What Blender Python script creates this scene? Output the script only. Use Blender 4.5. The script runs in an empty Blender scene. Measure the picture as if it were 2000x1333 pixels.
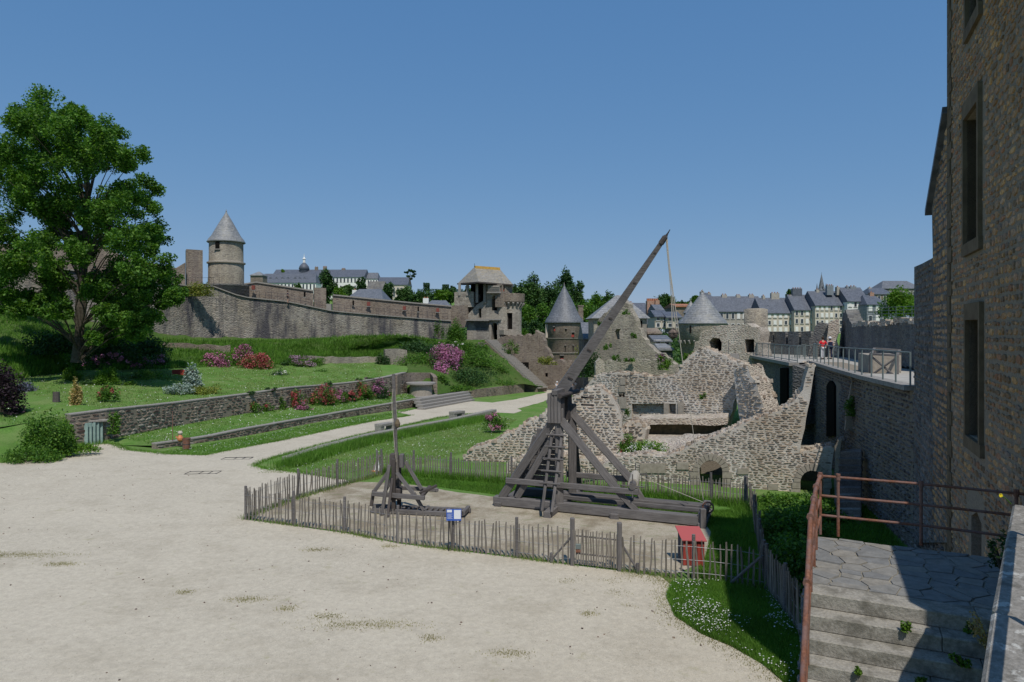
import bpy, bmesh, math, random
import numpy as np
from mathutils import Vector, Matrix, geometry
S=bpy.context.scene; C=S.collection
RNG=np.random.default_rng(7); random.seed(7)
# ------------------------------------------------------------ camera, sky, sun
F=1333.33; CX=1000.0; HY=646.0
cam=bpy.data.cameras.new('camera'); co=bpy.data.objects.new('camera',cam); C.objects.link(co); S.camera=co
co.location=(0,0,0); co.rotation_euler=(math.pi/2,0,0)
cam.sensor_width=36; cam.lens=36*F/2000; cam.shift_y=-(666.5-HY)/2000; cam.clip_end=5000; cam.clip_start=.05
W=bpy.data.worlds.new('World'); S.world=W; W.use_nodes=True
SD=Vector((.21*math.cos(math.radians(57)),-.978*math.cos(math.radians(57)),math.sin(math.radians(57)))).normalized()
nt=W.node_tree; sky=nt.nodes.new('ShaderNodeTexSky'); sky.sky_type='NISHITA'; sky.sun_disc=False
sky.sun_elevation=math.asin(SD.z); sky.sun_rotation=math.atan2(SD.x,SD.y); sky.altitude=150; sky.air_density=1.0; sky.dust_density=0.0; sky.ozone_density=3.0
bg=nt.nodes['Background']; bg.inputs[1].default_value=.1
sep=nt.nodes.new('ShaderNodeSeparateColor'); cmb=nt.nodes.new('ShaderNodeCombineColor'); nt.links.new(sky.outputs[0],sep.inputs[0]); nt.links.new(cmb.outputs[0],bg.inputs[0])
for i,(g,k) in enumerate(((.66,.355),(.44,.425),(.29,.58))):   # milder contrast between zenith and horizon, as the photograph's sky shows
    p1=nt.nodes.new('ShaderNodeMath'); p1.operation='MULTIPLY'; p1.inputs[1].default_value=.1135; p2=nt.nodes.new('ShaderNodeMath'); p2.operation='POWER'; p2.inputs[1].default_value=g; p3=nt.nodes.new('ShaderNodeMath'); p3.operation='MULTIPLY'; p3.inputs[1].default_value=k/.1/1.1
    nt.links.new(sep.outputs[i],p1.inputs[0]); nt.links.new(p1.outputs[0],p2.inputs[0]); nt.links.new(p2.outputs[0],p3.inputs[0]); nt.links.new(p3.outputs[0],cmb.inputs[i])
sl=bpy.data.lights.new('sun','SUN'); sl.energy=3.2; sl.angle=math.radians(.5); sl.color=(1,.945,.865)
so=bpy.data.objects.new('sun',sl); C.objects.link(so); so.rotation_euler=SD.to_track_quat('Z','Y').to_euler(); so.location=(0,0,60)
S.view_settings.view_transform='Standard'; S.view_settings.look='None'; S.view_settings.exposure=.14; S.view_settings.gamma=1; S.view_settings.use_curve_mapping=False
# ------------------------------------------------------------ geometry helpers
WL={}
K=2/63.
def z0(y): return -7.0 if y<35 else -7.0-K*(min(y,125)-35)
def R(px,py,Y): return Vector(((px-CX)/F*Y,Y,(HY-py)/F*Y))
def G(px,py,dz=0):
    a=(py-HY)/F
    Y=7/a
    if Y>35: Y=(7-35*K)/(a-K)
    return Vector(((px-CX)/F*Y,Y,z0(Y)+dz))
def GZ(px,py,z):
    Y=z*F/(HY-py); return Vector(((px-CX)/F*Y,Y,z))
def par(o,p):
    if p is not None:
        o.parent=p; return WL.get(p.name,Vector((0,0,0)))
    return Vector((0,0,0))
def obj(name,V,Fc,mat,parent=None,smooth=False,kind=None):
    me=bpy.data.meshes.new(name)
    off=WL.get(parent.name,Vector((0,0,0))) if parent is not None else Vector((0,0,0))
    V=np.asarray(V,dtype=float).reshape(-1,3)-np.array(off)
    if isinstance(Fc,np.ndarray):
        n,k=Fc.shape
        me.vertices.add(len(V)); me.vertices.foreach_set('co',V.astype(np.float32).ravel())
        me.loops.add(n*k); me.loops.foreach_set('vertex_index',Fc.astype(np.int32).ravel())
        me.polygons.add(n); me.polygons.foreach_set('loop_start',np.arange(0,n*k,k,dtype=np.int32)); me.polygons.foreach_set('loop_total',np.full(n,k,dtype=np.int32))
        me.update(calc_edges=True)
    else: me.from_pydata([tuple(v) for v in V],[],Fc)
    if smooth: me.polygons.foreach_set('use_smooth',[True]*len(me.polygons))
    if mat: me.materials.append(mat)
    me.update()
    o=bpy.data.objects.new(name,me); C.objects.link(o)
    if parent is not None: o.parent=parent; WL[o.name]=off
    if kind: o['kind']=kind
    return o
def tag(o,label,cat,group=None):
    o['label']=label; o['category']=cat
    if group: o['group']=group
    return o
def thing(name,label,cat,loc,group=None):
    o=bpy.data.objects.new(name,None); C.objects.link(o); o.location=loc; o.empty_display_size=.3
    WL[o.name]=Vector(loc); return tag(o,label,cat,group)
def struct(o): o['kind']='structure'; return o
class MB:
    def __init__(s): s.v=[]; s.f=[]
    def add(s,V,Fc):
        b=len(s.v); s.v+= [tuple(v) for v in V]; s.f+=[tuple(i+b for i in f) for f in Fc]; return s
    def quadbox(s,b4,t4):
        return s.add(list(b4)+list(t4),[(3,2,1,0),(4,5,6,7),(0,1,5,4),(1,2,6,5),(2,3,7,6),(3,0,4,7)])
    def box(s,x0,x1,y0,y1,z0_,z1):
        return s.quadbox([(x0,y0,z0_),(x1,y0,z0_),(x1,y1,z0_),(x0,y1,z0_)],[(x0,y0,z1),(x1,y0,z1),(x1,y1,z1),(x0,y1,z1)])
    def obox(s,c,u,w,d,h,z):  # oriented box: centre c(xy) of footprint, u dir along w, d depth, base z
        u=Vector((u[0],u[1],0)).normalized(); n=Vector((-u.y,u.x,0)); c=Vector((c[0],c[1],0))
        q=[c-u*w/2-n*d/2,c+u*w/2-n*d/2,c+u*w/2+n*d/2,c-u*w/2+n*d/2]
        return s.quadbox([(p.x,p.y,z) for p in q],[(p.x,p.y,z+h) for p in q])
    def beam(s,p,q,w,h=None,up=(0,0,1)):
        h=h or w; p=Vector(p); q=Vector(q); d=(q-p).normalized(); a=d.cross(Vector(up))
        if a.length<.05: a=d.cross(Vector((0,1,0)))
        a.normalize(); b=a.cross(d)
        o=[-a*w/2-b*h/2,a*w/2-b*h/2,a*w/2+b*h/2,-a*w/2+b*h/2]
        return s.quadbox([p+i for i in o],[q+i for i in o])
    def tube(s,pts,r,k=8,cap=True):
        pts=[Vector(p) for p in pts]; n=len(pts)
        rr=[r]*n if not hasattr(r,'__len__') else r
        b=len(s.v)
        for i,p in enumerate(pts):
            d=(pts[min(i+1,n-1)]-pts[max(i-1,0)]).normalized(); a=d.cross(Vector((0,0,1)))
            if a.length<.05: a=d.cross(Vector((0,1,0)))
            a.normalize(); c=d.cross(a)
            for j in range(k):
                t=2*math.pi*j/k; s.v.append(tuple(p+(a*math.cos(t)+c*math.sin(t))*rr[i]))
        for i in range(n-1):
            for j in range(k): s.f.append((b+i*k+j,b+i*k+(j+1)%k,b+(i+1)*k+(j+1)%k,b+(i+1)*k+j))
        if cap: s.f.append(tuple(b+j for j in range(k))); s.f.append(tuple(b+(n-1)*k+j for j in reversed(range(k))))
        return s
    def lathe(s,c,prof,k=24,sx=1,a0=0,a1=2*math.pi):
        b=len(s.v); full=abs(a1-a0-2*math.pi)<1e-6; kk=k if full else k+1
        for (r,z) in prof:
            for j in range(kk):
                t=a0+(a1-a0)*j/k; s.v.append((c[0]+r*math.cos(t)*sx,c[1]+r*math.sin(t),c[2]+z))
        for i in range(len(prof)-1):
            for j in range(k): s.f.append((b+i*kk+j,b+i*kk+(j+1)%kk,b+(i+1)*kk+(j+1)%kk,b+(i+1)*kk+j))
        return s
    def build(s,name,mat,parent=None,smooth=False,kind=None): return obj(name,s.v,s.f,mat,parent,smooth,kind)
BOXM={}
def beamo(name,p,q,w,h,mat,parent,up=(0,0,1),bev=.015):
    """beam as an object of its own: local x along its length"""
    p=Vector(p); q=Vector(q); L=(q-p).length
    bm=bmesh.new(); bmesh.ops.create_cube(bm,size=1)
    for v in bm.verts: v.co=Vector((v.co.x*L,v.co.y*w,v.co.z*h))
    if bev: bmesh.ops.bevel(bm,geom=bm.edges[:],offset=bev,segments=1,affect='EDGES')
    me=bpy.data.meshes.new(name); bm.to_mesh(me); bm.free(); me.materials.append(mat)
    o=bpy.data.objects.new(name,me); C.objects.link(o)
    x=(q-p).normalized(); a=Vector(up).cross(x)
    if a.length<.05: a=Vector((0,1,0)).cross(x)
    a.normalize(); b=x.cross(a)
    off=WL.get(parent.name,Vector((0,0,0))) if parent is not None else Vector((0,0,0))
    M=Matrix((x,a,b)).transposed().to_4x4(); M.translation=(p+q)/2-off
    if parent is not None: o.parent=parent
    o.matrix_local=M; WL[o.name]=off
    return o
def inpoly(P,poly):
    P=np.asarray(P,float); poly=np.asarray(poly,float); x,y=P[:,0],P[:,1]; r=np.zeros(len(P),bool)
    j=len(poly)-1
    for i in range(len(poly)):
        xi,yi=poly[i]; xj,yj=poly[j]
        if yi!=yj:
            c=((yi>y)!=(yj>y))&(x<(xj-xi)*(y-yi)/(yj-yi)+xi); r^=c
        j=i
    return r
def drape(name,pts,off,mat,zf=None,step=3.0,kind='structure',parent=None,jit=0.0):
    """flat polygon in plan laid on the ground z0 (+off), cut so that it follows the slope"""
    zf=zf or z0
    bm=bmesh.new(); P=[]
    n=len(pts)
    for i in range(n):
        a=Vector((pts[i][0],pts[i][1],0)); b=Vector((pts[(i+1)%n][0],pts[(i+1)%n][1],0)); P.append(a)
        if jit:
            m=int((b-a).length/1.2)
            m=min(m,25)
            for k in range(1,m): P.append(a.lerp(b,k/m)+Vector((random.gauss(0,jit),random.gauss(0,jit),0)))
    tr=geometry.tessellate_polygon([P]); vs=[bm.verts.new(p) for p in P]
    for t in tr:
        try: bm.faces.new([vs[i] for i in t])
        except ValueError: pass
    ys=[p.y for p in P]
    for y in [35]+list(np.arange(math.ceil(min(ys)/step)*step,max(ys),step)):
        bmesh.ops.bisect_plane(bm,geom=bm.verts[:]+bm.edges[:]+bm.faces[:],plane_co=(0,y,0),plane_no=(0,1,0))
    for v in bm.verts: v.co.z=zf(v.co.y)+off
    bmesh.ops.recalc_face_normals(bm,faces=bm.faces[:])
    for f in bm.faces:
        if f.normal.z<0: f.normal_flip()
    me=bpy.data.meshes.new(name); bm.to_mesh(me); bm.free(); me.materials.append(mat)
    o=bpy.data.objects.new(name,me); C.objects.link(o)
    if kind: o['kind']=kind
    return o
def resample(L,n):
    L=[Vector(p) for p in L]; d=[0]
    for i in range(1,len(L)): d.append(d[-1]+(L[i]-L[i-1]).length)
    out=[]
    for k in range(n):
        t=d[-1]*k/(n-1); i=max(j for j in range(len(d)) if d[j]<=t+1e-9); i=min(i,len(L)-2)
        out.append(L[i].lerp(L[i+1],(t-d[i])/max(1e-9,d[i+1]-d[i])))
    return out
def loft(name,lines,mat,n=80,sub=10,noise=0.0,kind='structure'):
    LS=[resample(l,n) for l in lines]; rows=[]
    for i in range(len(LS)-1):
        for k in range(sub):
            rows.append([a.lerp(b,k/sub) for a,b in zip(LS[i],LS[i+1])])
    rows.append(LS[-1]); V=[]; m=len(rows)
    rs=np.random.default_rng(3).normal(0,1,(m,n))
    rs=(rs+np.roll(rs,1,0)+np.roll(rs,1,1)+np.roll(rs,2,1)+np.roll(rs,2,0))/2.2
    for i,r in enumerate(rows):
        for j,p in enumerate(r):
            q=p.copy()
            if noise and 0<i<m-1: q.z+=rs[i,j]*noise
            V.append(tuple(q))
    Fc=np.array([(i*n+j,i*n+j+1,(i+1)*n+j+1,(i+1)*n+j) for i in range(m-1) for j in range(n-1)])
    o=obj(name,V,Fc,mat,None,True); o['kind']=kind; return o
# ------------------------------------------------------------ materials
MATS={}
def mat(name,col=(.5,.5,.5),rough=.9,spec=.2,metal=0):
    m=bpy.data.materials.new(name); m.use_nodes=True; b=m.node_tree.nodes['Principled BSDF']
    b.inputs['Base Color'].default_value=(*col,1); b.inputs['Roughness'].default_value=rough; b.inputs['Metallic'].default_value=metal
    b.inputs['Specular IOR Level'].default_value=spec
    return m
def nodes(m): return m.node_tree.nodes,m.node_tree.links,m.node_tree.nodes['Principled BSDF']
def pos(m,scale=(1,1,1),coord='pos',rot=(0,0,0)):
    N,L,B=nodes(m); mp=N.new('ShaderNodeMapping'); mp.inputs['Scale'].default_value=scale; mp.inputs['Rotation'].default_value=rot
    if coord=='pos': g=N.new('ShaderNodeNewGeometry'); L.new(g.outputs['Position'],mp.inputs[0])
    else: g=N.new('ShaderNodeTexCoord'); L.new(g.outputs['Object'],mp.inputs[0])
    return mp.outputs[0]
def noise(m,vec,scale,detail=4,rough=.6):
    N,L,B=nodes(m); n=N.new('ShaderNodeTexNoise'); n.inputs['Scale'].default_value=scale; n.inputs['Detail'].default_value=detail; n.inputs['Roughness'].default_value=rough
    L.new(vec,n.inputs['Vector']); return n.outputs['Fac']
def ramp(m,fac,stops,interp='LINEAR'):
    N,L,B=nodes(m); r=N.new('ShaderNodeValToRGB'); cr=r.color_ramp; cr.interpolation=interp
    while len(cr.elements)<len(stops): cr.elements.new(.5)
    for e,(p,c) in zip(cr.elements,stops):
        e.position=p; e.color=(*c,1) if hasattr(c,'__len__') else (c,c,c,1)
    L.new(fac,r.inputs[0]); return r.outputs[0]
def mix(m,fac,a,b,mode='MIX'):
    N,L,B=nodes(m); x=N.new('ShaderNodeMix'); x.data_type='RGBA'; x.blend_type=mode
    for s,v in ((0,fac),(6,a),(7,b)):
        if hasattr(v,'is_output') or isinstance(v,bpy.types.NodeSocket): L.new(v,x.inputs[s])
        elif s==0: x.inputs[0].default_value=v
        else: x.inputs[s].default_value=(*v,1)
    return x.outputs[2]
def bump(m,h,strength=.5,dist=.05,prev=None):
    N,L,B=nodes(m); b=N.new('ShaderNodeBump'); b.inputs['Strength'].default_value=strength; b.inputs['Distance'].default_value=dist
    L.new(h,b.inputs['Height'])
    if prev: L.new(prev,b.inputs['Normal'])
    return b.outputs[0]
def setc(m,c,nrm=None):
    N,L,B=nodes(m); L.new(c,B.inputs['Base Color'])
    if nrm: L.new(nrm,B.inputs['Normal'])
    return m
def rnd(m):
    """random value per object and per loose piece"""
    N,L,B=nodes(m); o=N.new('ShaderNodeObjectInfo'); g=N.new('ShaderNodeNewGeometry'); a=N.new('ShaderNodeMath'); a.operation='ADD'; f=N.new('ShaderNodeMath'); f.operation='FRACT'
    L.new(o.outputs['Random'],a.inputs[0]); L.new(g.outputs['Random Per Island'],a.inputs[1]); L.new(a.outputs[0],f.inputs[0]); return f.outputs[0]
def rubble(name,stones,mortar,sx=2.6,sz=6.5,bstr=.8,mw=.09,stain=None,stainamt=.5,distort=.25,bd=.04):
    """masonry too far off to tell the stones apart: voronoi cells with recessed joints"""
    m=mat(name,rough=.95,spec=.1); N,L,B=nodes(m)
    v=pos(m,(sx,sx,sz)); nz=N.new('ShaderNodeTexNoise'); nz.inputs['Scale'].default_value=1.3; L.new(v,nz.inputs['Vector'])
    mx=N.new('ShaderNodeMix'); mx.data_type='VECTOR'; mx.inputs[0].default_value=distort; L.new(v,mx.inputs[4]); ad=N.new('ShaderNodeVectorMath'); L.new(v,ad.inputs[0]); L.new(nz.outputs['Color'],ad.inputs[1]); L.new(ad.outputs[0],mx.inputs[5])
    vv=mx.outputs[1]
    c=N.new('ShaderNodeTexVoronoi'); c.inputs['Scale'].default_value=1; L.new(vv,c.inputs['Vector'])
    e=N.new('ShaderNodeTexVoronoi'); e.feature='DISTANCE_TO_EDGE'; e.inputs['Scale'].default_value=1; L.new(vv,e.inputs['Vector'])
    sp=N.new('ShaderNodeSeparateColor'); L.new(c.outputs['Color'],sp.inputs[0])
    col=ramp(m,sp.outputs[0],[(i/(len(stones)-1),s) for i,s in enumerate(stones)])
    p=pos(m); fine=noise(m,p,14,5); col=mix(m,.5,col,ramp(m,fine,[(.3,.25),(.7,.75)]),'OVERLAY')
    jm=ramp(m,e.outputs['Distance'],[(mw*.4,0.),(mw,1.)])
    col=mix(m,jm,mortar,col)
    big=noise(m,p,.35,4)
    col=mix(m,ramp(m,big,[(.35,.0),(.65,.55)]),col,mix(m,1.,col,(.62,.58,.5),'MULTIPLY'))
    if stain:
        st=noise(m,pos(m,(.55,.55,.09)),1.0,5,.65)
        zz=N.new('ShaderNodeMath'); zz.operation='MULTIPLY'; L.new(ramp(m,st,[(.45,0.),(.62,1.)]),zz.inputs[0]); zz.inputs[1].default_value=stainamt
        col=mix(m,zz.outputs[0],col,stain)
    h=ramp(m,e.outputs['Distance'],[(0.,0.),(mw*2.2,1.)])
    return setc(m,col,bump(m,h,bstr,bd,bump(m,fine,.3,.02)))
def stonemat(name,stops):
    m=mat(name,rough=.93,spec=.12); r=rnd(m); c=ramp(m,r,[((i+.5)/len(stops),s) for i,s in enumerate(stops)],'CONSTANT' if 0 else 'LINEAR')
    f=noise(m,pos(m),22,5); g=noise(m,pos(m),2.2,3)
    c=mix(m,.6,c,ramp(m,f,[(.3,.2),(.7,.8)]),'OVERLAY'); c=mix(m,.35,c,ramp(m,g,[(.35,.25),(.65,.75)]),'OVERLAY')
    pt=noise(m,pos(m),.45,5,.65); c=mix(m,ramp(m,pt,[(.42,0.),(.6,.75)]),c,mix(m,1.,c,(.84,.75,.64),'MULTIPLY'))
    return setc(m,c,bump(m,f,.6,.02))
M={}
def leafmat(name,stops,trans=.35,rough=.6):
    m=mat(name,rough=rough,spec=.25); N,L,B=nodes(m); c=ramp(m,rnd(m),[(i/(len(stops)-1),s) for i,s in enumerate(stops)])
    g=noise(m,pos(m),.6,2); c=mix(m,.45,c,ramp(m,g,[(.35,.3),(.65,.7)]),'OVERLAY')
    L.new(c,B.inputs['Base Color']); t=N.new('ShaderNodeBsdfTranslucent'); L.new(mix(m,1.,c,(1.4,1.5,.6),'MULTIPLY'),t.inputs[0])
    x=N.new('ShaderNodeMixShader'); x.inputs[0].default_value=trans; L.new(B.outputs[0],x.inputs[1]); L.new(t.outputs[0],x.inputs[2])
    L.new(x.outputs[0],N['Material Output'].inputs[0]); return m
def flatn(name,a,b,sc=8,rough=.85,spec=.2,bs=.2,metal=0,bd=.01):
    m=mat(name,a,rough,spec,metal); f=noise(m,pos(m),sc,5); return setc(m,ramp(m,f,[(.3,a),(.7,b)]),bump(m,f,bs,bd))
# gravel
m=mat('gravel',rough=1,spec=.05); p=pos(m); f=noise(m,p,45,5,.8); g=noise(m,p,.22,6,.7); g2=noise(m,pos(m,(.9,1.1,1)),.55,7,.75); wv=noise(m,p,1.6,7,.75); gg=noise(m,p,5,6,.8)
c=ramp(m,f,[(.3,(.29,.255,.195)),(.5,(.485,.435,.345)),(.72,(.67,.61,.5))]); c=mix(m,ramp(m,g,[(.35,0.),(.62,.6)]),c,(.54,.485,.385)); c=mix(m,ramp(m,g2,[(.48,0.),(.7,.55)]),c,(.36,.315,.24)); c=mix(m,.4,c,ramp(m,gg,[(.3,.3),(.7,.7)]),'OVERLAY')
c=mix(m,ramp(m,wv,[(.6,0.),(.72,.5)]),c,(.3,.28,.15)); N,L,B=nodes(m)
vs=N.new('ShaderNodeTexVoronoi'); vs.inputs['Scale'].default_value=7; L.new(p,vs.inputs['Vector']); c=mix(m,ramp(m,vs.outputs['Distance'],[(.06,.6),(.14,0.)]),c,(.25,.22,.17))
M['gravel']=setc(m,c,bump(m,f,.7,.015,bump(m,g2,.5,.08,bump(m,gg,.5,.03))))
m=mat('path_gravel',rough=1,spec=.05); p=pos(m); f=noise(m,p,50,4,.7); g=noise(m,p,.5,5,.65); c=ramp(m,f,[(.3,(.42,.39,.33)),(.7,(.58,.55,.48))]); c=mix(m,ramp(m,g,[(.4,0.),(.65,.4)]),c,(.42,.38,.31)); M['path']=setc(m,c,bump(m,f,.4,.01))
m=mat('dirt',rough=1,spec=.05); p=pos(m); f=noise(m,p,30,5,.75); g=noise(m,p,.8,6,.7); g2=noise(m,pos(m,(1,3,1)),1.3,6,.7)
c=ramp(m,f,[(.3,(.26,.22,.16)),(.5,(.41,.36,.275)),(.72,(.56,.51,.42))]); c=mix(m,ramp(m,g,[(.45,0.),(.62,.7)]),c,(.2,.16,.105)); c=mix(m,ramp(m,g2,[(.55,0.),(.68,.6)]),c,(.12,.17,.05)); M['dirt']=setc(m,c,bump(m,f,.8,.03))
def grassm(name,a,b,c_,d):
    m=mat(name,rough=1,spec=.05); p=pos(m); f=noise(m,p,18,5,.75); g=noise(m,p,.55,5,.6); g2=noise(m,pos(m,(.6,2.4,1)),1.2,5,.7); h=noise(m,p,70,3)
    c=ramp(m,f,[(.28,a),(.5,b),(.72,c_)]); c=mix(m,ramp(m,g,[(.42,0.),(.62,.7)]),c,d); c=mix(m,ramp(m,g2,[(.5,0.),(.7,.45)]),c,a); c=mix(m,.5,c,ramp(m,h,[(.3,.2),(.7,.8)]),'OVERLAY')
    return setc(m,c,bump(m,f,.8,.06))
M['lawn']=grassm('lawn',(.06,.125,.025),(.11,.22,.045),(.16,.29,.07),(.19,.25,.09))
M['bank']=grassm('bank_grass',(.03,.06,.014),(.06,.12,.025),(.1,.17,.04),(.1,.13,.045))
# masonry
wallst=[(0.143,0.128,0.112),(0.260,0.237,0.206),(0.325,0.301,0.263),(0.403,0.358,0.294),(0.247,0.211,0.188),(0.364,0.333,0.288)]
M['rampart']=rubble('rampart_rubble',wallst,(.3,.28,.245),2.4,5.5,1.2,.12,(.055,.055,.068),.85)
M['rampartfar']=rubble('pale_rubble',[(.22,.19,.16),(.37,.325,.265),(.44,.39,.31),(.3,.265,.225)],(.43,.39,.32),3,8,.8,.1,(.14,.13,.125),.5)
M['brown']=rubble('brown_rubble',[(.16,.125,.105),(.27,.215,.175),(.34,.285,.225),(.23,.19,.165)],(.3,.26,.215),3,8,.8,.1,(.12,.1,.1),.35)
M['ruin']=rubble('ruin_rubble',[(.27,.22,.185),(.46,.39,.32),(.54,.46,.37),(.37,.29,.25),(.5,.44,.37)],(.62,.56,.48),4.2,9,1.,.14,(.3,.28,.22),.4)
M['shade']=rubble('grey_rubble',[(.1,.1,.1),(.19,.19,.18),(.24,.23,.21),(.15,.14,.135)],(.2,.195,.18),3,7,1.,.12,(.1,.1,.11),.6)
M['ashlar']=rubble('ashlar',[(.26,.23,.2),(.38,.345,.295),(.45,.41,.35),(.34,.31,.27)],(.26,.23,.19),1.9,3.6,.4,.05,(.16,.15,.14),.4,.06)
m=mat('mortar',rough=1,spec=.05); f=noise(m,pos(m),25,5,.7); g=noise(m,pos(m),1.1,4); pt=noise(m,pos(m),.45,5,.65); M['mortar']=setc(m,mix(m,ramp(m,pt,[(.42,0.),(.6,.6)]),mix(m,.4,ramp(m,f,[(.25,(.43,.4,.355)),(.5,(.57,.53,.475)),(.75,(.68,.64,.58))]),ramp(m,g,[(.3,.3),(.7,.7)]),'OVERLAY'),(.4,.345,.27)),bump(m,f,.8,.03))
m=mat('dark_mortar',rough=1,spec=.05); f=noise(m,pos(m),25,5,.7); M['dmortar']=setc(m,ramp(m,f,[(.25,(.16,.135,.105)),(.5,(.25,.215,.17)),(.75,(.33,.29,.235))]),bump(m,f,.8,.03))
M['stones']=stonemat('ruin_stones',[(0.204,0.172,0.140),(0.360,0.305,0.248),(0.480,0.408,0.329),(0.552,0.483,0.389),(0.276,0.236,0.200),(0.420,0.333,0.270),(0.504,0.460,0.389),(0.240,0.213,0.184),(0.408,0.368,0.313)])
M['bstones']=stonemat('tower_stones',[(0.203,0.147,0.099),(0.339,0.220,0.131),(0.458,0.293,0.158),(0.271,0.205,0.158),(0.509,0.322,0.158),(0.221,0.175,0.145),(0.407,0.278,0.184),(0.339,0.190,0.119)])
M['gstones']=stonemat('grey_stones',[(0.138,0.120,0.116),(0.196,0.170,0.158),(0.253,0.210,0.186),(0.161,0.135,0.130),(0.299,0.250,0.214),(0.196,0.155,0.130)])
M['tstones']=stonemat('terrace_stones',[(.08,.06,.055),(.15,.11,.095),(.22,.17,.14),(.3,.25,.21),(.13,.1,.09),(.36,.33,.29)])
M['cut']=flatn('cut_stone',(.25,.22,.18),(.38,.34,.285),6,.9,.1,.3)
M['granite']=flatn('granite',(.2,.185,.165),(.34,.32,.29),9,.9,.15,.35)
M['ochre']=flatn('ochre_stone',(.1,.075,.05),(.18,.14,.09),4,.9,.1,.4)
m=mat('flagstone',rough=.75,spec=.3); f=noise(m,pos(m),7,6,.7); r=rnd(m); M['flag']=setc(m,mix(m,.5,ramp(m,r,[(0.,(.17,.17,.165)),(.5,(.2,.195,.18)),(1.,(.24,.22,.185))]),ramp(m,f,[(.3,.25),(.7,.8)]),'OVERLAY'),bump(m,f,.4,.02))
m=mat('step_stone',rough=.9,spec=.15); f=noise(m,pos(m),30,5,.7); g=noise(m,pos(m),4,5,.7); c=ramp(m,f,[(.3,(.22,.205,.175)),(.7,(.4,.375,.325))]); M['step']=setc(m,mix(m,ramp(m,g,[(.46,0.),(.62,.75)]),c,(.14,.13,.105)),bump(m,f,.8,.012,bump(m,g,.6,.03)))
def slatem(name,a,b,lich=None,rs=5.0):
    m=mat(name,rough=.55,spec=.45); N,L,B=nodes(m); v=pos(m,(5,5,rs)); vo=N.new('ShaderNodeTexVoronoi'); vo.inputs['Scale'].default_value=1; L.new(v,vo.inputs['Vector']); sp=N.new('ShaderNodeSeparateColor'); L.new(vo.outputs['Color'],sp.inputs[0])
    c=ramp(m,sp.outputs[0],[(0.,a),(1.,b)]); g=noise(m,pos(m),.9,5,.7); c=mix(m,.4,c,ramp(m,g,[(.3,.3),(.7,.75)]),'OVERLAY')
    w=N.new('ShaderNodeTexWave'); w.bands_direction='Z'; w.inputs['Scale'].default_value=1.2; L.new(pos(m),w.inputs['Vector']); c=mix(m,.12,c,w.outputs[0],'OVERLAY')
    if lich: c=mix(m,ramp(m,noise(m,pos(m),1.6,5),[(.5,0.),(.62,.5)]),c,lich)
    return setc(m,c,bump(m,w.outputs[0],.4,.03))
M['slate']=slatem('slate',(.09,.098,.11),(.165,.172,.188)); M['slatel']=slatem('pale_slate',(.15,.155,.16),(.25,.252,.252),(.26,.25,.215)); M['slatep']=slatem('lichen_slate',(.19,.175,.15),(.29,.265,.22),(.3,.25,.15)); M['slated']=slatem('dark_slate',(.065,.075,.095),(.12,.13,.155))
M['lichen']=flatn('orange_lichen',(.36,.23,.07),(.6,.36,.08),3)
def woodm(name,a,b,ca='obj'):
    m=mat(name,rough=.85,spec=.2); f=noise(m,pos(m,(.6,14,14),ca),2.5,6,.7); g=noise(m,pos(m,(1,1,1),ca),1.7,3); r=rnd(m)
    c=ramp(m,f,[(.3,a),(.7,b)]); c=mix(m,.5,c,ramp(m,r,[(0.,.35),(1.,.65)]),'OVERLAY'); c=mix(m,.3,c,ramp(m,g,[(.3,.3),(.7,.7)]),'OVERLAY')
    return setc(m,c,bump(m,f,.5,.015))
M['wood']=woodm('weathered_oak',(.075,.068,.066),(.2,.187,.18)); M['woodd']=woodm('dark_oak',(.05,.043,.04),(.11,.095,.088)); M['picket']=woodm('chestnut_pale',(.13,.115,.1),(.31,.285,.25)); 
m=mat('chestnut_pales',rough=.9,spec=.1); f=noise(m,pos(m,(10,10,1)),3,5); M['picket']=setc(m,mix(m,.6,ramp(m,f,[(.3,(.12,.105,.09)),(.7,(.26,.235,.2))]),ramp(m,rnd(m),[(0.,.3),(1.,.72)]),'OVERLAY'),bump(m,f,.5,.01))
M['bark']=flatn('bark',(.045,.038,.03),(.11,.095,.075),6,.95,.1,.8,0,.05)
m=mat('rust',rough=.75,spec=.3); f=noise(m,pos(m),28,6,.7); g=noise(m,pos(m),5,3); M['rust']=setc(m,mix(m,ramp(m,g,[(.42,0.),(.6,.6)]),ramp(m,f,[(.3,(.1,.04,.024)),(.6,(.23,.1,.06)),(.75,(.33,.17,.1))]),(.19,.13,.12)),bump(m,f,.4,.008))
M['iron']=mat('green_grey_iron',(.14,.17,.165),.6,.4); M['darkiron']=mat('dark_iron',(.035,.035,.04),.6,.4); M['wire']=mat('galvanised_wire',(.3,.3,.3),.5,.4,.6)
M['rope']=flatn('rope',(.33,.3,.25),(.5,.46,.38),30); M['dark']=mat('dark_inside',(.012,.011,.01),1,.02); M['glass']=mat('window_glass',(.03,.04,.05),.12,.6)  # near-black dark material paints in the shade of openings and interiors
M['white']=flatn('white_paint',(.68,.67,.63),(.8,.79,.76),2); M['render']=flatn('lime_render',(.45,.395,.32),(.58,.52,.43),1.2); M['greyr']=flatn('grey_render',(.3,.275,.24),(.43,.395,.345),1.2); M['blueg']=flatn('blue_grey_render',(.16,.18,.2),(.23,.25,.27),1.2)
M['brick']=rubble('brick',[(.3,.15,.1),(.4,.21,.14),(.48,.28,.18)],(.5,.4,.33),6,9,.4,.08,None); M['redpaint']=flatn('red_paint',(.27,.04,.03),(.34,.06,.045),5,.6,.3,.1); M['redlid']=mat('faded_red_lid',(.4,.09,.085),.4,.4); M['tealdoor']=flatn('pale_teal_paint',(.2,.3,.28),(.31,.42,.38),3)
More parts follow.
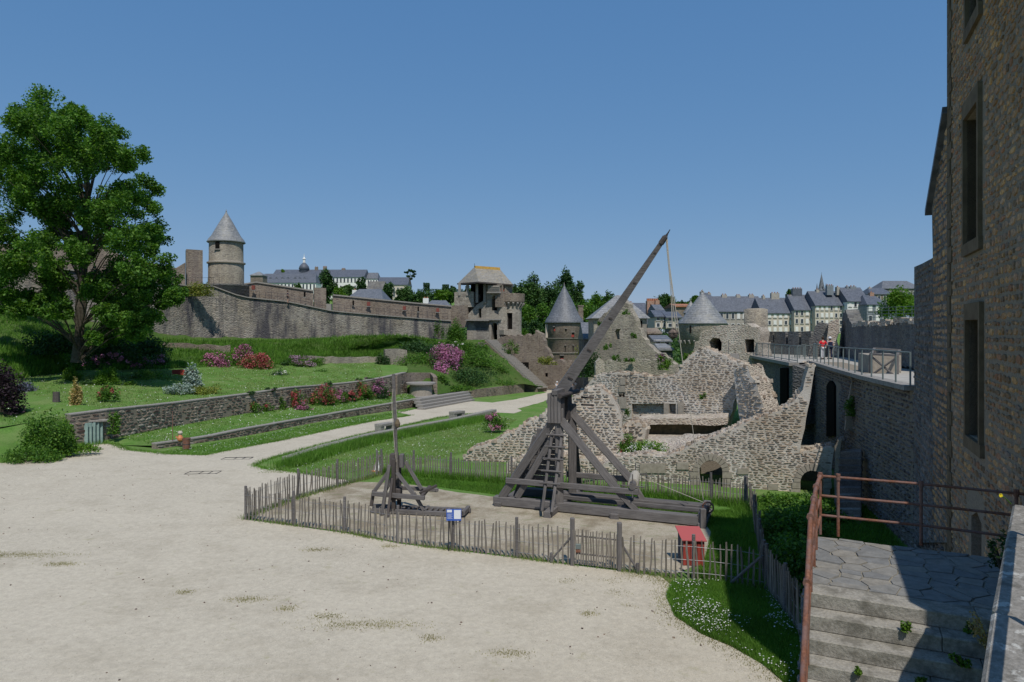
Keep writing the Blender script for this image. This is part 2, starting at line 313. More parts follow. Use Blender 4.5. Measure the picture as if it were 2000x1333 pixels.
M['signblue']=mat('sign_blue',(.03,.1,.42),.4,.5); M['signwhite']=mat('sign_white',(.7,.73,.76),.4,.5); M['orange']=mat('orange_plastic',(.55,.2,.08),.5,.4); M['terracotta']=flatn('terracotta',(.3,.12,.07),(.42,.2,.12),6); M['greywood']=M['wood']
# ------------------------------------------------------------ stone pieces
def stone_variants():
    out=[]
    for v in range(10):
        k=7; ang=[2*math.pi*(i+random.uniform(-.25,.25))/k for i in range(k)]; P=[]
        for a in ang:
            c,s=math.cos(a),math.sin(a); q=(abs(c)**2.6+abs(s)**2.6)**(-1/2.6)*random.uniform(.88,1.04); P.append((c*q*.5,s*q*.5))
        V=[(x,.5,z) for x,z in P]+[(x*.82+random.uniform(-.03,.03),-1+random.uniform(-.25,.25),z*.8+random.uniform(-.03,.03)) for x,z in P]
        Fc=[(i,(i+1)%k,k+(i+1)%k,k+i) for i in range(k)]+[tuple(range(k,2*k))]
        out.append((np.array(V),Fc))
    return out
SV=stone_variants(); SM={}
def smesh(i,mt):
    k=(i,mt.name)
    if k not in SM:
        me=bpy.data.meshes.new('stone'); V,Fc=SV[i]; me.from_pydata([tuple(v) for v in V],[],Fc); me.materials.append(mt); SM[k]=me
    return SM[k]
def lay_stones(stones,parent,mt,nmax=300,depth=.04):
    """stones: (P world Vector, u angle, w, h).  largest nmax are parts, the rest one joined part"""
    off=WL.get(parent.name,Vector((0,0,0)))
    key=lambda s:-(s[2]*s[3])/(s[0].y**2+1)
    st=sorted(stones,key=key)
    for P,a,w,h in st[:nmax]:
        o=bpy.data.objects.new('stone',smesh(random.randrange(10),mt)); C.objects.link(o); o.parent=parent; o.location=P-off; o.rotation_euler=(random.gauss(0,.03),random.gauss(0,.06),a); o.scale=(w,depth*random.uniform(.6,1.5),h)
    if len(st)>nmax:
        VV=[];FF=[];b=0
        for P,a,w,h in st[nmax:]:
            V,Fc=SV[random.randrange(10)]; h=h*random.uniform(.8,1.12); w=w*random.uniform(.85,1.06); d=depth*random.uniform(.6,1.5); c,s=math.cos(a),math.sin(a)
            x=V[:,0]*w; y=V[:,1]*d; z=V[:,2]*h
            VV.append(np.stack([x*c-y*s+P.x,x*s+y*c+P.y,z+P.z],1)); FF+=[tuple(i+b for i in f) for f in Fc]; b+=14
        o=obj('small_stones',np.concatenate(VV),FF,mt,parent,kind='stuff')
def courses(poly,holes,size,rs,gap=None):
    gap=gap if gap is not None else max(.02,size[1]*.28)
    poly=np.array(poly); s0,s1=poly[:,0].min(),poly[:,0].max(); za,zb=poly[:,1].min(),poly[:,1].max(); out=[]; z=za
    while z<zb:
        h=size[1]*rs.uniform(.65,1.35); s=s0+rs.uniform(-.2,0)
        while s<s1:
            w=size[0]*rs.choice([.55,.8,1.,1.2,1.6]); hh=h*rs.uniform(.75,1.0)
            out.append((s+w/2,z+h/2+rs.uniform(-.012,.012),w-gap,hh-gap)); s+=w
        z+=h
    A=np.array(out); ok=np.ones(len(A),bool)
    for dx,dz in ((0,0),(-.4,-.4),(.4,-.4),(-.4,.4),(.4,.4)):
        T=np.stack([A[:,0]+dx*A[:,2],A[:,1]+dz*A[:,3]],1); ok&=inpoly(T,poly)
        for h in holes: ok&=~inpoly(T,h)
    return A[ok]
class Plane:
    """vertical plane through two plan points; converts photo points and lays walls in it"""
    def __init__(s,A,B):
        s.A=Vector((A[0],A[1],0)); s.B=Vector((B[0],B[1],0)); s.u=(s.B-s.A).normalized(); s.n=Vector((s.u.y,-s.u.x,0)); s.ang=math.atan2(s.u.y,s.u.x)
    def sz(s,px,py):
        dx=(px-CX)/F; # (dx*t,t)=A+u*k
        d=s.u.x-dx*s.u.y; k=(dx*s.A.y-s.A.x)/d; t=s.A.y+s.u.y*k
        return (k,(HY-py)/F*t)
    def pt(s,k,z,d=0): return Vector((s.A.x+s.u.x*k-s.n.x*d,s.A.y+s.u.y*k-s.n.y*d,z))
    def P(s,px,py,d=0): k,z=s.sz(px,py); return s.pt(k,z,d)
def PL(px0,Y0,px1,Y1): return Plane(((px0-CX)/F*Y0,Y0),((px1-CX)/F*Y1,Y1))
def rag(poly,amt,zmin,step=.35,smin=None):
    out=[]; n=len(poly)
    for i in range(n):
        a=poly[i]; b=poly[(i+1)%n]; out.append(a)
        if max(a[1],b[1])<zmin: continue
        L=math.hypot(b[0]-a[0],b[1]-a[1]); m=int(L/step)
        if m>60: m=60
        for k in range(1,m):
            t=k/m; z=a[1]+(b[1]-a[1])*t; j=amt if z>zmin else 0
            out.append((a[0]+(b[0]-a[0])*t+random.uniform(-j,j)*.7,z+random.uniform(-j,j)))
    return out
def slab(poly,holes,pl,thick,name,mt,parent=None,front=0,mt2=None):
    loops=[poly]+list(holes); L3=[[Vector((x,z,0)) for x,z in l] for l in loops]
    tr=geometry.tessellate_polygon(L3); flat=[p for l in loops for p in l]; n=len(flat); V=[pl.pt(x,z,front) for x,z in flat]+[pl.pt(x,z,front+thick) for x,z in flat]
    Fc=[tuple(t) for t in tr]+[tuple(i+n for i in reversed(t)) for t in tr]; b=0
    for l in loops:
        k=len(l)
        for i in range(k): Fc.append((b+i,b+(i+1)%k,n+b+(i+1)%k,n+b+i))
        b+=k
    me_o=obj(name,V,Fc,mt,parent)
    if mt2:
        me_o.data.materials.append(mt2)
        for p_ in me_o.data.polygons:
            if p_.index>=len(tr): p_.material_index=1
    bm=bmesh.new(); bm.from_mesh(me_o.data); bmesh.ops.recalc_face_normals(bm,faces=bm.faces[:]); bm.to_mesh(me_o.data); bm.free()
    return me_o
def arch(px0,px1,pytop,pybot,n=10,pointed=False):
    cx=(px0+px1)/2; r=(px1-px0)/2; ys=pytop+r*(1.35 if pointed else 1); out=[(px0,pybot),(px0,ys)]
    for i in range(1,n):
        t=math.pi-math.pi*i/n
        x=cx+r*math.cos(t); y=ys-(ys-pytop)*(1-abs(math.cos(t))**1.5 if pointed else math.sin(t)); out.append((x,y))
    return out+[(px1,ys),(px1,pybot)]
def rect(x0,x1,y0,y1): return [(x0,y1),(x0,y0),(x1,y0),(x1,y1)]
def crest(poly,pl,thick,zmin,rs,t,mt,size):
    VV=[];FF=[];b=0; n=len(poly); zc=sum(p[1] for p in poly)/n
    for i in range(n):
        a_,c_=poly[i],poly[(i+1)%n]; L=math.hypot(c_[0]-a_[0],c_[1]-a_[1])
        if min(a_[1],c_[1])<zmin or L<1e-4 or c_[0]<=a_[0] or abs(c_[1]-a_[1])>2.2*abs(c_[0]-a_[0]): continue
        for k in range(int(L*thick/(size[0]*size[0]*1.1))+1):
            f=rs.uniform(); x=a_[0]+(c_[0]-a_[0])*f; z=a_[1]+(c_[1]-a_[1])*f; d_=rs.uniform(.02,thick-.05); P=pl.pt(x,z,d_)
            w=size[0]*rs.uniform(.6,1.3); h=size[1]*rs.uniform(.7,1.7); V,Fc=SV[rs.integers(10)]; q=rs.uniform(0,6.28); cs,sn=math.cos(q),math.sin(q)
            X=V[:,0]*w*(1+.0*V[:,1]); Y=(V[:,2])*w*.8; Z=-V[:,1]*h*.6
            VV.append(np.stack([X*cs-Y*sn+P.x,X*sn+Y*cs+P.y,Z+P.z-h*.1],1)); FF+=[tuple(i_+b for i_ in f_) for f_ in Fc]; b+=14
    if VV: obj('crest_stones',np.concatenate(VV),FF,mt,t,kind='stuff')
def ruinwall(name,label,cat,pl,outline,thick,mt,holes=(),ragamt=.12,ragz=None,stones=None,smat=None,nmax=300,seed=1,back=True,depth=.045,group=None,srange=None):
    poly=[pl.sz(*p) for p in outline]; zs=[p[1] for p in poly]
    zmin=ragz if ragz is not None else min(zs)+.35
    if ragamt: poly=rag(poly,ragamt,zmin)
    H=[[pl.sz(*p) for p in h] for h in holes]
    c=pl.pt(sum(p[0] for p in poly)/len(poly),min(zs),thick/2)
    if stones:
        t=thing(name,label,cat,c,group); slab(poly,H,pl,thick,'core',mt,t,0,M['ruin'])
        rs=np.random.default_rng(seed); A=courses(poly,H,stones,rs); crest(poly,pl,thick,zmin,rs,t,smat,stones)
        if srange is not None: A=A[(A[:,0]>srange[0])&(A[:,0]<srange[1])]
        lay_stones([(pl.pt(a[0],a[1],0),pl.ang,a[2],a[3]) for a in A],t,smat,nmax,depth)
        return t,poly,H
    o=slab(poly,H,pl,thick,name,mt); tag(o,label,cat,group)
    return o,poly,H
def profwall(name,label,cat,st,thick,mt,stones=None,smat=None,nmax=300,ragamt=0,group=None,coping=None,seed=2,step=None,depth=.04,lean=0):
    """st: list of (px, top, base, Y) : wall along a line of stations; front face to the camera"""
    T=[R(a,b,d) for a,b,c,d in st]; B=[R(a,c,d) for a,b,c,d in st]
    n=len(st); 
    if step:
        L=sum((T[i+1].xy-T[i].xy).length for i in range(n-1)); k=max(2,int(L/step)); T2=resample2(T,k); B2=resample2(B,k); T,B=T2,B2; n=k
    if ragamt:
        for t in T: t.z+=random.uniform(-ragamt,ragamt)
    V=[];Fc=[]
    for i in range(n):
        d=(T[min(i+1,n-1)]-T[max(i-1,0)]); d.z=0; d.normalize(); nb=Vector((-d.y,d.x,0))*thick
        B[i]=B[i].copy(); B[i].z-=.3
        V+=[B[i],T[i],T[i]+nb,B[i]+nb]
    for i in range(n-1):
        a=4*i
        for k in range(4): Fc.append((a+k,a+4+k,a+4+(k+1)%4,a+(k+1)%4))
    Fc+=[(0,1,2,3),(4*n-1,4*n-2,4*n-3,4*n-4)]
    c=B[n//2]
    t=thing(name,label,cat,c,group) if (stones or coping) else None
    o=obj('core' if t else name,V,Fc,mt,t)
    bm=bmesh.new(); bm.from_mesh(o.data); bmesh.ops.recalc_face_normals(bm,faces=bm.faces[:]); bm.to_mesh(o.data); bm.free()
    if not t: tag(o,label,cat,group)
    if stones:
        rs=np.random.default_rng(seed); out=[]
        for i in range(n-1):
            pl=Plane(T[i],T[i+1]); L=(T[i+1].xy-T[i].xy).length
            A=courses([(-.12,B[i].z-.1),(-.12,T[i].z+.03),(L+.12,T[i+1].z+.03),(L+.12,B[i+1].z-.1)],[],stones,rs)
            out+=[(pl.pt(a[0],a[1],0),pl.ang,a[2],a[3]) for a in A]
        lay_stones(out,t,smat,nmax,depth)
    if coping:
        for i in range(n-1):
            a,b=T[i],T[i+1]; L=(b-a).length; m=max(1,int(L/1.1)); d=(b-a).normalized(); nb=Vector((-d.y,d.x,0))*thick/2
            for k in range(m):
                p=a.lerp(b,k/m)+nb; q=a.lerp(b,(k+1)/m-.012)+nb; up=Vector((0,0,.04+random.uniform(0,.015)))
                beamo('coping_stone',p+up,q+up,thick+.08,.09,coping,t,bev=.012)
    return t or o
def resample2(L,n):
    d=[0]
    for i in range(1,len(L)): d.append(d[-1]+(L[i].xy-L[i-1].xy).length)
    out=[]
    for k in range(n):
        t=d[-1]*k/(n-1); i=0
        while i<len(L)-2 and d[i+1]<t: i+=1
        out.append(L[i].lerp(L[i+1],min(1,(t-d[i])/max(1e-9,d[i+1]-d[i]))))
    return out
# ------------------------------------------------------------ foliage
def leaves(P,size,rs,asp=.6,upbias=0.3):
    n=len(P); P=np.asarray(P)
    nrm=rs.normal(0,1,(n,3)); nrm[:,2]=np.abs(nrm[:,2])+upbias; nrm/=np.linalg.norm(nrm,axis=1)[:,None]
    a=rs.normal(0,1,(n,3)); a-=nrm*(a*nrm).sum(1)[:,None]; a/=np.linalg.norm(a,axis=1)[:,None]; b=np.cross(nrm,a)
    s=(size*rs.uniform(.6,1.35,n))[:,None]
    V=np.stack([P-a*s*.5,P-b*s*asp*.5+nrm*s*.08,P+a*s*.5,P+b*s*asp*.5+nrm*s*.08],1).reshape(-1,3)
    Fc=np.arange(4*n).reshape(n,4); return V,Fc
def cloudpts(c,r,n,rs,nclump=None,clump=.28,flat=0):
    """leaf positions gathered in clumps spread through an ellipsoid"""
    nclump=nclump or max(6,int(n/60)); d=rs.normal(0,1,(nclump,3)); d/=np.linalg.norm(d,axis=1)[:,None]; q=d*(rs.uniform(.15,1,nclump)**.5)[:,None]
    if flat: q[:,2]=np.abs(q[:,2])
    cc=q*np.array(r)*.85; wt=rs.uniform(.5,1.5,nclump); idx=rs.choice(nclump,n,p=wt/wt.sum())
    g=rs.normal(0,1,(n,3)); g/=np.maximum(1e-6,np.linalg.norm(g,axis=1))[:,None]; g*=(rs.uniform(0,1,n)**.4)[:,None]
    P=cc[idx]+g*np.array(r)*clump
    if flat: P[:,2]=np.maximum(P[:,2],-.02*r[2])
    return P+np.array(c)
PS=[0]
def plant(name,label,cat,c,r,n,size,mt,flower=None,nf=0,fs=None,group=None,clump=.3,flat=1,stem=True,topf=True,asp=.6):
    """bush standing on c (base), radii r; foliage, flowers and stem parts"""
    PS[0]+=1; rs=np.random.default_rng(100+PS[0]); c=Vector(c); t=thing(name,label,cat,c,group)
    P=cloudpts(c,r,n,rs,clump=clump,flat=flat); V,Fc=leaves(P,size,rs,asp); obj('foliage',V,Fc,mt,t)
    if flower:
        Q=cloudpts(c,(r[0]*1.04,r[1]*1.04,r[2]*1.08),nf*4,rs,nclump=max(5,nf//14),clump=.16,flat=flat)
        sc=((Q-np.array(c))/np.array(r)); key=sc[:,2]*(1 if topf else .3)-sc[:,1]*.8+rs.uniform(-.3,.3,len(Q)); Q=Q[np.argsort(-key)[:nf]]
        V,Fc=leaves(Q,fs or size*.8,rs,.9); obj('flowers',V,Fc,flower,t,kind='stuff')
    if stem:
        mb=MB()
        for i in range(4): mb.tube([c,c+Vector((rs.uniform(-.5,.5)*r[0],rs.uniform(-.5,.5)*r[1],r[2]*.6))],[.03*r[2]+.01,.01],5)
        mb.build('stem',M['bark'],t)
    return t
def tree(name,label,c,h,rx,rz,n,size,mt,group=None,trunk=.35,crownz=None,lobes=14,seed=0,ry=None,cat='tree',lsc=.36,vis=True):
    rs=np.random.default_rng(500+seed); c=Vector(c); t=thing(name,label,cat,c,group); cz=crownz or h-rz; ry=ry or rx
    mb=MB(); mb.tube([c,c+Vector((.05*rx,0,h*.3)),c+Vector((0,0,cz)),c+Vector((.04*rx,0,cz+rz*.45))],[trunk,trunk*.75,trunk*.5,trunk*.12],9); P=[]
    d=rs.normal(0,1,(lobes,3)); d/=np.linalg.norm(d,axis=1)[:,None]; d*=(rs.uniform(.45,1,lobes))[:,None]
    for i in range(lobes):
        q=Vector((d[i,0]*rx*.68,d[i,1]*ry*.68,cz+d[i,2]*rz*.7)); 
        mb.tube([c+Vector((0,0,max(h*.22,cz*.5+q.z*.3))),c+q*.6+Vector((0,0,.2*cz)),c+q],[trunk*.32,trunk*.18,trunk*.05],6)
        k=lsc*rs.uniform(.75,1.3); P.append(cloudpts(c+q,(rx*k,ry*k,rz*k*.85),n//lobes,rs,nclump=14,clump=.42))
    P.append(cloudpts(c+Vector((0,0,cz)),(rx*.8,ry*.8,rz*.8),n//5,rs,nclump=50,clump=.2))
    V,Fc=leaves(np.concatenate(P),size,rs); obj('crown',V,Fc,mt,t); mb.build('trunk',M['bark'],t); return t
M['leaf']=leafmat('tree_leaf',[(0.031,0.081,0.011),(0.056,0.144,0.018),(0.094,0.206,0.026),(0.150,0.263,0.039)],.35)
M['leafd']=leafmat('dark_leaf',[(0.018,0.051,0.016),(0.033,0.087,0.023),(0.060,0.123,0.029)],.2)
M['leaff']=leafmat('far_leaf',[(0.028,0.068,0.019),(0.049,0.115,0.026),(0.084,0.162,0.036)],.2)
M['leafb']=leafmat('bright_leaf',[(.05,.13,.01),(.09,.19,.015),(.14,.25,.025)],.3)
M['leafy']=leafmat('yellow_leaf',[(.12,.17,.03),(.2,.24,.04),(.28,.26,.06)],.3)
M['silver']=leafmat('silver_leaf',[(.16,.22,.19),(.25,.31,.28),(.33,.4,.36)],.2)
M['purple']=leafmat('purple_leaf',[(.012,.008,.012),(.03,.015,.025),(.045,.03,.035)],.1)
M['pink']=leafmat('pink_flower',[(.3,.09,.18),(.42,.15,.27),(.5,.25,.36)],.2); M['magenta']=leafmat('magenta_flower',[(.33,.1,.22),(.44,.17,.33),(.5,.27,.42)],.2); M['red']=leafmat('red_flower',[(.32,.05,.06),(.42,.1,.1),(.45,.17,.17)],.2); M['mauve']=leafmat('mauve_flower',[(.3,.17,.27),(.42,.26,.36),(.24,.2,.22)],.2)
M['whitef']=leafmat('white_flower',[(.6,.6,.55),(.75,.72,.7),(.8,.8,.78)],.1); M['lav']=leafmat('lavender',[(.1,.11,.19),(.16,.16,.26),(.1,.14,.1)],.2); M['dry']=leafmat('dry_leaf',[(.35,.24,.1),(.5,.38,.18),(.3,.28,.1)],.3); M['grassb']=leafmat('grass_blades',[(.06,.14,.018),(.11,.24,.03),(.18,.32,.05)],.4); M['grassd']=leafmat('dry_grass_blades',[(.1,.19,.035),(.17,.26,.06),(.25,.28,.1)],.3)
def blades(name,P,h,mt,w=.012,rs=None,parent=None,label=None):
    rs=rs or np.random.default_rng(9); n=len(P); P=np.asarray(P); a=rs.uniform(0,2*math.pi,n); d=np.stack([np.cos(a),np.sin(a),np.zeros(n)],1)*w; H=h*rs.uniform(.5,1.4,n)
    tip=P+np.stack([rs.normal(0,.35,n)*H,rs.normal(0,.35,n)*H,H],1)
    V=np.stack([P-d,P+d,tip],1).reshape(-1,3); Fc=np.arange(3*n).reshape(n,3); o=obj(name,V,Fc,mt,parent,kind='stuff')
    return o
def scatter(poly,n,rs,zf=None):
    poly=np.array(poly); lo=poly.min(0)[:2]; hi=poly.max(0)[:2]; out=[]; k=0
    while k<n:
        Q=rs.uniform(lo,hi,(n*2,2)); Q=Q[inpoly(Q,poly[:,:2])]; out.append(Q); k+=len(Q)
        if len(Q)==0: break
    Q=np.concatenate(out)[:n]; z=np.array([ (zf(x,y) if zf else z0(y)) for x,y in Q]); return np.column_stack([Q,z])
m=mat('lichened_coping',rough=.95,spec=.1); p=pos(m); f=noise(m,p,26,6,.7); g=noise(m,p,7,5,.7); h=noise(m,p,3,5,.7); c=ramp(m,f,[(.3,(.16,.15,.13)),(.7,(.32,.3,.27))]); c=mix(m,ramp(m,g,[(.55,0.),(.62,.8)]),c,(.5,.49,.45)); c=mix(m,ramp(m,h,[(.52,0.),(.62,.7)]),c,(.1,.095,.08)); M['parapet']=setc(m,c,bump(m,f,.7,.015,bump(m,g,.4,.02)))
M['shutter']=flatn('faded_red_shutter',(.17,.05,.04),(.24,.075,.06),5,.7,.2)
M['grassg']=leafmat('parched_tufts',[(.16,.17,.06),(.24,.22,.1),(.3,.27,.13)],.3)
# ============================================================ GROUND
def sm(a,b,x):
    t=max(0,min(1,(x-a)/(b-a))); return t*t*(3-2*t)
def hill(x,y):
    h=z0(y)
    if y>125: h+= 26*sm(170,360,y)*sm(90,-40,x-.05*y) + 11*sm(140,215,y)*math.exp(-((x-.06*y)/38)**2) + 8*sm(150,190,y)*sm(20,70,x-.2*y)
    if y>500: h-=(y-500)*.05
    return h
xs=np.unique(np.concatenate([np.arange(-900,-100,40),np.arange(-100,120,5),np.arange(120,900,40)])); ys=np.unique(np.concatenate([np.arange(-60,0,20),np.arange(0,130,5),np.arange(130,420,8),np.arange(420,2400,120)]))
V=[(x,y,hill(x,y)) for y in ys for x in xs]; nx=len(xs)
Fc=np.array([(j*nx+i,j*nx+i+1,(j+1)*nx+i+1,(j+1)*nx+i) for j in range(len(ys)-1) for i in range(nx-1)])
struct(obj('ground',V,Fc,M['lawn'],None,True))
def gp(L): return [(G(a,b).x,G(a,b).y) for a,b in L]
court=[(-30,8),(-34,38)]+gp([(0,905),(100,885),(170,870),(215,866),(250,880),(330,888),(400,890),(440,882),(480,874),(555,860),(655,838),(730,823),(790,815),(803,812)])
court+=gp([(776,805),(816,799),(850,795),(915,784),(962,787),(1010,780),(1068,767),(1025,757),(1021,750.5),(1055,758),(1082,759),(1118,752),(1136,741)])+[(R(1160,741,100).x,100),(R(1150,760,88).x,88)]
court+=gp([(1115,772),(1076,779),(1049,789),(1010,799),(1019,803),(1004,808),(965,806),(903,810),(860,816),(775,835),(705,850),(640,866),(568,885),(517,900),(495,910.5),(517,917),(568,922),(620,930),(675,938)])
court+=gp([(690,946),(640,960),(478,1016),(560,1026),(680,1043),(780,1063),(885,1076),(1010,1091),(1118,1105),(1210,1116),(1290,1126),(1312,1145),(1302,1165),(1318,1205),(1370,1240),(1430,1265),(1490,1300),(1528,1333)])+[(5.2,12),(5,8)]
drape('gravel_court',court,.012,M['gravel'],jit=.11)
dirt=gp([(488,1013),(545,985),(600,965),(660,950),(700,942),(760,944),(850,955),(940,968),(1040,985),(1150,985),(1280,995),(1370,1013),(1388,1040),(1372,1100),(1320,1122),(1200,1112),(1118,1102),(1010,1088),(885,1073),(780,1060),(680,1040),(560,1023)])
drape('dirt_ground',dirt,.016,M['dirt'],jit=.1)
drape('bare_earth_patch',gp([(1395,1180),(1425,1163),(1470,1172),(1500,1195),(1485,1212),(1440,1203)]),.03,flatn('bare_earth',(.2,.13,.09),(.28,.19,.13),9),jit=.05)
# kerb strip (long stone edging) and its ditch side
def strip(name,L0,L1,z,mt,kind='structure'):
    V=[];Fc=[]
    for (a,b),(c,d) in zip(L0,L1):
        p,q=G(a,b,z),G(c,d,z); V+=[p,q,q-Vector((0,0,z+.3)),p-Vector((0,0,z+.3))]
    for i in range(len(L0)-1):
        for k in range(4): Fc.append((4*i+k,4*i+(k+1)%4,4*i+4+(k+1)%4,4*i+4+k))
    Fc+=[(0,1,2,3)]; o=obj(name,V,Fc,mt)
    if kind: o['kind']=kind
    return o
kt=thing('stone_kerb','long low stone kerb running diagonally beside the pale path behind the picket fence','kerb',G(700,870))
kpts=[(560,904,.75),(640,878,.75),(720,857,.7),(800,841,.65),(880,826,.6),(965,806,.55)]
K0=resample([G(a,b,.16) for a,b,c in kpts],34)
for i in range(33): beamo('kerb_stone',K0[i],K0[i].lerp(K0[i+1],.985),.55,.32,M['granite'],kt,bev=.02)
# ---- terraces of the garden on the left
lowY=[(305,869,880,41.4),(400,856,866,44.6),(480,839,852,48.0),(630,813,823,58.3),(720,797,810,65),(817,780,795,73.5)]
profwall('terrace_wall','low dry stone terrace wall between the two grass strips left of the path','wall',lowY,.4,M['dmortar'],stones=(.42,.17),smat=M['tstones'],nmax=300,coping=M['granite'],seed=5,step=2.0)
bigY=[(137,812,858,42.2),(205,803,858,44.2),(330,790,835,49.7),(480,771.5,808,57.6),(568,758,795,62.5),(600,756,790,65.7),(688,748.5,781,71),(750,739,776,75.4),(793,728.5,768,81)]
profwall('garden_wall','tall rubble retaining wall under the upper garden, with the pale teal door','wall',bigY,.5,M['dmortar'],stones=(.46,.2),smat=M['tstones'],nmax=300,coping=M['granite'],seed=6,step=2.2)
loft('lower_terrace_lawn',[[G(215,868,-.05),R(305,871,41.8),R(480,841,48.4),R(630,815,58.7),R(817,782,74)],[R(180,860,44),R(225,853,45.5),R(330,835,49.8),R(480,808,57.7),R(600,790,65.8),R(750,776,75.5),R(800,767,82)]],M['lawn'],60,6,.03)
back=[R(-350,790,52),R(-100,752,60),R(0,746,62),R(150,724,72),R(300,722,76),R(460,715,83),R(600,710,90),R(740,706,97),R(800,712,96)]
rampbase=[R(-420,585,66),R(0,596,79),R(100,612,82),R(290,648,88),R(370,660,92),R(560,662,97),R(880,664,109)]
loft('upper_garden_lawn',[[R(-350,880,36),R(-100,850,38.5),R(0,835,40),R(140,812,42.8),R(205,801,45),R(330,789,50.3),R(480,770,58.2),R(600,755,66.4),R(750,738,76.2),R(795,727,82)],back],M['lawn'],90,14,.05)
loft('grass_bank',[back,[R(-380,690,60),R(0,680,68),R(150,690,74),R(300,690,81),R(460,682,88),R(620,690,93),R(740,684,99),R(800,690,98)],[R(-400,600,64),R(0,612,76),R(100,630,79),R(290,663,85),R(400,667,89),R(560,667,94),R(700,657,97),R(800,656,100),R(880,672,104)],rampbase],M['bank'],90,14,.12)
loft('low_bank',[[G(-260,960),G(-60,925),G(60,893),G(130,874),G(205,866)],[R(-350,885,36),R(-100,852,38),R(0,838,39.7),R(110,816,42),R(150,812,43)]],M['lawn'],40,8,.06)
st1=[(318,672,718,83),(380,673,718,84.5),(450,676,716,86)]
profwall('bank_wall','rough dark rubble retaining wall at the foot of the bank, right of the big tree','wall',st1,.6,M['brown'],ragamt=.15,step=.8)
profwall('bank_wall','long low pale drystone wall below the mown grass bank','wall',[(600,696,712,89),(680,698,711,92),(745,697,712,95)],.6,M['rampartfar'],ragamt=.08,step=.8)
profwall('bank_wall','short square block of pale masonry standing in the flowery bank','wall',[(752,682,716,93),(795,683,712,94)],1.2,M['rampartfar'],ragamt=.1,step=.6)
# hill with the flowering shrubs right of the upper garden
loft('shrub_hill',[[R(795,768,80),R(840,773,80),R(885,766,87),R(960,757,93),R(1022,750,99),R(1060,756,101)],[R(795,730,85),R(850,728,88),R(900,725,93),R(960,722,97),R(1005,728,101),R(1062,757,103)],[R(795,700,95),R(830,690,98),R(890,688,101),R(940,685,104),R(985,705,104),R(1064,757,105)],[R(795,664,104),R(860,664,108),R(950,664,109),R(962,668,110),R(1000,700,108),R(1066,757,107)]],M['bank'],60,10,.1)
wy=[(868,765,777,88),(921,763,778,87.5),(975,756,772,93),(1024,750,767,100)]
profwall('terrace_wall','curved stone retaining wall holding up the lawn beside the path fork','wall',wy,.5,M['brown'],step=1.2)
loft('lawn_shelf',[[R(840,775,81),R(868,764,88.5),R(921,762,88),R(975,755,93.5),R(1024,749.5,100.5)],[R(840,757,86),R(890,755,92),R(960,750,97),R(1020,745,102)]],M['lawn'],40,4,.02)
# recess wall behind the round stone seat
wr=[(773,733,765,80.5),(800,728,768,84.5),(840,729,768,85),(845,735,770,83)]
profwall('niche_wall','rubble wall curving behind the round stone seat','wall',[(776,733,772,78),(793,728.5,768,82),(840,729,768,85.5),(846,737,776,82)],.5,M['tstones'] if 0 else M['brown'],ragamt=.06,step=1)
t=thing('garden_bench','round stone seat on curved steps against the rubble wall','seat',R(823,785,79))
c=R(822,775,80.5); zb=z0(80)+.0
for k,(r,z) in enumerate([(3.0,.25),(2.5,.55),(2.0,.85)]): MB().lathe((c.x,c.y,zb),[(r+.02,-.3),(r,z-.04),(r-.04,z),(0,z)],28).build('step',M['granite'],t)
MB().lathe((c.x,c.y,zb),[(1.35,.85),(1.3,2.1)],24).build('drum',M['cut'],t); MB().lathe((c.x,c.y,zb),[(0,2.3),(1.75,2.3),(1.75,2.12),(1.3,2.05)],24).build('seat_slab',M['granite'],t)
t=thing('garden_steps','broad flight of four long shallow stone steps beside the path','steps',G(860,798))
pa,pb=G(822,801),G(921,783)
for k in range(4):
    o=Vector((-.35,.95,0))*k*.75; z=Vector((0,0,.24*k+.09)); beamo('step',pa+o+z,pb+o+z,.85,.26,M['granite'],t,bev=.02)
drape('paved_landing',[(p.x,p.y) for p in (G(822,797),G(918,781),G(905,770),G(838,778))],.75,flatn('grey_blue_gravel',(.25,.27,.26),(.36,.38,.37),20))
# ============================================================ LEFT CURTAIN WALL
def curtain(name,label,st,par,thick=3.0,parh=None):
    t=thing(name,label,'wall',R(st[len(st)//2][0],st[len(st)//2][2],st[len(st)//2][3]))
    T=[R(a,b,d) for a,b,c,d in st]; B=[R(a,c,d)-Vector((0,0,1)) for a,b,c,d in st]; V=[];Fc=[]; n=len(st)
    for i in range(n):
        d=(T[min(i+1,n-1)]-T[max(i-1,0)]); d.z=0; d.normalize(); nb=Vector((-d.y,d.x,0))*thick
        V+=[B[i]-nb*.06,T[i],T[i]+nb,B[i]+nb]
    for i in range(n-1):
        for k in range(4): Fc.append((4*i+k,4*i+4+k,4*i+4+(k+1)%4,4*i+(k+1)%4))
    Fc+=[(0,1,2,3),(4*n-1,4*n-2,4*n-3,4*n-4)]; obj('wall_face',V,Fc,M['rampart'],t)
    # ledge course
    T2=resample(T,max(8,int(sum((T[i+1]-T[i]).length for i in range(n-1))/1.5)))
    mb=MB()
    for i in range(len(T2)-1): mb.beam(T2[i]+Vector((0,0,.06)),T2[i+1]+Vector((0,0,.06)),.5,.14)
    mb.build('ledge',M['granite'],t)
    return t
t=curtain('curtain_wall','long grey streaked rampart wall behind the big tree, left of the round tower',[(-420,470,585,67),(-100,500,590,76),(0,515,598,79.2),(150,530,620,83.5),(300,552,650,88.5),(370,560,662,92.5),(415,560,664,95)],None)
o=profwall('parapet_wall','brown parapet on top of the rampart left of the round tower','wall',[(-420,430,500,70.5),(0,477,518,82.5),(100,476,528,85),(220,482,540,88.5),(232,500,545,89),(320,520,556,92),(348,524,558,93.5),(362,512,560,94)],.8,M['brown'],ragamt=.1,step=1.0)
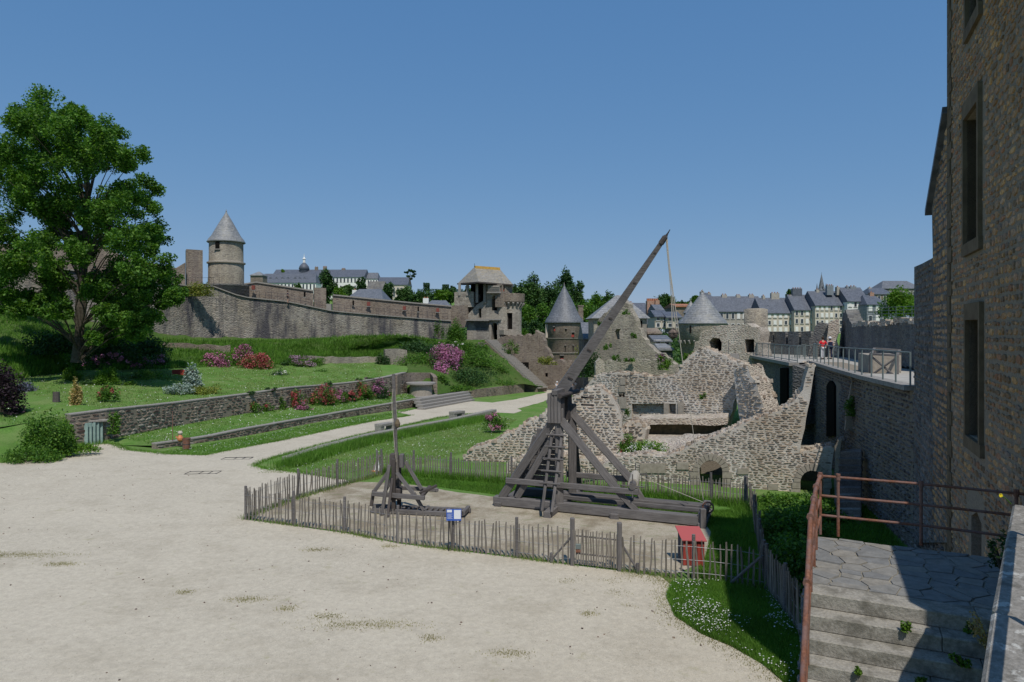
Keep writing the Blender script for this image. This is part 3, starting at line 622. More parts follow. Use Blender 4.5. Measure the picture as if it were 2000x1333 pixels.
o=profwall('parapet_wall','tall brown turret stub of wall touching the left side of the round tower','wall',[(364,487,560,95),(396,489,558,96)],2.,M['brown'])
t=curtain('curtain_wall','long rampart wall with dark stains between the round tower and the gatehouse',[(415,560,664,95),(472,581,664,96.5),(560,590,664,98),(650,609,664,101),(730,616,664,104),(881,628,668,110)],None)
# parapet behind the wall walk with coping, slits and red shutters
pst=[(468,558,590,99.5),(500,553,592,100.5),(560,562,598,102),(612,570,602,103)]
o=profwall('parapet_wall','brown parapet of the wall walk right of the round tower','wall',pst,.7,M['brown'],coping=None)
profwall('parapet_pier','square pier with a slit at the step in the rampart parapet','wall',[(614,562,602,103.2),(637,563,605,103.8)],1.2,M['brown'])
pst2=[(650,578,612,105),(730,586,620,107),(800,593,625,109.5),(881,600,630,112.5)]
profwall('parapet_wall','long brown parapet with pale coping leading to the gatehouse','wall',pst2,.7,M['brown'])
for st,lb in ((pst,'pale coping along the parapet near the round tower'),(pst2,'pale coping along the parapet that leads to the gatehouse')):
    T=[R(a,b-1.2,d+.3) for a,b,c,d in st]; mb=MB()
    for i in range(len(T)-1): mb.beam(T[i],T[i+1],1.0,.2)
    tag(mb.build('parapet_coping',M['granite']),lb,'coping')
for i,(x,y,Y,red) in enumerate([(595,575,101.5,0),(564,0,0,0),(690,592,105.8,0),(720,594,106.3,1),(790,602,108.7,1),(817,604,109.5,0),(855,606,111,1),(495,562,99.6,1)]):
    if not Y: continue
    c=R(x,y,Y); w,h=(.48,.6) if red else (.22,.75)
    t=thing('shuttered_opening' if red else 'arrow_slit',{0:'dark slit in the parapet nearest the round tower',2:'dark slit in the rampart parapet left of the first red shutter',3:'red shutter in the rampart parapet, middle of the long wall',4:'red shutter in the rampart parapet under the topiary hedge',5:'dark slit between two red shutters of the parapet',6:'red shutter in the rampart parapet nearest the gatehouse',7:'red shutter in the parapet just right of the round tower'}[i],'shutter' if red else 'slit',c)
    MB().box(c.x-w/2,c.x+w/2,c.y-.12,c.y+.1,c.z-h/2,c.z+h/2).build('shutter' if red else 'opening',M['shutter'] if red else M['dark'],t); MB().box(c.x-w/2-.12,c.x+w/2+.12,c.y-.08,c.y+.1,c.z-h/2-.15,c.z-h/2-.01).build('sill',M['granite'],t)
# railings
def railing(name,label,pts,h,npost,mt,rails=(1.0,),r=.03,group=None,bal=0,balh=None,rp=None):
    t=thing(name,label,'railing',pts[0],group); P=resample(pts,npost); up=Vector((0,0,1))
    for p in P: MB().tube([p,p+up*h],rp or r,5).build('post',mt,t)
    for f in rails:
        MB().tube([p+up*h*f for p in P],r*.9,5).build('rail',mt,t)
    if bal:
        for p in resample(pts,bal): MB().tube([p+up*.1,p+up*(balh or h*.97)],r*.4,4).build('bar',mt,t)
    return t
railing('wall_walk_railing','thin iron railing along the rampart walk left of the gatehouse',[R(472,580,97.2),R(560,589,98.6),R(640,607,101.4)],1.05,16,M['darkiron'],(1.,.55),.022)
railing('wall_walk_railing','thin iron railing on the lower stretch of the rampart walk',[R(650,608,101.6),R(730,615,104.6),R(875,626,110.3)],1.05,22,M['darkiron'],(1.,.55),.022)
mb=MB(); p=R(643,602,101.5); mb.box(p.x-.35,p.x+.35,p.y-.35,p.y+.35,p.z-1.7,p.z+.6); tag(mb.build('stone_pillar',M['granite']),'pale square pillar at the break in the rampart walk','pillar')
# round tower on the left
def cone_roof(parent,c,r,h,mt,flare=1.22,k=40,fin=True):
    MB().lathe(c,[(r*flare-.12,-.08),(r*flare,0),(r*flare*.97,.03*h),(r*1.02,h*.1),(r*.86,h*.2),(r*.62,h*.43),(r*.33,h*.7),(r*.1,h*.9),(.02,h)],k).build('roof',mt,parent,True)
    if fin: MB().lathe((c[0],c[1],c[2]+h*.93),[(r*.12,-.05*h),(.05,.05*h),(.12,.07*h),(.03,.09*h),(.02,.13*h)],8).build('finial',M['granite'],parent)
c=R(428,556,96.5); zt=c.z; s=96.5/F
t=thing('round_tower','small round watch tower with a conical slate roof above the left rampart','tower',(c.x,c.y+2.4,c.z-7))
C0=(c.x,c.y+2.4,0); top=(HY-470)*s; mid=(HY-512)*s
bm=MB().lathe((C0[0],C0[1],0),[(2.42,zt-.6),(2.42,mid),(2.34,mid+.2),(2.32,top+.2)],40); bm.build('tower_wall',M['rampartfar'],t,True)
MB().lathe(C0,[(2.42,mid-.1),(2.62,mid-.05),(2.62,mid+.12),(2.36,mid+.22)],40).build('string_course',M['cut'],t)
cone_roof(t,(C0[0],C0[1],top),2.34,(470-407)*s,M['slatel'],1.13)
x=R(413,0,94.6).x; MB().box(x-.3,x+.28,C0[1]-2.42,C0[1]-1.8,(HY-486)*s,(HY-472)*s).build('window',M['dark'],t); MB().box(x-.45,x+.4,C0[1]-2.5,C0[1]-2.0,(HY-488)*s,(HY-486.3)*s).build('sill',M['granite'],t)
MB().lathe((C0[0],C0[1],0),[(1.9,(HY-585)*s),(2.9,zt-.35),(3.1,zt-.1),(3.1,zt+.1),(2.3,zt+.12)],40).build('bracket',M['shade'],t)
railing('tower_railing','light railing around the foot of the round tower',[R(368,560,92.5),R(400,560,93.5),R(428,559,93.2)],1.2,6,M['darkiron'],(1.,),.02)
# ============================================================ GATEHOUSE
gh=thing('gatehouse','ruined stone gatehouse with a hipped slate roof, loggia and arched openings','tower',R(960,668,112))
g0=PL(905,113,1000,110.5)
def wallpart(pl,outline,thick,name,mt,parent,holes=(),front=0): return slab([pl.sz(*p) for p in outline],[[pl.sz(*q) for q in h] for h in holes],pl,thick,name,mt,parent,front)
gm=M['ashlar']
wallpart(g0,[(912,670),(912,617),(932,595),(947,586),(947,556),(978,556),(978,668)],1.3,'front_wall',gm,gh,[arch(960.5,971,578,607,8,True),rect(934.5,940,603,621),arch(960.5,971.5,631,664,8)])
wallpart(g0,[(915,664),(915,572),(980,572),(980,664)],.3,'inner_shade',M['dark'],gh,front=4.2)  # black sheet behind the front openings, interior shade in its colour
wallpart(g0,[(888,630),(888,574),(926,574),(926,598),(914,612),(914,630)],3,'side_wall',M['brown'],gh,front=1.0)
wallpart(g0,[(906,555),(950,555),(950,600),(906,600)],.4,'loggia_shade',M['dark'],gh,front=3.2); wallpart(g0,[(880,640),(880,597),(914,597),(914,640)],2.,'link_wall',M['brown'],gh,front=-.2); wallpart(g0,[(888,600),(888,573),(926,572),(926,600)],.6,'loggia_parapet',gm,gh,front=-.15)  # loggia backing is near-black: the shade behind the posts is painted in
g1=PL(955,110.5,978,110)
wallpart(g1,[(953,571),(953,558),(975,558),(975,571)],1.2,'dormer_block',M['cut'],gh)
for y in (560.5,563.5,566.5,569): wallpart(g1,[(953,y+.9),(953,y),(975,y),(975,y+.9)],.2,'stone_course',M['granite'],gh,front=-.12)
wallpart(g1,[(951,573),(952,570.8),(976,570.8),(977,573)],1.4,'cornice',M['granite'],gh,front=-.2)
wallpart(g0,[(956,581),(960.5,574),(966,571.5),(971,574),(976,581),(972,581),(966,577),(961,581)],.5,'hood_mould',M['cut'],gh,front=-.3)
wallpart(g0,[(953,624),(958,616),(966,611.5),(974,615),(979,624)],.7,'pediment',M['cut'],gh,front=-.45); wallpart(g0,[(952,626),(952,623.5),(980,623.5),(980,626)],.9,'cornice',M['granite'],gh,front=-.6)
for a,b in ((956,960),(972,976.5)): wallpart(g0,[(a,667),(a,632),(b,632),(b,667)],.5,'jamb',M['cut'],gh,front=-.18)
wallpart(g0,[(913,627),(913,624.5),(958,624.5),(958,627.5)],1.4,'ledge',M['granite'],gh,front=-.9)
# dark curved corbel below the ledge
mb=MB(); L=[g0.P(927,627,-.7),g0.P(956,627,-.7)]; 
for a,b,c_,d in ((627,632,-.75,-.45),(632,640,-.45,-.1),(640,652,-.1,.05)):
    p=[g0.P(925+(a-627)*.25,a,c_),g0.P(956,a,c_),g0.P(955,b,d),g0.P(926+(b-627)*.28,b,d)]; mb.add(p,[(0,1,2,3)])
mb.build('corbel_vault',M['shade'],gh)
# loggia posts and lower parapet
for x in (898,913.5,932,947): 
    a=g0.P(x,554,-.1); b=g0.P(x,578 if x<930 else 592,-.1); beamo('post',a,b,.42,.42,M['granite'],gh,up=(0,1,0))
for x in (899,931): 
    a=g0.P(x,554,3.5); b=g0.P(x,575,3.5); beamo('post',a,b,.4,.4,M['granite'],gh,up=(0,1,0))
wallpart(g0,[(888,574),(888,571),(925,570),(925,576)],.5,'loggia_rail',gm,gh,front=-.1)
for x in (892,897): wallpart(g0,arch(x-1.8,x+1.8,590,594.5,6),.2,'gun_loop',M['dark'],gh,front=.9)
g2=PL(974,110.2,1004,113)
wallpart(g2,[(974,600),(974,554),(1001,554),(1000,600)],.8,'right_wall',M['brown'],gh,[rect(977,980.5,558,569.5),rect(983,986.5,558,569.5)])
for a in (977,983): wallpart(g2,rect(a,a+3.5,564,569.5),.1,'red_shutter',M['redpaint'],gh,front=.25)
wallpart(g2,rect(976,1000,556,571),.1,'room_shade',M['dark'],gh,front=.7)  # black sheet paints the unlit room behind the windows
# hipped roof
e=[R(894.5,553.5,113.4),R(952,550.5,108.6),R(1001.5,555,113.5),R(945,553,119)]; r0=R(927,521.5,114.2); r1=R(975.5,525,115.3)
e=[R(894.5,553.5,114.5),R(935,550.5,109.2),R(1001.5,555.5,111.8),R(975,555,118.5),R(905,554,119.5)]
obj('roof',[*e,r0,r1],[(0,1,5),(1,2,6,5),(2,3,6),(3,4,5,6),(4,0,5)],M['slatep'],gh)
MB().beam(r0+Vector((0,-.1,-.12)),r1+Vector((0,-.1,-.12)),.9,.5).build('ridge',M['lichen'],gh)
mb=MB()
for i in range(5): mb.beam(e[i]-Vector((0,0,.12)),e[(i+1)%5]-Vector((0,0,.12)),.3,.22)
mb.build('eaves',M['woodd'],gh); MB().tube([r0,r0+Vector((0,0,.6))],[.06,.02],5).build('finial',M['darkiron'],gh)
MB().add([e[i]-Vector((0,0,.3)) for i in range(5)],[(0,1,2,3,4)]).build('ceiling',M['dark'],gh)
# round tower at its right with machicolation
sg=112.5/F; c=R(998,646,113.2); rr=2.25
def holes_cyl(name,cx,cy,r,z0_,z1,px0,px1,Y,mt,parent,ah=None):
    """cylinder wall with one arched opening cut by leaving panels out"""
    k=48; rows=14; mb=MB(); zs=np.linspace(z0_,z1,rows+1)
    for i in range(rows):
        for j in range(k):
            a0=2*math.pi*j/k; a1=2*math.pi*(j+1)/k; am=(a0+a1)/2; x=cx+r*math.cos(am); y=cy+r*math.sin(am); zm=(zs[i]+zs[i+1])/2
            px=CX+F*x/y; py=HY-F*zm/y
            if y<cy and ah and inpoly([(px,py)],ah)[0]: continue
            mb.quadbox([(cx+(r-.5)*math.cos(a0),cy+(r-.5)*math.sin(a0),zs[i]),(cx+r*math.cos(a0),cy+r*math.sin(a0),zs[i]),(cx+r*math.cos(a1),cy+r*math.sin(a1),zs[i]),(cx+(r-.5)*math.cos(a1),cy+(r-.5)*math.sin(a1),zs[i])],
                       [(cx+(r-.5)*math.cos(a0),cy+(r-.5)*math.sin(a0),zs[i+1]),(cx+r*math.cos(a0),cy+r*math.sin(a0),zs[i+1]),(cx+r*math.cos(a1),cy+r*math.sin(a1),zs[i+1]),(cx+(r-.5)*math.cos(a1),cy+(r-.5)*math.sin(a1),zs[i+1])])
    return mb.build(name,mt,parent)
holes_cyl('turret_wall',c.x,c.y,1.75,(HY-670)*sg,(HY-596)*sg,0,0,0,gm,gh,arch(989.5,1002,609,645,10,True))
MB().lathe((c.x,c.y,0),[(1.2,(HY-670)*sg),(1.2,(HY-600)*sg)],20).build('room_shade',M['dark'],gh)  # black cylinder paints the shade inside the turret arch
wallpart(PL(974,110.8,990,111),[(974,668),(974,600),(990,600),(990,668)],1,'link_wall',gm,gh)
MB().lathe((c.x,c.y,0),[(1.6,(HY-598)*sg),(2.25,(HY-590)*sg),(2.3,(HY-574)*sg),(1.9,(HY-574)*sg),(1.9,(HY-590)*sg)],36).build('battlement',M['brown'],gh)
for j in range(18):
    a=2*math.pi*j/18; u=Vector((math.cos(a),math.sin(a),0)); p=Vector((c.x,c.y,0))+u*1.65; mb=MB()
    mb.beam(p+Vector((0,0,(HY-601)*sg)),p+u*.55+Vector((0,0,(HY-592)*sg)),.28,.35); mb.build('corbel',M['granite'],gh)
wallpart(PL(984,109.6,1020,111.5),[(984,654),(984,645),(1018,650),(1018,657)],2.2,'plinth',M['cut'],gh)
# wall under the gatehouse, stairway and low ruins
gw=PL(962,110.5,1160,104)
ruinwall('ruined_wall','broken brown curtain wall falling away to the right of the gatehouse stair','wall',gw,[(964,760),(963,668),(985,657),(1015,655),(1040,655),(1046,645),(1058,652),(1063,672),(1072,688),(1078,706),(1110,704),(1150,706),(1152,760)],1.4,M['brown'],[arch(1024,1032,714,731,8),rect(1064.5,1070,729,736.5)],.25,0 if 0 else None)
ruinwall('opening_shade','near-black sheet behind the small openings beside the stair, painting in their shade','wall',PL(1015,108.5,1080,107),[(1018,740),(1018,708),(1076,708),(1076,740)],.3,M['dark'],ragamt=0)  # black sheet added behind the openings, their shade is its colour
st=thing('stone_staircase','long straight stone staircase climbing to the gatehouse door','staircase',R(1060,757,100))
a=R(1058,757,101.5); b=R(957,663,108.5); n=32; d=(b-a)/n; hd=Vector((d.x,d.y,0)).normalized(); sd=Vector((hd.y,-hd.x,0))
for i in range(n):
    p=a+d*i; beamo('step',p-sd*1.1,p+sd*1.1,.62,abs(d.z)*1.02,M['granite'],st,bev=.015)
obj('stair_base',[a+sd*1.2-Vector((0,0,2)),b+sd*1.2-Vector((0,0,9)),b+sd*1.2-Vector((0,0,.15)),a+sd*1.2-Vector((0,0,.15)),a-sd*1.2-Vector((0,0,2)),b-sd*1.2-Vector((0,0,9)),b-sd*1.2-Vector((0,0,.15)),a-sd*1.2-Vector((0,0,.15))],[(0,1,2,3),(4,7,6,5),(3,2,6,7),(0,3,7,4),(1,5,6,2)],M['brown'],st)
# round tower with the tall slate cone, right of the gatehouse
c=R(1102,646,124); s=124/F; rr=3.2
t=thing('round_tower','stout round tower with a tall flared slate cone and small red windows','tower',(c.x,c.y,-8))
MB().lathe((c.x,c.y,0),[(rr*.96,(HY-715)*s),(rr*.97,(HY-661)*s),(rr*1.0,(HY-660)*s),(rr*1.0,(HY-628)*s)],48).build('tower_wall',M['brown'],t,True)
cone_roof(t,(c.x,c.y,(HY-631)*s),rr,(631-556)*s,M['slate'],1.12)
for z in (661,689): MB().lathe((c.x,c.y,0),[(rr*.98,(HY-z-.7)*s),(rr*1.025,(HY-z)*s),(rr*.98,(HY-z+.7)*s)],48).build('string_course',M['granite'],t)
for (x,y,w,h,rd) in ((1081,643,3.4,8,1),(1102.5,645,3,5,0),(1116,654,6,9,1),(1095,699,6,11,1),(1101.5,680,1,11,0),(1117,680,1,11,0),(1133,696,2,18,0)):
    dx=(x-1102)/F*(c.y-2); dx=max(-3.1,min(3.1,dx)); y0=c.y-math.sqrt(max(.05,rr*rr-dx*dx))
    f=MB().box(c.x+dx-w*s/2,c.x+dx+w*s/2,y0-.06,y0+.5,(HY-y-h/2)*s,(HY-y+h/2)*s).build('window',M['dark'],t)
    if rd: MB().box(c.x+dx-w*s/2+.03,c.x+dx+w*s/2-.03,y0-.1,y0+.3,(HY-y-h/2)*s,(HY-y)*s).build('red_shutter',M['redpaint'],t)
    MB().box(c.x+dx-w*s/2-.12,c.x+dx+w*s/2+.12,y0-.1,y0+.3,(HY-y+h/2)*s,(HY-y+h/2+1.2)*s).build('lintel',M['granite'],t)
x0=c.x+rr*.8; mb=MB(); mb.box(x0,x0+.9,c.y,c.y+.8,(HY-635)*s,(HY-599)*s); mb.box(x0-.1,x0+1.,c.y-.1,c.y+.9,(HY-599)*s,(HY-596.5)*s); mb.build('chimney',M['brown'],t)
mb=MB(); mb.box(c.x-rr*1.07,c.x-rr*.8,c.y-1,c.y+.6,(HY-660)*s,(HY-633)*s); mb.build('latrine_turret',M['render'],t)
# gable ruin behind the throwing arm and what stands behind it
pg=PL(1150,76,1345,70)
ruinwall('gable_ruin','tall ivy-topped ruined gable wall with a square window, behind the throwing arm','ruin',pg,[(1148,745),(1150,700),(1163,660),(1167,628),(1180,612),(1205,592),(1214,585),(1222,592),(1232,608),(1238,618),(1243,632),(1252,650),(1262,672),(1285,690),(1305,700),(1318,712),(1318,745)],1.2,M['rampartfar'],[[(1202,663),(1201,648),(1204,643),(1213,643),(1217,648),(1217,664)]],.2)
ruinwall('low_ruin_wall','long low grey wall in front of the ruined gable','wall',PL(1180,66,1330,62),[(1180,745),(1183,705),(1250,702),(1300,703),(1318,712),(1325,745)],.9,M['rampartfar'],ragamt=.08)
ruinwall('wall_pier','narrow lit pier of rubble at the left end of the low grey wall','wall',PL(1160,62,1182,62),[(1162,742),(1164,708),(1172,700),(1181,708),(1182,742)],.9,M['ruin'],ragamt=.08)
c=R(1208,646,96); s=96/F
t=thing('slate_tower','square tower with a steep pale slate roof behind the ruined gable','tower',(c.x,c.y,-8)); q=[(c.x-3.9,c.y-3.5),(c.x+3.3,c.y-3.5),(c.x+3.3,c.y+3),(c.x-3.9,c.y+3)]
MB().quadbox([(x,y,-8) for x,y in q],[(x,y,(HY-622)*s) for x,y in q]).build('tower_wall',M['ashlar'],t)
q2=[(c.x-4.3,c.y-4),(c.x+3.7,c.y-4),(c.x+3.7,c.y+3.5),(c.x-4.3,c.y+3.5)]; a0=(c.x-.35,c.y,(HY-577)*s); a1=(c.x+.55,c.y,(HY-577)*s)
obj('roof',[(x,y,(HY-623)*s) for x,y in q2]+[a0,a1],[(0,1,5,4),(1,2,5),(2,3,4,5),(3,0,4),(3,2,1,0)],M['slatel'],t)
p=R(1250,628,92.5); MB().box(p.x-.9,p.x+.3,p.y-.06,p.y+.3,p.z-.8,p.z+.1).build('opening',M['dark'],t)
# ============================================================ RIGHT-HAND RUINS
# W1+W2 : front facade of the ruined hall with two arches
pf=PL(1150,32.5,1620,29.2)
A1=arch(1366,1411,899,962,10); A2=arch(1563,1608,919,990,10)
f,poly,H=ruinwall('hall_facade','sunlit rubble facade of the ruined hall with two low brick arches','ruin',pf,[(1168,990),(1172,912),(1200,893),(1262,888),(1300,893),(1330,882),(1365,862),(1410,846),(1450,829),(1490,815),(1527,801),(1550,785),(1568,762),(1573,738),(1580,716),(1590,712),(1592,716),(1585,760),(1574,820),(1563,883),(1600,878),(1630,872),(1624,930),(1618,1006),(1400,998)],1.3,M['mortar'],[A1,A2],.05,-6.2,stones=(.25,.088),smat=M['stones'],nmax=300,seed=11,depth=.022)
for A,dp in ((A1,.0),(A2,0)):
    cx=(A[0][0]+A[-1][0])/2; r=(A[-1][0]-A[0][0])/2; ys=A[1][1]
    for i in range(11):
        t0=math.pi*i/11+.02; t1=math.pi*(i+1)/11-.02
        q=[(cx+math.cos(a)*rr_,ys-math.sin(a)*rr_) for a,rr_ in ((t0,r),(t0,r+13),(t1,r+13),(t1,r))]
        wallpart(pf,q,.4,'arch_stone',M['cut'],f,front=-.07)
    for k in range(4):
        for x in ((A[0][0]-13,A[0][0]),(A[-1][0],A[-1][0]+13)):
            w=random.choice([0,3,6]); y0=ys+k*13; q=rect(x[0]-(w if x[0]<cx else 0),x[1]+(w if x[0]>cx else 0),y0+.6,y0+12.4); wallpart(pf,q,.4,'jamb_stone',M['cut'],f,front=-.06)
for q in (rect(1322,1345,903,917),rect(1250,1300,905,924),rect(1440,1462,915,926),rect(1500,1520,945,957)): wallpart(pf,q,.3,'dressed_stone',M['cut'],f,front=-.06)
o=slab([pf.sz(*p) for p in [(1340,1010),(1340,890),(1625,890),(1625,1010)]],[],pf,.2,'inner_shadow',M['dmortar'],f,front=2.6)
railing('arch_window_bars','thin dark iron bars set in the left hall arch','',1,2,M['darkiron']) if 0 else None
# left arm: rubble wall stepping down to the grass
pfl=PL(880,33,1180,33.5)
ruinwall('rubble_wall','sunlit rubble wall stepping down towards the grass behind the big engine','ruin',PL(900,37,1200,35.5),[(898,925),(905,893),(925,876),(955,868),(985,848),(1005,845),(1035,820),(1060,812),(1072,800),(1100,792),(1130,770),(1150,760),(1172,757),(1200,780),(1215,820),(1222,880),(1225,940),(1100,950)],1.3,M['mortar'],ragamt=.16,stones=(.28,.12),smat=M['stones'],nmax=300,seed=12,depth=.035)
ruinwall('rubble_wall','low front stretch of rubble wall behind the back picket fence','ruin',PL(960,33.6,1180,32.7),[(985,960),(990,905),(1020,895),(1050,905),(1090,890),(1130,896),(1170,905),(1172,985)],1.,M['mortar'],ragamt=.1,stones=(.28,.12),smat=M['stones'],nmax=200,seed=13,depth=.035)
# main back wall W3 with niches
pb=PL(1140,44,1450,39.5)
N1=rect(1234,1320,789,824)
f3,poly,H=ruinwall('niche_wall','high sunlit rubble wall with a shallow oblong niche, centre of the ruins','ruin',pb,[(1140,930),(1139,765),(1152,745),(1165,733),(1205,727),(1240,732),(1262,735),(1300,737),(1325,728),(1345,697),(1372,680),(1400,690),(1430,706),(1462,716),(1464,735),(1442,752),(1432,790),(1420,838),(1420,930)],1.4,M['mortar'],[N1],.1,-5,stones=(.29,.11),smat=M['stones'],nmax=300,seed=14,depth=.026)
slab([pb.sz(*p) for p in rect(1225,1330,780,832)],[],pb,.4,'niche_back',M['mortar'],f3,front=.35)
rs=np.random.default_rng(15); A=courses([pb.sz(*p) for p in N1],[],(.29,.11),rs); lay_stones([(pb.pt(a[0],a[1],.35),pb.ang,a[2],a[3]) for a in A],f3,M['stones'],60,.05)
for q in (rect(1209,1222,754,766),rect(1209,1224,776,798),rect(1297,1307,788,816),rect(1324,1336,786,816),rect(1212,1222,738,752)): wallpart(pb,q,.3,'dressed_stone',M['cut'],f3,front=-.08)
wallpart(pb,rect(1209,1220,768,776),.3,'putlog_hole',M['dark'],f3,front=-.02)
# ledge and dark groove
pl2=PL(1230,39.2,1425,37.4)
ruinwall('ledge_wall','long stone ledge overhanging a dark groove below the niche wall','ledge',pl2,[(1240,832),(1245,818),(1300,817),(1360,818),(1421,816),(1421,829),(1395,832),(1330,829),(1262,830)],2.2,M['ochre'] if 0 else M['ruin'],ragamt=.03)
ruinwall('groove_wall','sunken wall under the overhanging ledge, the recess shade put into its dark colour','wall',PL(1250,39.6,1420,38),[(1250,860),(1246,828),(1420,826),(1400,845),(1370,850),(1300,850)],.8,flatn('recess_shade_stone',(.05,.05,.03),(.13,.11,.07),5),ragamt=0)  # shade of the groove is put into the dark stone colour
loft('ruin_terrace',[[R(1165,915,33.5),R(1200,895,33.8),R(1300,894,33.2),R(1350,872,33),R(1420,845,32.2),R(1500,812,31.6),R(1560,775,31)],[R(1165,880,37),R(1210,862,38),R(1262,848,39.4),R(1330,850,38.6),R(1390,848,37.6),R(1440,830,37),R(1490,812,37)]],M['ruin'],40,6,.06)
# rubble block below niche left
ruinwall('rubble_pier','crumbling rubble pier left of the flower pit','ruin',PL(1195,36.6,1262,36),[(1205,900),(1212,850),(1222,830),(1235,822),(1250,826),(1262,840),(1258,865),(1240,895)],1.5,M['mortar'],ragamt=.1,stones=(.3,.14),smat=M['stones'],nmax=80,seed=17,depth=.07)
# slanting buttress at right of W3 and the dark sliver
ps=PL(1440,38.6,1500,37)
ruinwall('buttress','lit rubble buttress slanting down at the right of the niche wall','ruin',ps,[(1449,845),(1440,790),(1434,742),(1432,720),(1460,715),(1466,735),(1478,748),(1490,790),(1500,832),(1498,850)],1.4,M['mortar'],ragamt=.08,stones=(.34,.14),smat=M['stones'],nmax=120,seed=18,depth=.06)
# upper ruin mass with doorway and hole
pu=PL(1340,58,1500,54)
DH=[(1386,694),(1385,668),(1392,660),(1405,661),(1410,670),(1409,684),(1398,694)]
fu,poly,H=ruinwall('upper_ruin','ragged pale ruin with a broken window hole and a low doorway, above the niche wall','ruin',pu,[(1318,760),(1322,735),(1336,718),(1350,690),(1357,668),(1374,645),(1395,637),(1425,635),(1450,634),(1470,640),(1486,648),(1489,700),(1470,730),(1466,760)],2.4,M['ruin'],[DH,rect(1455,1473,663,689)],.22)
wallpart(pu,[(1380,700),(1380,655),(1480,655),(1480,700)],.2,'inner_shade',M['dark'],fu,front=2.3) if fu.type=='EMPTY' else slab([pu.sz(*p) for p in [(1380,700),(1380,655),(1480,655),(1480,700)]],[],pu,.2,'dark_interior',M['dark'],fu,front=2.2)
c=R(1476,646,63); s=63/F; tag(MB().lathe((c.x,c.y,0),[(1.05,(HY-690)*s),(1.05,(HY-605)*s),(.75,(HY-603)*s),(0,(HY-606)*s)],28).build('turret_stub',M['rampartfar'],None,True),'round roofless turret stub of pale masonry above the doorway ruin','tower')
t=thing('stone_stairs','short steep stairs up to the dark doorway of the upper ruin','stairs',R(1434,716,52))
for i in range(9):
    a=R(1424,717-i*3.0,51.5+i*.33); b=R(1444,717-i*3.0,51.2+i*.33); beamo('step',a,b,.4,.15,M['granite'],t,bev=.01)
railing('stair_handrail','iron handrails of the short stairs to the doorway',[R(1423,716,51.3),R(1423,690,54)],.95,5,M['darkiron'],(1.,.5),.02)
# ============================================================ RAMPART ON THE RIGHT (in shade)
EA=[Vector((12.7,21.6,-1.80)),Vector((14.0,27,-1.83)),Vector((15.6,32.5,-1.86)),Vector((18.3,41.4,-1.9))]
EB=[Vector((17.15,41.5,-2.05)),Vector((20.4,60.8,-2.1))]
ra=thing('castle_rampart','high shaded rampart wall carrying the paved terrace, right of the ruins','wall',(14,27,-9))
def vwall(pts,zb,thick,mt,parent,name='core'):
    V=[];Fc=[];n=len(pts)
    for i,p in enumerate(pts):
        d=(pts[min(i+1,n-1)]-pts[max(i-1,0)]); d.z=0; d.normalize(); nb=Vector((d.y,-d.x,0))*thick
        V+=[(p.x,p.y,zb),tuple(p),tuple(p+nb),(p.x+nb.x,p.y+nb.y,zb)]
    for i in range(n-1):
        for k in range(4): Fc.append((4*i+k,4*i+4+k,4*i+4+(k+1)%4,4*i+(k+1)%4))
    Fc+=[(0,1,2,3),(4*n-1,4*n-2,4*n-3,4*n-4)]; return obj(name,V,Fc,mt,parent)
def stones_on_line(pts,zb,parent,mt,size,nmax,seed,depth=.04,holes_px=(),far_first=True):
    rs=np.random.default_rng(seed); out=[]
    for i in range(len(pts)-1):
        # wall seen from its left side: run from far to near so that the face looks at the camera
        a,b=pts[i+1],pts[i]; pl=Plane(a,b); L=(b.xy-a.xy).length
        H=[[pl.sz(*q) for q in h] for h in holes_px]
        A=courses([(0,zb),(0,a.z-.12),(L,b.z-.12),(L,zb)],H,size,rs); out+=[(pl.pt(x[0],x[1],0),pl.ang,x[2],x[3]) for x in A]
    lay_stones(out,parent,mt,nmax,depth)
prevA=[Vector((9.4,14.7,-1.8))]+EA
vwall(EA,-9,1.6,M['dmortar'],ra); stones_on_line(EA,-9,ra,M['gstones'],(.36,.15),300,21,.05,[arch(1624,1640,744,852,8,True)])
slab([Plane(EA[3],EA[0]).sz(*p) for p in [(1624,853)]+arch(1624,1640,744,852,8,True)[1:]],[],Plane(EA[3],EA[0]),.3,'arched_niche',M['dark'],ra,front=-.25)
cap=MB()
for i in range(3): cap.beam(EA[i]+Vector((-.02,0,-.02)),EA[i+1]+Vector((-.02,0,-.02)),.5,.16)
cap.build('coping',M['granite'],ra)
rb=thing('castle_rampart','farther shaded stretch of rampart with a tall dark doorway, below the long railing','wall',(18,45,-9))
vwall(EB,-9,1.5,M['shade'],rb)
pbx=Plane(EB[1],EB[0])
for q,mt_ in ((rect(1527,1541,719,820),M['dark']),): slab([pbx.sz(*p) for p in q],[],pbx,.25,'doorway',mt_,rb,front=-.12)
MB().beam(EB[0],EB[1],.6,.2).build('coping',M['granite'],rb)
# its lit near end and buttress
pe=Plane((17.1,41.2),(18.6,41.2))
ruinwall('cross_wall','narrow sunlit wall end between the two shaded rampart stretches','wall',pe,[(1574,830),(1573,770),(1573,722),(1575,712),(1590,708),(1592,716),(1583,770),(1583,830)],1.2,M['mortar'],ragamt=.06,stones=(.4,.14),smat=M['stones'],nmax=80,seed=23,depth=.08)
ruinwall('buttress_block','square shaded buttress jutting from the rampart, left of the lit wall end','wall',Plane((16.6,41.9),(17.2,40.9)),[(1548,830),(1548,713),(1574,722),(1574,830)],1.0,M['shade'],ragamt=0)
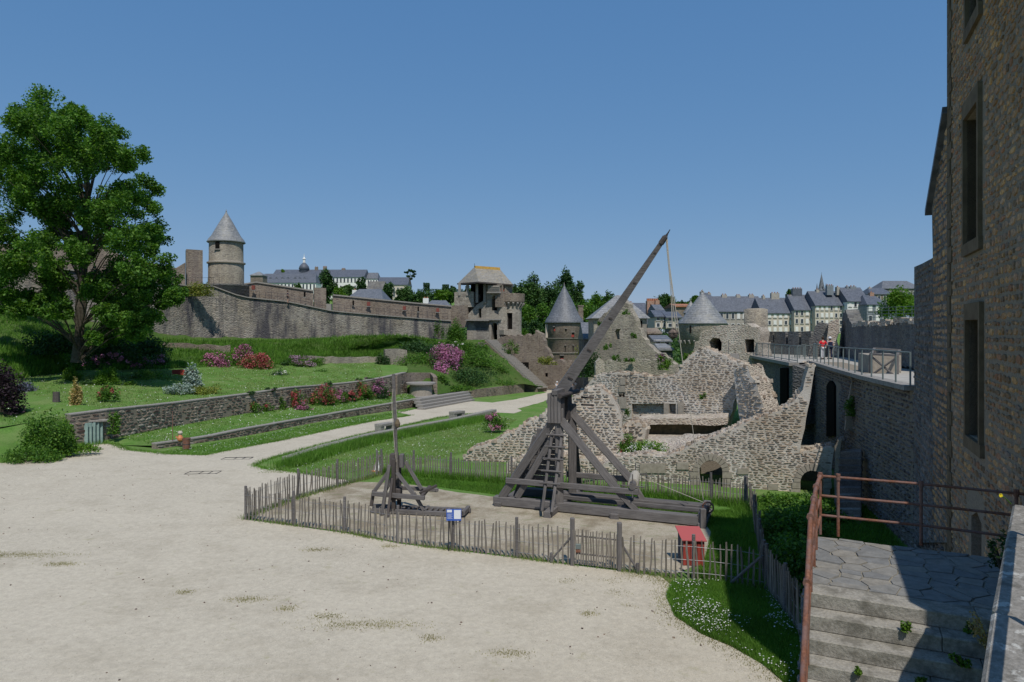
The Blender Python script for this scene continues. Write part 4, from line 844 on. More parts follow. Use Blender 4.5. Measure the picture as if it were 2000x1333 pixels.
# platform
PT=[(9.4,14.7),(12.7,21.6),(14,27),(15.6,32.5),(18.3,41.4),(17.15,41.5),(20.4,60.8),(24,64),(27,58),(26,33),(22,22),(16,14)]
def pz(y): return -1.76-.009*(max(20,min(61,y))-20)
pv=flatn('terrace_paving',(.32,.3,.26),(.45,.42,.37),3)
drape('rampart_terrace',PT,0,pv,zf=pz)
railing('terrace_railing','green-grey iron railing along the near edge of the paved terrace',[EA[0]+Vector((-.1,0,.05)),EA[1]+Vector((-.1,0,.05)),EA[2],EA[3]+Vector((0,0,.05))],1.05,15,M['iron'],(1.,),.03)
railing('terrace_railing','green-grey barred railing along the far walkway of the rampart',[EB[0]+Vector((.2,0,.1)),EB[1]+Vector((.2,0,.1))],1.0,10,M['iron'],(1.,.1),.03,bal=50)
railing('terrace_railing','barred railing pen around the opening beside the two visitors',[R(1552,704,52),R(1575,706,47),R(1594,702,48),R(1590,695,56),R(1552,704,52)],1.05,10,M['iron'],(1.,.1),.03,bal=44)
# parapet behind the far walkway, merlons
pq=PL(1480,64,1625,55)
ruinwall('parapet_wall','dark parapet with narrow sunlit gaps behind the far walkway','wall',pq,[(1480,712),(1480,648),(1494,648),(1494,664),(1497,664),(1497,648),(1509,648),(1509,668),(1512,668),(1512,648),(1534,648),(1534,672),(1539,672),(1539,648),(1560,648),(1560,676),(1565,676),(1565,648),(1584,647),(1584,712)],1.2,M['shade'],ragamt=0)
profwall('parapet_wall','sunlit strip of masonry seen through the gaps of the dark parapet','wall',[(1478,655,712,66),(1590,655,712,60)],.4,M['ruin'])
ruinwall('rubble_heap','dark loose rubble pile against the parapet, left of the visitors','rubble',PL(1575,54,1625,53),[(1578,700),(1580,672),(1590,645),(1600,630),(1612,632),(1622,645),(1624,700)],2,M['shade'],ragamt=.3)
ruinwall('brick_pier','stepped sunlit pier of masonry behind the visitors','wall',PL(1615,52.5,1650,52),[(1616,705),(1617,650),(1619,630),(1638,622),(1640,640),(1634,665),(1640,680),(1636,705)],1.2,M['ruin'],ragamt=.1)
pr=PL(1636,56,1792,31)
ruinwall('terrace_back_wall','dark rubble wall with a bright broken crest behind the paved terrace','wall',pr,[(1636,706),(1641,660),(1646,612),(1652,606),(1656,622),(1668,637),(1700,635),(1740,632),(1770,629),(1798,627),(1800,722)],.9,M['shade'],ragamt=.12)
mb=MB(); 
for i in range(40):
    a=1668+i*3.2; 
    if a>1790: break
    k,z=pr.sz(a,636-(a-1668)*.06); p=pr.pt(k,z+random.uniform(-.05,.1),random.uniform(.1,.6)); w=random.uniform(.35,.6); mb.obox((p.x,p.y),(1,random.uniform(-.4,.4)),w,.5,random.uniform(.15,.3),p.z-.1)
tag(mb.build('crest_stones',M['ruin']),'stones along the crest of the terrace back wall, coloured pale to paint in its sunlight','stones');  # sunlight on the crest is put into the paler stone colour
railing('upper_railing','thin horizontal railing above the terrace back wall in front of the green tree',[R(1655,628,66),R(1720,626,60),R(1798,626,52)],1.1,10,M['iron'],(1.,.75,.5,.25),.022)
# wooden frame (well-head) on the terrace
wf=thing('timber_frame','grey timber frame with crossed braces standing on the paved terrace','frame',R(1730,722,30))
a,b,c_,d=R(1701,738,29.5),R(1752,742,28.7),R(1757,728,31.5),R(1708,724,32)
h=1.02; up=Vector((0,0,1))
for p in (a,b,c_,d): beamo('post',p,p+up*h,.12,.12,M['wood'],wf,up=(0,1,0))
for p,q in ((a,b),(b,c_),(c_,d),(d,a)): beamo('top_rail',p+up*h,q+up*h,.12,.1,M['wood'],wf); beamo('bottom_rail',p+up*.08,q+up*.08,.1,.1,M['wood'],wf)
beamo('brace',a+up*.1+Vector((0,-.02,0)),b+up*.95+Vector((0,-.02,0)),.1,.07,M['wood'],wf); beamo('brace',a+up*.95+Vector((0,.06,0)),b+up*.1+Vector((0,.06,0)),.1,.07,M['wood'],wf)
profwall('well_wall','low pale stone block with a dark shaded side on the terrace','block',[(1676,690,733,31.5),(1697,694,738,30)],1.3,M['cut'])
# ============================================================ TALL BUILDING ON THE RIGHT
pw=Plane((9.4,14.7),(1.5,14.7-7.9/.45)) ; WD=(Vector((9.4,14.7,0))-Vector((1.5,14.7-7.9/.45,0))).normalized()
pw=Plane((9.4,14.7),(9.4-WD.x*20,14.7-WD.y*20))   # k runs from the far corner (0) towards the camera
kb=thing('stone_keep','tall shaded stone building with mullioned windows filling the right edge','building',(9.4,14.7,-7))
k93=(14.7-9.3)/WD.y; k12=(14.7-12)/WD.y; k8=(14.7-7.6)/WD.y
def yk(Y): return (14.7-Y)/WD.y
keep=[(0,-8),(0,10.5),(yk(12),6.9),(yk(9.3),4.9),(yk(8.9),4.9),(yk(8.9),1.25),(yk(4.85),1.25),(yk(4.85),-8)]
wx0,wx1=1889,1917
def wh(y0a,y1a): return None
W1=[pw.sz(1889,473),pw.sz(1889,236),pw.sz(1916,197),pw.sz(1916,463)]; W2=[pw.sz(1893,850),pw.sz(1893,626),pw.sz(1919,624),pw.sz(1919,860)]; W0=[pw.sz(1893,42),pw.sz(1893,-40),pw.sz(1916,-80),pw.sz(1916,10)]; W3=[pw.sz(1897,1110),pw.sz(1897,1008),pw.sz(1908,1000),pw.sz(1917,1024),pw.sz(1917,1115)]
HW=[W0,W1,W2,W3]
slab(keep,HW,pw,6,'keep_wall',M['dmortar'],kb)
def frame(Wp,ext=.12,mt=M['ochre'],parent=kb):
    xs_=[p[0] for p in Wp]; zs_=[p[1] for p in Wp]; a,b,c_,d=min(xs_),max(xs_),min(zs_),max(zs_)
    for q in ([(a-ext,c_),(a-ext,d),(a,d),(a,c_)],[(b,c_),(b,d),(b+ext,d),(b+ext,c_)],[(a-ext,d),(a-ext,d+.3),(b+ext,d+.3),(b+ext,d)],[(a-ext-.05,c_-.22),(a-ext-.05,c_),(b+ext+.05,c_),(b+ext+.05,c_-.22)]): slab(q,[],pw,.3,'window_surround',mt,parent,front=-.07)
    m=(a+b)/2; mb_=slab([(m-.06,c_),(m-.06,d),(m+.06,d),(m+.06,c_)],[],pw,.18,'mullion',mt,parent,front=.3); zt=c_+(d-c_)*.5
    slab([(a,zt-.07),(a,zt+.07),(m-.06,zt+.07),(m-.06,zt-.07)],[],pw,.16,'transom',mt,parent,front=.31); slab([(m+.06,zt-.07),(m+.06,zt+.07),(b,zt+.07),(b,zt-.07)],[],pw,.16,'transom',mt,parent,front=.31)
    slab([(a-.05,c_-.05),(a-.05,d+.05),(b+.05,d+.05),(b+.05,c_-.05)],[],pw,.04,'window_pane',M['glass'],parent,front=.55)
def rz(Wp):
    xs_=[p[0] for p in Wp]; zs_=[p[1] for p in Wp]; return [(min(xs_)-.2,min(zs_)-.25),(min(xs_)-.2,max(zs_)+.33),(max(xs_)+.2,max(zs_)+.33),(max(xs_)+.2,min(zs_)-.25)]
for Wp in (W0,W1,W2): frame(Wp)
slab(W3,[],pw,.05,'door_leaf',flatn('red_brown_door',(.1,.03,.025),(.17,.05,.04),4),kb,front=.4)
# blank ochre stone panel between the windows
P4=[pw.sz(1886,640),pw.sz(1886,560),pw.sz(1920,552),pw.sz(1920,622)]
rs=np.random.default_rng(31); A=courses([(0,-7),(0,10.2),(yk(12),6.7),(yk(9.3),4.7),(yk(9.1),4.6),(yk(9.1),-7)],[rz(w) for w in HW],(.24,.13),rs,.014)
# quoins at the corner
lay_stones([(pw.pt(a[0],a[1],0),pw.ang,a[2],a[3]) for a in A if a[0]>.45],kb,M['bstones'],300,.016)
z=-7
i=0
while z<10.1:
    h=random.uniform(.28,.4); w=.5 if i%2 else .32
    slab([(0,z),(0,z+h-.02),(w,z+h-.02),(w,z)],[],pw,.5,'quoin',M['ochre'],kb,front=-.03); z+=h; i+=1
# lower wing behind the corner, sloping verge, then the end tower
pw2=Plane((9.4+WD.x*8,14.7+WD.y*8),(9.4,14.7))
q=[pw2.sz(*p) for p in [(1822,1060),(1822,515),(1820,408),(1853,212),(1856,212),(1856,1060)]]
wg=thing('keep_wing','lower lean-to wing of the tall building with a steep slate verge','building',(10,16,-7))
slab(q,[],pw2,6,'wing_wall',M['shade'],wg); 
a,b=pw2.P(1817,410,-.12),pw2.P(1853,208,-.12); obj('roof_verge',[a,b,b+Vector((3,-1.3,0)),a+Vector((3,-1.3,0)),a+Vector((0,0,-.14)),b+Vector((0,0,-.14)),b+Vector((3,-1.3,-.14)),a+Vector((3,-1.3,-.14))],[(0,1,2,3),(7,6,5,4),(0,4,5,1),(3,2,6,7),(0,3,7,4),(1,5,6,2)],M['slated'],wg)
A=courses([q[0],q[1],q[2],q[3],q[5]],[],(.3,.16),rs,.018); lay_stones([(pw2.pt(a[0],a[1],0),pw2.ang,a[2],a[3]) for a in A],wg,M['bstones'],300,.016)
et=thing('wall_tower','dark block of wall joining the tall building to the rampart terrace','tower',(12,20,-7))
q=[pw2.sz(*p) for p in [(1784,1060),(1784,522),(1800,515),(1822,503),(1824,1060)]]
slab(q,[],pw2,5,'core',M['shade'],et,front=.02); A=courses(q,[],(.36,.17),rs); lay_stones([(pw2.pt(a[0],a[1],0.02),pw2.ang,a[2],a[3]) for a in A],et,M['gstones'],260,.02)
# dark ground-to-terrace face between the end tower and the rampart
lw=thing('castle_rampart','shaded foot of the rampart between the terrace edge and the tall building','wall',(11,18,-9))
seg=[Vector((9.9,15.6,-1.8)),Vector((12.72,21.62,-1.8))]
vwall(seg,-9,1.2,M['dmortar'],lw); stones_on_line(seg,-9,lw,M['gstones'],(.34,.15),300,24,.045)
# dark steps down the foot of the rampart
t=thing('rampart_steps','dark mossy stone steps climbing the foot of the rampart in shade','steps',(11,26,-9))
for i in range(12):
    a=R(1628+i*1.2,1040-i*14,25+i*.22); b=R(1682+i*.2,1040-i*14,24.6+i*.22); beamo('step',a,b,.6,.26,M['gstones'],t,bev=.02)
ruinwall('step_wall','narrow lit wall head beside the dark rampart steps','wall',PL(1616,27.5,1650,27),[(1629,1030),(1630,872),(1637,860),(1644,858),(1641,880),(1637,1030)],.4,M['dmortar'],ragamt=.03,stones=(.26,.12),smat=M['gstones'],nmax=60,seed=25)
ruinwall('broken_pilaster','dark broken rubble pilaster hanging on the shaded rampart, weeds at its head','wall',Plane((14.2,29.5),(15.1,29.1)),[(1650,842),(1652,800),(1660,770),(1662,735),(1686,742),(1684,780),(1676,800),(1672,842)],.7,M['dmortar'],ragamt=.12,stones=(.26,.14),smat=M['bstones'],nmax=80,seed=26,depth=.12)
# ============================================================ LANDING, STEPS, PIPE RAILS (foreground right)
LZ=-3.0
def L3(px,py,z=LZ): return GZ(px,py,z)
sdir=Vector((math.sin(math.radians(26)),math.cos(math.radians(26)),0)); tdir=Vector((sdir.y,-sdir.x,0))
c0=L3(1570,1155); far=2.35; wid=2.15
ld=thing('stone_landing','slate-paved stair landing with a rusty pipe rail, lower right','landing',c0+Vector((0,0,-4)))
def lp(a,b,z=LZ): p=c0+sdir*a+tdir*b; return Vector((p.x,p.y,z))
kx=lambda a:wid+.0
MB().quadbox([lp(0,0,-7.2),lp(0,3.2,-7.2),lp(far,3.2,-7.2),lp(far,0,-7.2)],[lp(0,0,LZ-.07),lp(0,3.2,LZ-.07),lp(far,3.2,LZ-.07),lp(far,0,LZ-.07)]).build('base',M['dmortar'],ld)
bedm=flatn('joint_mortar',(.2,.18,.14),(.3,.27,.21),12)
MB().quadbox([lp(.02,.0,LZ-.07),lp(.02,3.2,LZ-.07),lp(far,3.2,LZ-.07),lp(far,0,LZ-.07)],[lp(.02,0,LZ-.012),lp(.02,3.2,LZ-.012),lp(far,3.2,LZ-.012),lp(far,0,LZ-.012)]).build('bed',bedm,ld)
# irregular flagstones : voronoi cells from a jittered grid
def vcells(w,h,nx_,ny_,rs):
    S_=[((i+.5+rs.uniform(-.38,.38)+(j%2)*.3)*w/nx_,(j+.5+rs.uniform(-.36,.36))*h/ny_) for i in range(-1,nx_+1) for j in range(-1,ny_+1)]
    out=[]
    for k,s in enumerate(S_):
        P=[(0,0),(w,0),(w,h),(0,h)]
        for m_,o in enumerate(S_):
            if m_==k or not P: continue
            mx_,my_=(s[0]+o[0])/2,(s[1]+o[1])/2; nx2,ny2=o[0]-s[0],o[1]-s[1]; Q=[]
            for i in range(len(P)):
                a,b=P[i],P[(i+1)%len(P)]; da=(a[0]-mx_)*nx2+(a[1]-my_)*ny2; db=(b[0]-mx_)*nx2+(b[1]-my_)*ny2
                if da<=0: Q.append(a)
                if (da<0<db) or (db<0<da): t=da/(da-db); Q.append((a[0]+(b[0]-a[0])*t,a[1]+(b[1]-a[1])*t))
            P=Q
        if len(P)>2: out.append(P)
    return out
rs=np.random.default_rng(41)
for P in vcells(far-.32,2.6,9,8,rs):
    cx_=sum(p[0] for p in P)/len(P); cy_=sum(p[1] for p in P)/len(P); sh=1-.014/max(.12,math.sqrt((P[0][0]-cx_)**2+(P[0][1]-cy_)**2)); zt=rs.uniform(-.003,.012); tl=rs.uniform(-.02,.02,2)
    P=[(cx_+(x-cx_)*sh,cy_+(y-cy_)*sh) for x,y in P]; T=[lp(.32+x,y,LZ+zt+(x-cx_)*tl[0]+(y-cy_)*tl[1]) for x,y in P]; T2=[lp(.32+cx_+(x-cx_)*1.03,cy_+(y-cy_)*1.03,LZ-.02) for x,y in P]; k=len(P)
    o=obj('flagstone',T+T2,[tuple(range(k))]+[(i,(i+1)%k,k+(i+1)%k,k+i) for i in range(k)],M['flag'],ld)
# left face of the landing base
plb=Plane(lp(far,0),lp(-1.5,0)); A=courses([(0,-7.1),(0,-3.12),(far,-3.12),(far+1.5,-4.2),(far+1.5,-7.1)],[],(.34,.15),rs)
lay_stones([(plb.pt(a[0],a[1],0),plb.ang,a[2],a[3]) for a in A],ld,M['gstones'],120,.04)
stp=thing('stone_steps','broad weathered stone steps with weeds leading up to the slate landing','steps',lp(0,1,-4))
for k in range(8):
    d=-.24*k; z=LZ-.165*k; b0=0; sp=[0,rs.uniform(.5,1.8),wid+.2]
    for i in range(2):
        p=lp(d+.16,sp[i]+.002,z-.0825+.0); q=lp(d+.16,sp[i+1]-.002,z-.0825); beamo('step_block',p+Vector((0,0,rs.uniform(-.004,.004))),q,.33 if k else .33,.165,M['step'],stp,bev=.01)
MB().quadbox([lp(-2.2,0,-7.2),lp(-2.2,2.3,-7.2),lp(0,2.3,-7.2),lp(0,0,-7.2)],[lp(-2.2,.01,-4.75),lp(-2.2,2.3,-4.75),lp(-.02,2.3,-3.3),lp(-.02,.01,-3.3)]).build('stair_base',M['dmortar'],stp)
# right parapet with pale lichen top
pp=thing('stair_parapet','lichened stone parapet coping along the right of the steps','parapet',lp(0,2.4,-3.5))
ea=[GZ(1978,984,-1.6),GZ(1937,1190,-1.75),GZ(1915,1335,-1.9),GZ(1905,1420,-2.0)]
for i in range(3):
    a,b=ea[i],ea[i+1]; n=2 if i==0 else 1
    for k in range(n):
        p=a.lerp(b,k/n); q=a.lerp(b,(k+1)/n); w=.95; dd=(q-p).normalized(); rt=Vector((-dd.y,dd.x,0)).normalized()
        if rt.x<0: rt=-rt
        beamo('coping_stone',p+rt*w/2-Vector((0,0,.1)),p.lerp(q,.992)+rt*w/2-Vector((0,0,.1)),w,.2,M['parapet'] if 'parapet' in M else M['step'],pp,bev=.02)
V=[];Fc=[]
for p in ea: V+=[p+Vector((.05,0,-.12)),p+Vector((.05,0,-4)),p+Vector((.9,0,-4)),p+Vector((.9,0,-.12))]
for i in range(3):
    for k in range(4): Fc.append((4*i+k,4*i+(k+1)%4,4*i+4+(k+1)%4,4*i+4+k))
obj('core',V,Fc,M['dmortar'],pp)
# pipe rails
rl=thing('pipe_handrail','rust-brown iron pipe rail across the far edge of the landing','railing',lp(far,0))
RH=.86; c1=L3(1597,1046); c2=L3(1985,1094); 
Fp=[L3(1602,1044),L3(1637,1048),L3(1799,1066),L3(1985,1092)]
up=Vector((0,0,1))
for i,p in enumerate(Fp): MB().tube([p,p+up*(RH+.02)],.022,8).build('post',M['rust'],rl); MB().tube([p+up*(RH-.04),p+up*(RH+.05)],.032,8).build('collar',M['rust'],rl)
for f in (RH,RH*.665,RH*.33):
    MB().tube([p+up*f for p in Fp]+[Fp[-1]+(Fp[-1]-Fp[-2]).normalized()*.8+up*f],.019,8).build('rail',M['rust'],rl)
rl2=thing('pipe_handrail','rust-brown iron pipe rail descending the left side of the steps towards the viewer','railing',lp(0,0))
Lf=[Fp[0],lp(far*.72,.07),lp(far*.4,.07),lp(.02,.07),lp(-.75,.07,-3.5),lp(-1.7,.07,-4.15)]
for p in Lf[1:]: MB().tube([p,p+up*RH],.024,8).build('post',M['rust'],rl2)
for f,r in ((RH,.026),(RH*.62,.02),(RH*.3,.02)):
    MB().tube([p+up*f for p in Lf],r,10).build('rail',M['rust'],rl2,True)
for p in Lf:
    d=Vector((0,0,RH)); MB().tube([p+d-sdir*.035,p+d+sdir*.035],.042,10).build('collar',M['rust'],rl2)
rl3=thing('pipe_handrail','iron pipe rail on the parapet at the lower right corner of the picture','railing',ea[2])
sh_=[GZ(1976,1040,-1.66),GZ(1955,1200,-1.77),GZ(1940,1333,-1.9),GZ(1934,1400,-1.97)]; hh_=.8; rp=[e_+Vector((.11,-.51,0)) for e_ in sh_]
MB().tube([p+up*hh_ for p in rp],.03,8).build('rail',M['darkiron'],rl3); MB().tube([p+up*hh_*.5 for p in rp],.018,8).build('rail',M['darkiron'],rl3)
for p in rp: MB().tube([p-up*.1,p+up*hh_],.018,8).build('post',M['darkiron'],rl3)
# weeds on the steps
def weed(px,py,z,r,h,n,mt,label,fl=None,nf=0,size=.05): plant('weed',label,'weed',GZ(px,py,z),(r,r,h),n,size,mt,fl,nf,.035,group=None,clump=.4,flat=1,stem=True)
for a,b,z,lb,r,h in ((1.0,-.24,LZ-.165,'small green weed in the joint below the second step edge, middle of the stairs',.07,.14),(.55,-.74,LZ-.495,'tiny green weed at the left of the third step joint',.05,.06),(1.45,-.48,LZ-.33,'green weed tuft in the shadow edge on the right half of the steps',.1,.12),(1.1,-.73,LZ-.495,'low leafy weed in the bottom joint, left of the tall ragged weed',.09,.07),(1.95,-.3,LZ-.33,'large dark leafy weed beside the parapet foot',.2,.25),(1.6,-.02,LZ-.165,'dark weed against the riser under the landing shadow',.08,.15)):
    plant('weed',lb,'weed',lp(b,a,z),(r,r*.8,h),220,.035,M['leafb'] if r<.15 else M['leaf'],clump=.4)
for k,(a,b,h,lb) in enumerate(((1.75,-.3,.55,'tall dry seeding weed stalks growing beside the steps'),(2.05,-.2,.62,'tall grey-green weed with feathery tips against the parapet'))):
    p=lp(b,a,LZ-.33); t=thing('weed',lb,'weed',p); r2=np.random.default_rng(60+k); mb=MB(); tips=[]
    for i in range(9):
        q=p+Vector((r2.uniform(-.28,.2),r2.uniform(-.15,.1),h*r2.uniform(.6,1))); mb.tube([p,p.lerp(q,.5)+Vector((0,0,.06)),q],[.007,.005,.003],4); tips+=[p.lerp(q,f)+Vector(r2.normal(0,.012,3)) for f in r2.uniform(.4,1.03,45)]
    mb.build('stem',M['dry'] if k==0 else M['silver'],t); Vv,Ff=leaves(np.array(tips),.03,r2); obj('leaf_tips',Vv,Ff,M['silver'] if k else M['dry'],t)
plant('weed','leafy plant with yellow flower heads hanging over the top of the parapet','weed',GZ(1955,1110,-2.75),(.2,.15,.45),420,.05,M['leafd'],M['leafy'],20,.03)
p=GZ(1975,985,-1.58); t=thing('flower','single yellow flower on the far end of the parapet','flower',p); MB().tube([p,p+Vector((-.06,0,.06)),p+Vector((-.1,0,.08))],.004,4).build('stem',M['leafb'],t); mb=MB()
for j in range(8):
    a=2*math.pi*j/8; q=p+Vector((-.1,0,.08)); mb.tube([q,q+Vector((math.cos(a)*.017,-.01,math.sin(a)*.017))],[.006,.004],4)
mb.build('petals',mat('yellow_petal',(.75,.6,.03)),t)
# ============================================================ PICKET FENCE
def pmesh(seed):
    r=random.Random(seed); V=[];Fc=[]; n=4
    for i in range(n+1):
        z=i/n; ox=r.uniform(-.25,.25) if 0<i<n else 0; w=.5 if i<n else .36; zz=z if i<n else 1
        V+=[(-w+ox,-.5,zz),(w+ox,-.5,zz),(w+ox,.5,zz),(-w+ox,.5,zz)]
    V[-4]=(V[-4][0],-.5,.985); V[-1]=(V[-1][0],.5,.985)
    for i in range(n):
        for k in range(4): Fc.append((4*i+k,4*i+(k+1)%4,4*i+4+(k+1)%4,4*i+4+k))
    Fc.append((4*n,4*n+1,4*n+2,4*n+3)); me=bpy.data.meshes.new('picket'); me.from_pydata(V,[],Fc); me.materials.append(M['picket']); return me
PM=[pmesh(i) for i in range(9)]
def fence(label,pts,sp,h,posts,gap=None,lean=.03,group='chestnut paling fences round the engines',z_=-.05,postd=.12,ph=1.25):
    t=thing('picket_fence',label,'fence',pts[0],group); L=[0]
    for i in range(1,len(pts)): L.append(L[-1]+(pts[i]-pts[i-1]).length)
    def at(s):
        i=max(j for j in range(len(L)-1) if L[j]<=s+1e-9); return pts[i].lerp(pts[i+1],(s-L[i])/(L[i+1]-L[i])),(pts[i+1]-pts[i]).normalized()
    s=.05; w=WL[t.name]; tops=[]
    while s<L[-1]:
        p,d=at(s)
        if not(gap and gap[0]<s<gap[1]):
            o=bpy.data.objects.new('picket',random.choice(PM)); C.objects.link(o); o.parent=t; hh=h*random.uniform(.93,1.06); o.location=p-w+Vector((random.gauss(0,.008),random.gauss(0,.012),z_)); o.scale=(random.uniform(.036,.058),.024,hh-z_); o.rotation_euler=(random.gauss(0,lean),random.gauss(0,lean),math.atan2(d.y,d.x)+random.gauss(0,.25))
        s+=sp*random.uniform(.88,1.12)
    for f in (.18,.5,.85):
        for seg in ([(0,gap[0]),(gap[1],L[-1])] if gap else [(0,L[-1])]):
            n=max(2,int((seg[1]-seg[0])/.6)); MB().tube([at(seg[0]+(seg[1]-seg[0]-1e-4)*i/n)[0]+up*(h*f+random.uniform(-.012,.012)) for i in range(n+1)],.006,4).build('wire',M['wire'],t)
    for q in posts:
        p,d=at(min(L[-1]-.001,q)); MB().tube([p+Vector((0,.04,-.1)),p+Vector((random.uniform(-.02,.02),.04,ph))],[.055,.05],9).build('post',M['wood'],t)
    return t,at,L
def gl(L): return [G(a,b) for a,b in L]
fr=gl([(478,1016),(560,1026),(680,1043),(780,1063),(885,1076),(1010,1091),(1118,1105),(1210,1116),(1290,1127),(1370,1133),(1440,1141),(1492,1152)])
def sat(pts,px):  # distance along at photo x
    s=0
    for i in range(len(pts)-1):
        xa=CX+F*pts[i].x/pts[i].y; xb=CX+F*pts[i+1].x/pts[i+1].y; d=(pts[i+1]-pts[i]).length
        if xa<=px<=xb: return s+d*(px-xa)/(xb-xa)
        s+=d
    return s
ft,at,LL=fence('front paling fence facing the gravel court, with the gate in it',fr,.15,1.08,[.03]+[sat(fr,x) for x in (574,673,776,885,1010,1355)],(sat(fr,1120),sat(fr,1208)))
for x,h in ((1118,1.42),(1210,1.42)):
    p,d=at(sat(fr,x)); beamo('gate_post',p-up*.1,p+up*h,.13,.13,M['wood'],ft,up=(0,1,0))
for x0_,x1_ in ((1116,1078),(1212,1246)):
    p,_=at(sat(fr,x0_)); q,_=at(sat(fr,x1_)); beamo('brace',p+up*.85,q+up*.1,.06,.06,M['wood'],ft); MB().tube([q-up*.1,q+up*.3],.055,7).build('stake',M['wood'],ft)
gt=thing('picket_gate','small picket gate with two cross bars between two square posts','gate',at(sat(fr,1122))[0]); a,b=at(sat(fr,1125))[0],at(sat(fr,1204))[0]
for f in (.38,.9): beamo('cross_bar',a+up*f,b+up*f,.035,.05,M['wood'],gt)
n=17
for i in range(n):
    p=a.lerp(b,i/(n-1)); o=bpy.data.objects.new('picket',random.choice(PM)); C.objects.link(o); o.parent=gt; o.location=p-WL[gt.name]+Vector((0,-.03,.08)); o.scale=(random.uniform(.035,.05),.02,random.uniform(.98,1.06)); o.rotation_euler=(random.gauss(0,.01),random.gauss(0,.02),0)
beamo('lock_box',a+Vector((.06,-.07,.52)),a+Vector((.06,-.07,.68)),.16,.06,M['iron'],gt,up=(0,1,0)); beamo('lock_plate',a+Vector((.06,-.07,.42)),a+Vector((.06,-.07,.51)),.15,.05,M['rust'],gt,up=(0,1,0))
for z in (.3,.8): beamo('hinge',b+Vector((0,-.02,z)),b+Vector((.14,-.02,z)),.03,.04,M['darkiron'],gt)
lf=gl([(480,1015),(545,988),(600,969),(650,955),(700,940),(745,928)])
fence('left paling fence running back from the near corner',lf,.14,1.08,[3.2,5.6,8.3,11.]) 
bk=gl([(747,926),(800,930),(880,936),(960,943),(1040,950),(1120,957),(1200,965),(1300,975),(1380,983),(1457,992)])
fence('back paling fence in front of the ruins',bk,.12,1.02,[sat(bk,x) for x in (808,880,1000,1220,1390,1456)],lean=.02)
rt=gl([(1459,992),(1470,1010),(1478,1060),(1494,1151)])
fence('right-hand paling fence in the shade beside the hedge',rt,.15,1.12,[.1,3.2,6.4,LL[-1]*0+8.6],lean=.05)
nr=gl([(1496,1152),(1520,1180),(1545,1215),(1570,1262)])
nf,_,_=fence('short weathered paling fence under the pipe rail at the right',nr,.085,1.15,[.05,1.6],lean=.03)
pc,_=at(sat(fr,1488)); q=pc+Vector((-.75,.3,0)); beamo('brace',pc+up*.9,q+up*.05,.07,.07,M['wood'],ft)
# blue sign on the fence
p,_=at(sat(fr,887)); p=p+Vector((0,-.09,0)); sg_=thing('information_sign','small blue and white information panel hung on the front fence','sign',p+up*1.0); w=.47; h=.37; z=1.02
MB().box(p.x-w/2,p.x+w/2,p.y-.012,p.y,z-7-.0-h*.1,z-7+h*.9).build('panel',M['signblue'],sg_)
MB().box(p.x+.005,p.x+w/2-.015,p.y-.018,p.y-.0125,z-7+.02,z-7+h*.82).build('white_text_block',M['signwhite'],sg_); MB().box(p.x-w/2+.02,p.x-.06,p.y-.018,p.y-.0125,z-7+h*.62,z-7+h*.84).build('white_heading',M['signwhite'],sg_)
for k in range(5): MB().box(p.x-w/2+.03,p.x-.04-.03*(k%2),p.y-.016,p.y-.0125,z-7+.03+k*.035,z-7+.038+k*.035).build('text_line',M['signwhite'],sg_)
for x in (-.17,.17): beamo('support',p+Vector((x,.03,0)),p+Vector((x,.03,1.1)),.03,.03,M['darkiron'],sg_,up=(0,1,0))
# red box / lectern
a=G(1334,1106); b=G(1376,1108); rb_=thing('red_box','red wooden cabinet with a faded sloping red lid behind the front fence','box',(a+b)/2); W_=b-a; dpt=Vector((-.05,.42,0)); H1=.78; H2=1.0
for k in range(6): beamo('board',a+W_*(k+.5)/6+up*.03,a+W_*(k+.5)/6+up*H1,W_.length/6-.008,.03,M['redpaint'],rb_,up=(0,1,0),bev=.004)
mg=MB(); mg.quadbox([a+Vector((.02,.02,0)),b+Vector((-.02,.02,0)),b+dpt,a+dpt],[a+Vector((.02,.02,H1-.01)),b+Vector((-.02,.02,H1-.01)),b+dpt+up*(H2-.02),a+dpt+up*(H2-.02)]); mg.build('cabinet',flatn('dark_grey_side',(.06,.065,.08),(.1,.1,.12),4),rb_)
mg=MB(); mg.quadbox([a+Vector((-.05,-.08,H1-.01)),b+Vector((.05,-.08,H1-.01)),b+dpt*1.25+Vector((.05,0,H2+.03)),a+dpt*1.25+Vector((-.05,0,H2+.03))],[a+Vector((-.05,-.08,H1+.015)),b+Vector((.05,-.08,H1+.015)),b+dpt*1.25+Vector((.05,0,H2+.055)),a+dpt*1.25+Vector((-.05,0,H2+.055))]); mg.build('lid',M['redlid'],rb_)
# ============================================================ BIG TREBUCHET
TP0=GZ(966,987,-7); TP1=GZ(1381,1030,-7); TA=Plane(TP0,TP1); tb_depth=1.75
TB=Plane(TP0-TA.n*tb_depth,TP1-TA.n*tb_depth)
tr=thing('trebuchet','huge weathered timber trebuchet with its long throwing arm raised','siege engine',(TP0+TP1)/2)
def TF(px,py,d=0): return TA.P(px,py,d)
def bm_(nm,p,q,w,h,mt='wood',up_=(0,0,1),bev=.02): return beamo(nm,p,q,w,h,M[mt],tr,up_,bev)
zz=lambda p,z: Vector((p.x,p.y,z))
def bottom(pl,px,z): # point in plane at photo x, height z
    k,_=pl.sz(px,900); return pl.pt(k,z)
a=bottom(TA,966,-6.78); b=bottom(TA,1378,-6.78); bm_('base_beam',a,b,.34,.34)
a=bottom(TB,1012,-6.78); b=bottom(TB,1374,-6.78); bm_('base_beam',a,b,.34,.34)
for px in (976,1200,1372): 
    a=bottom(TA,px,-6.93)+TA.n*.25; b=zz(a-TA.n*(tb_depth+.5),-6.93); bm_('sleeper',a,b,.3,.22)
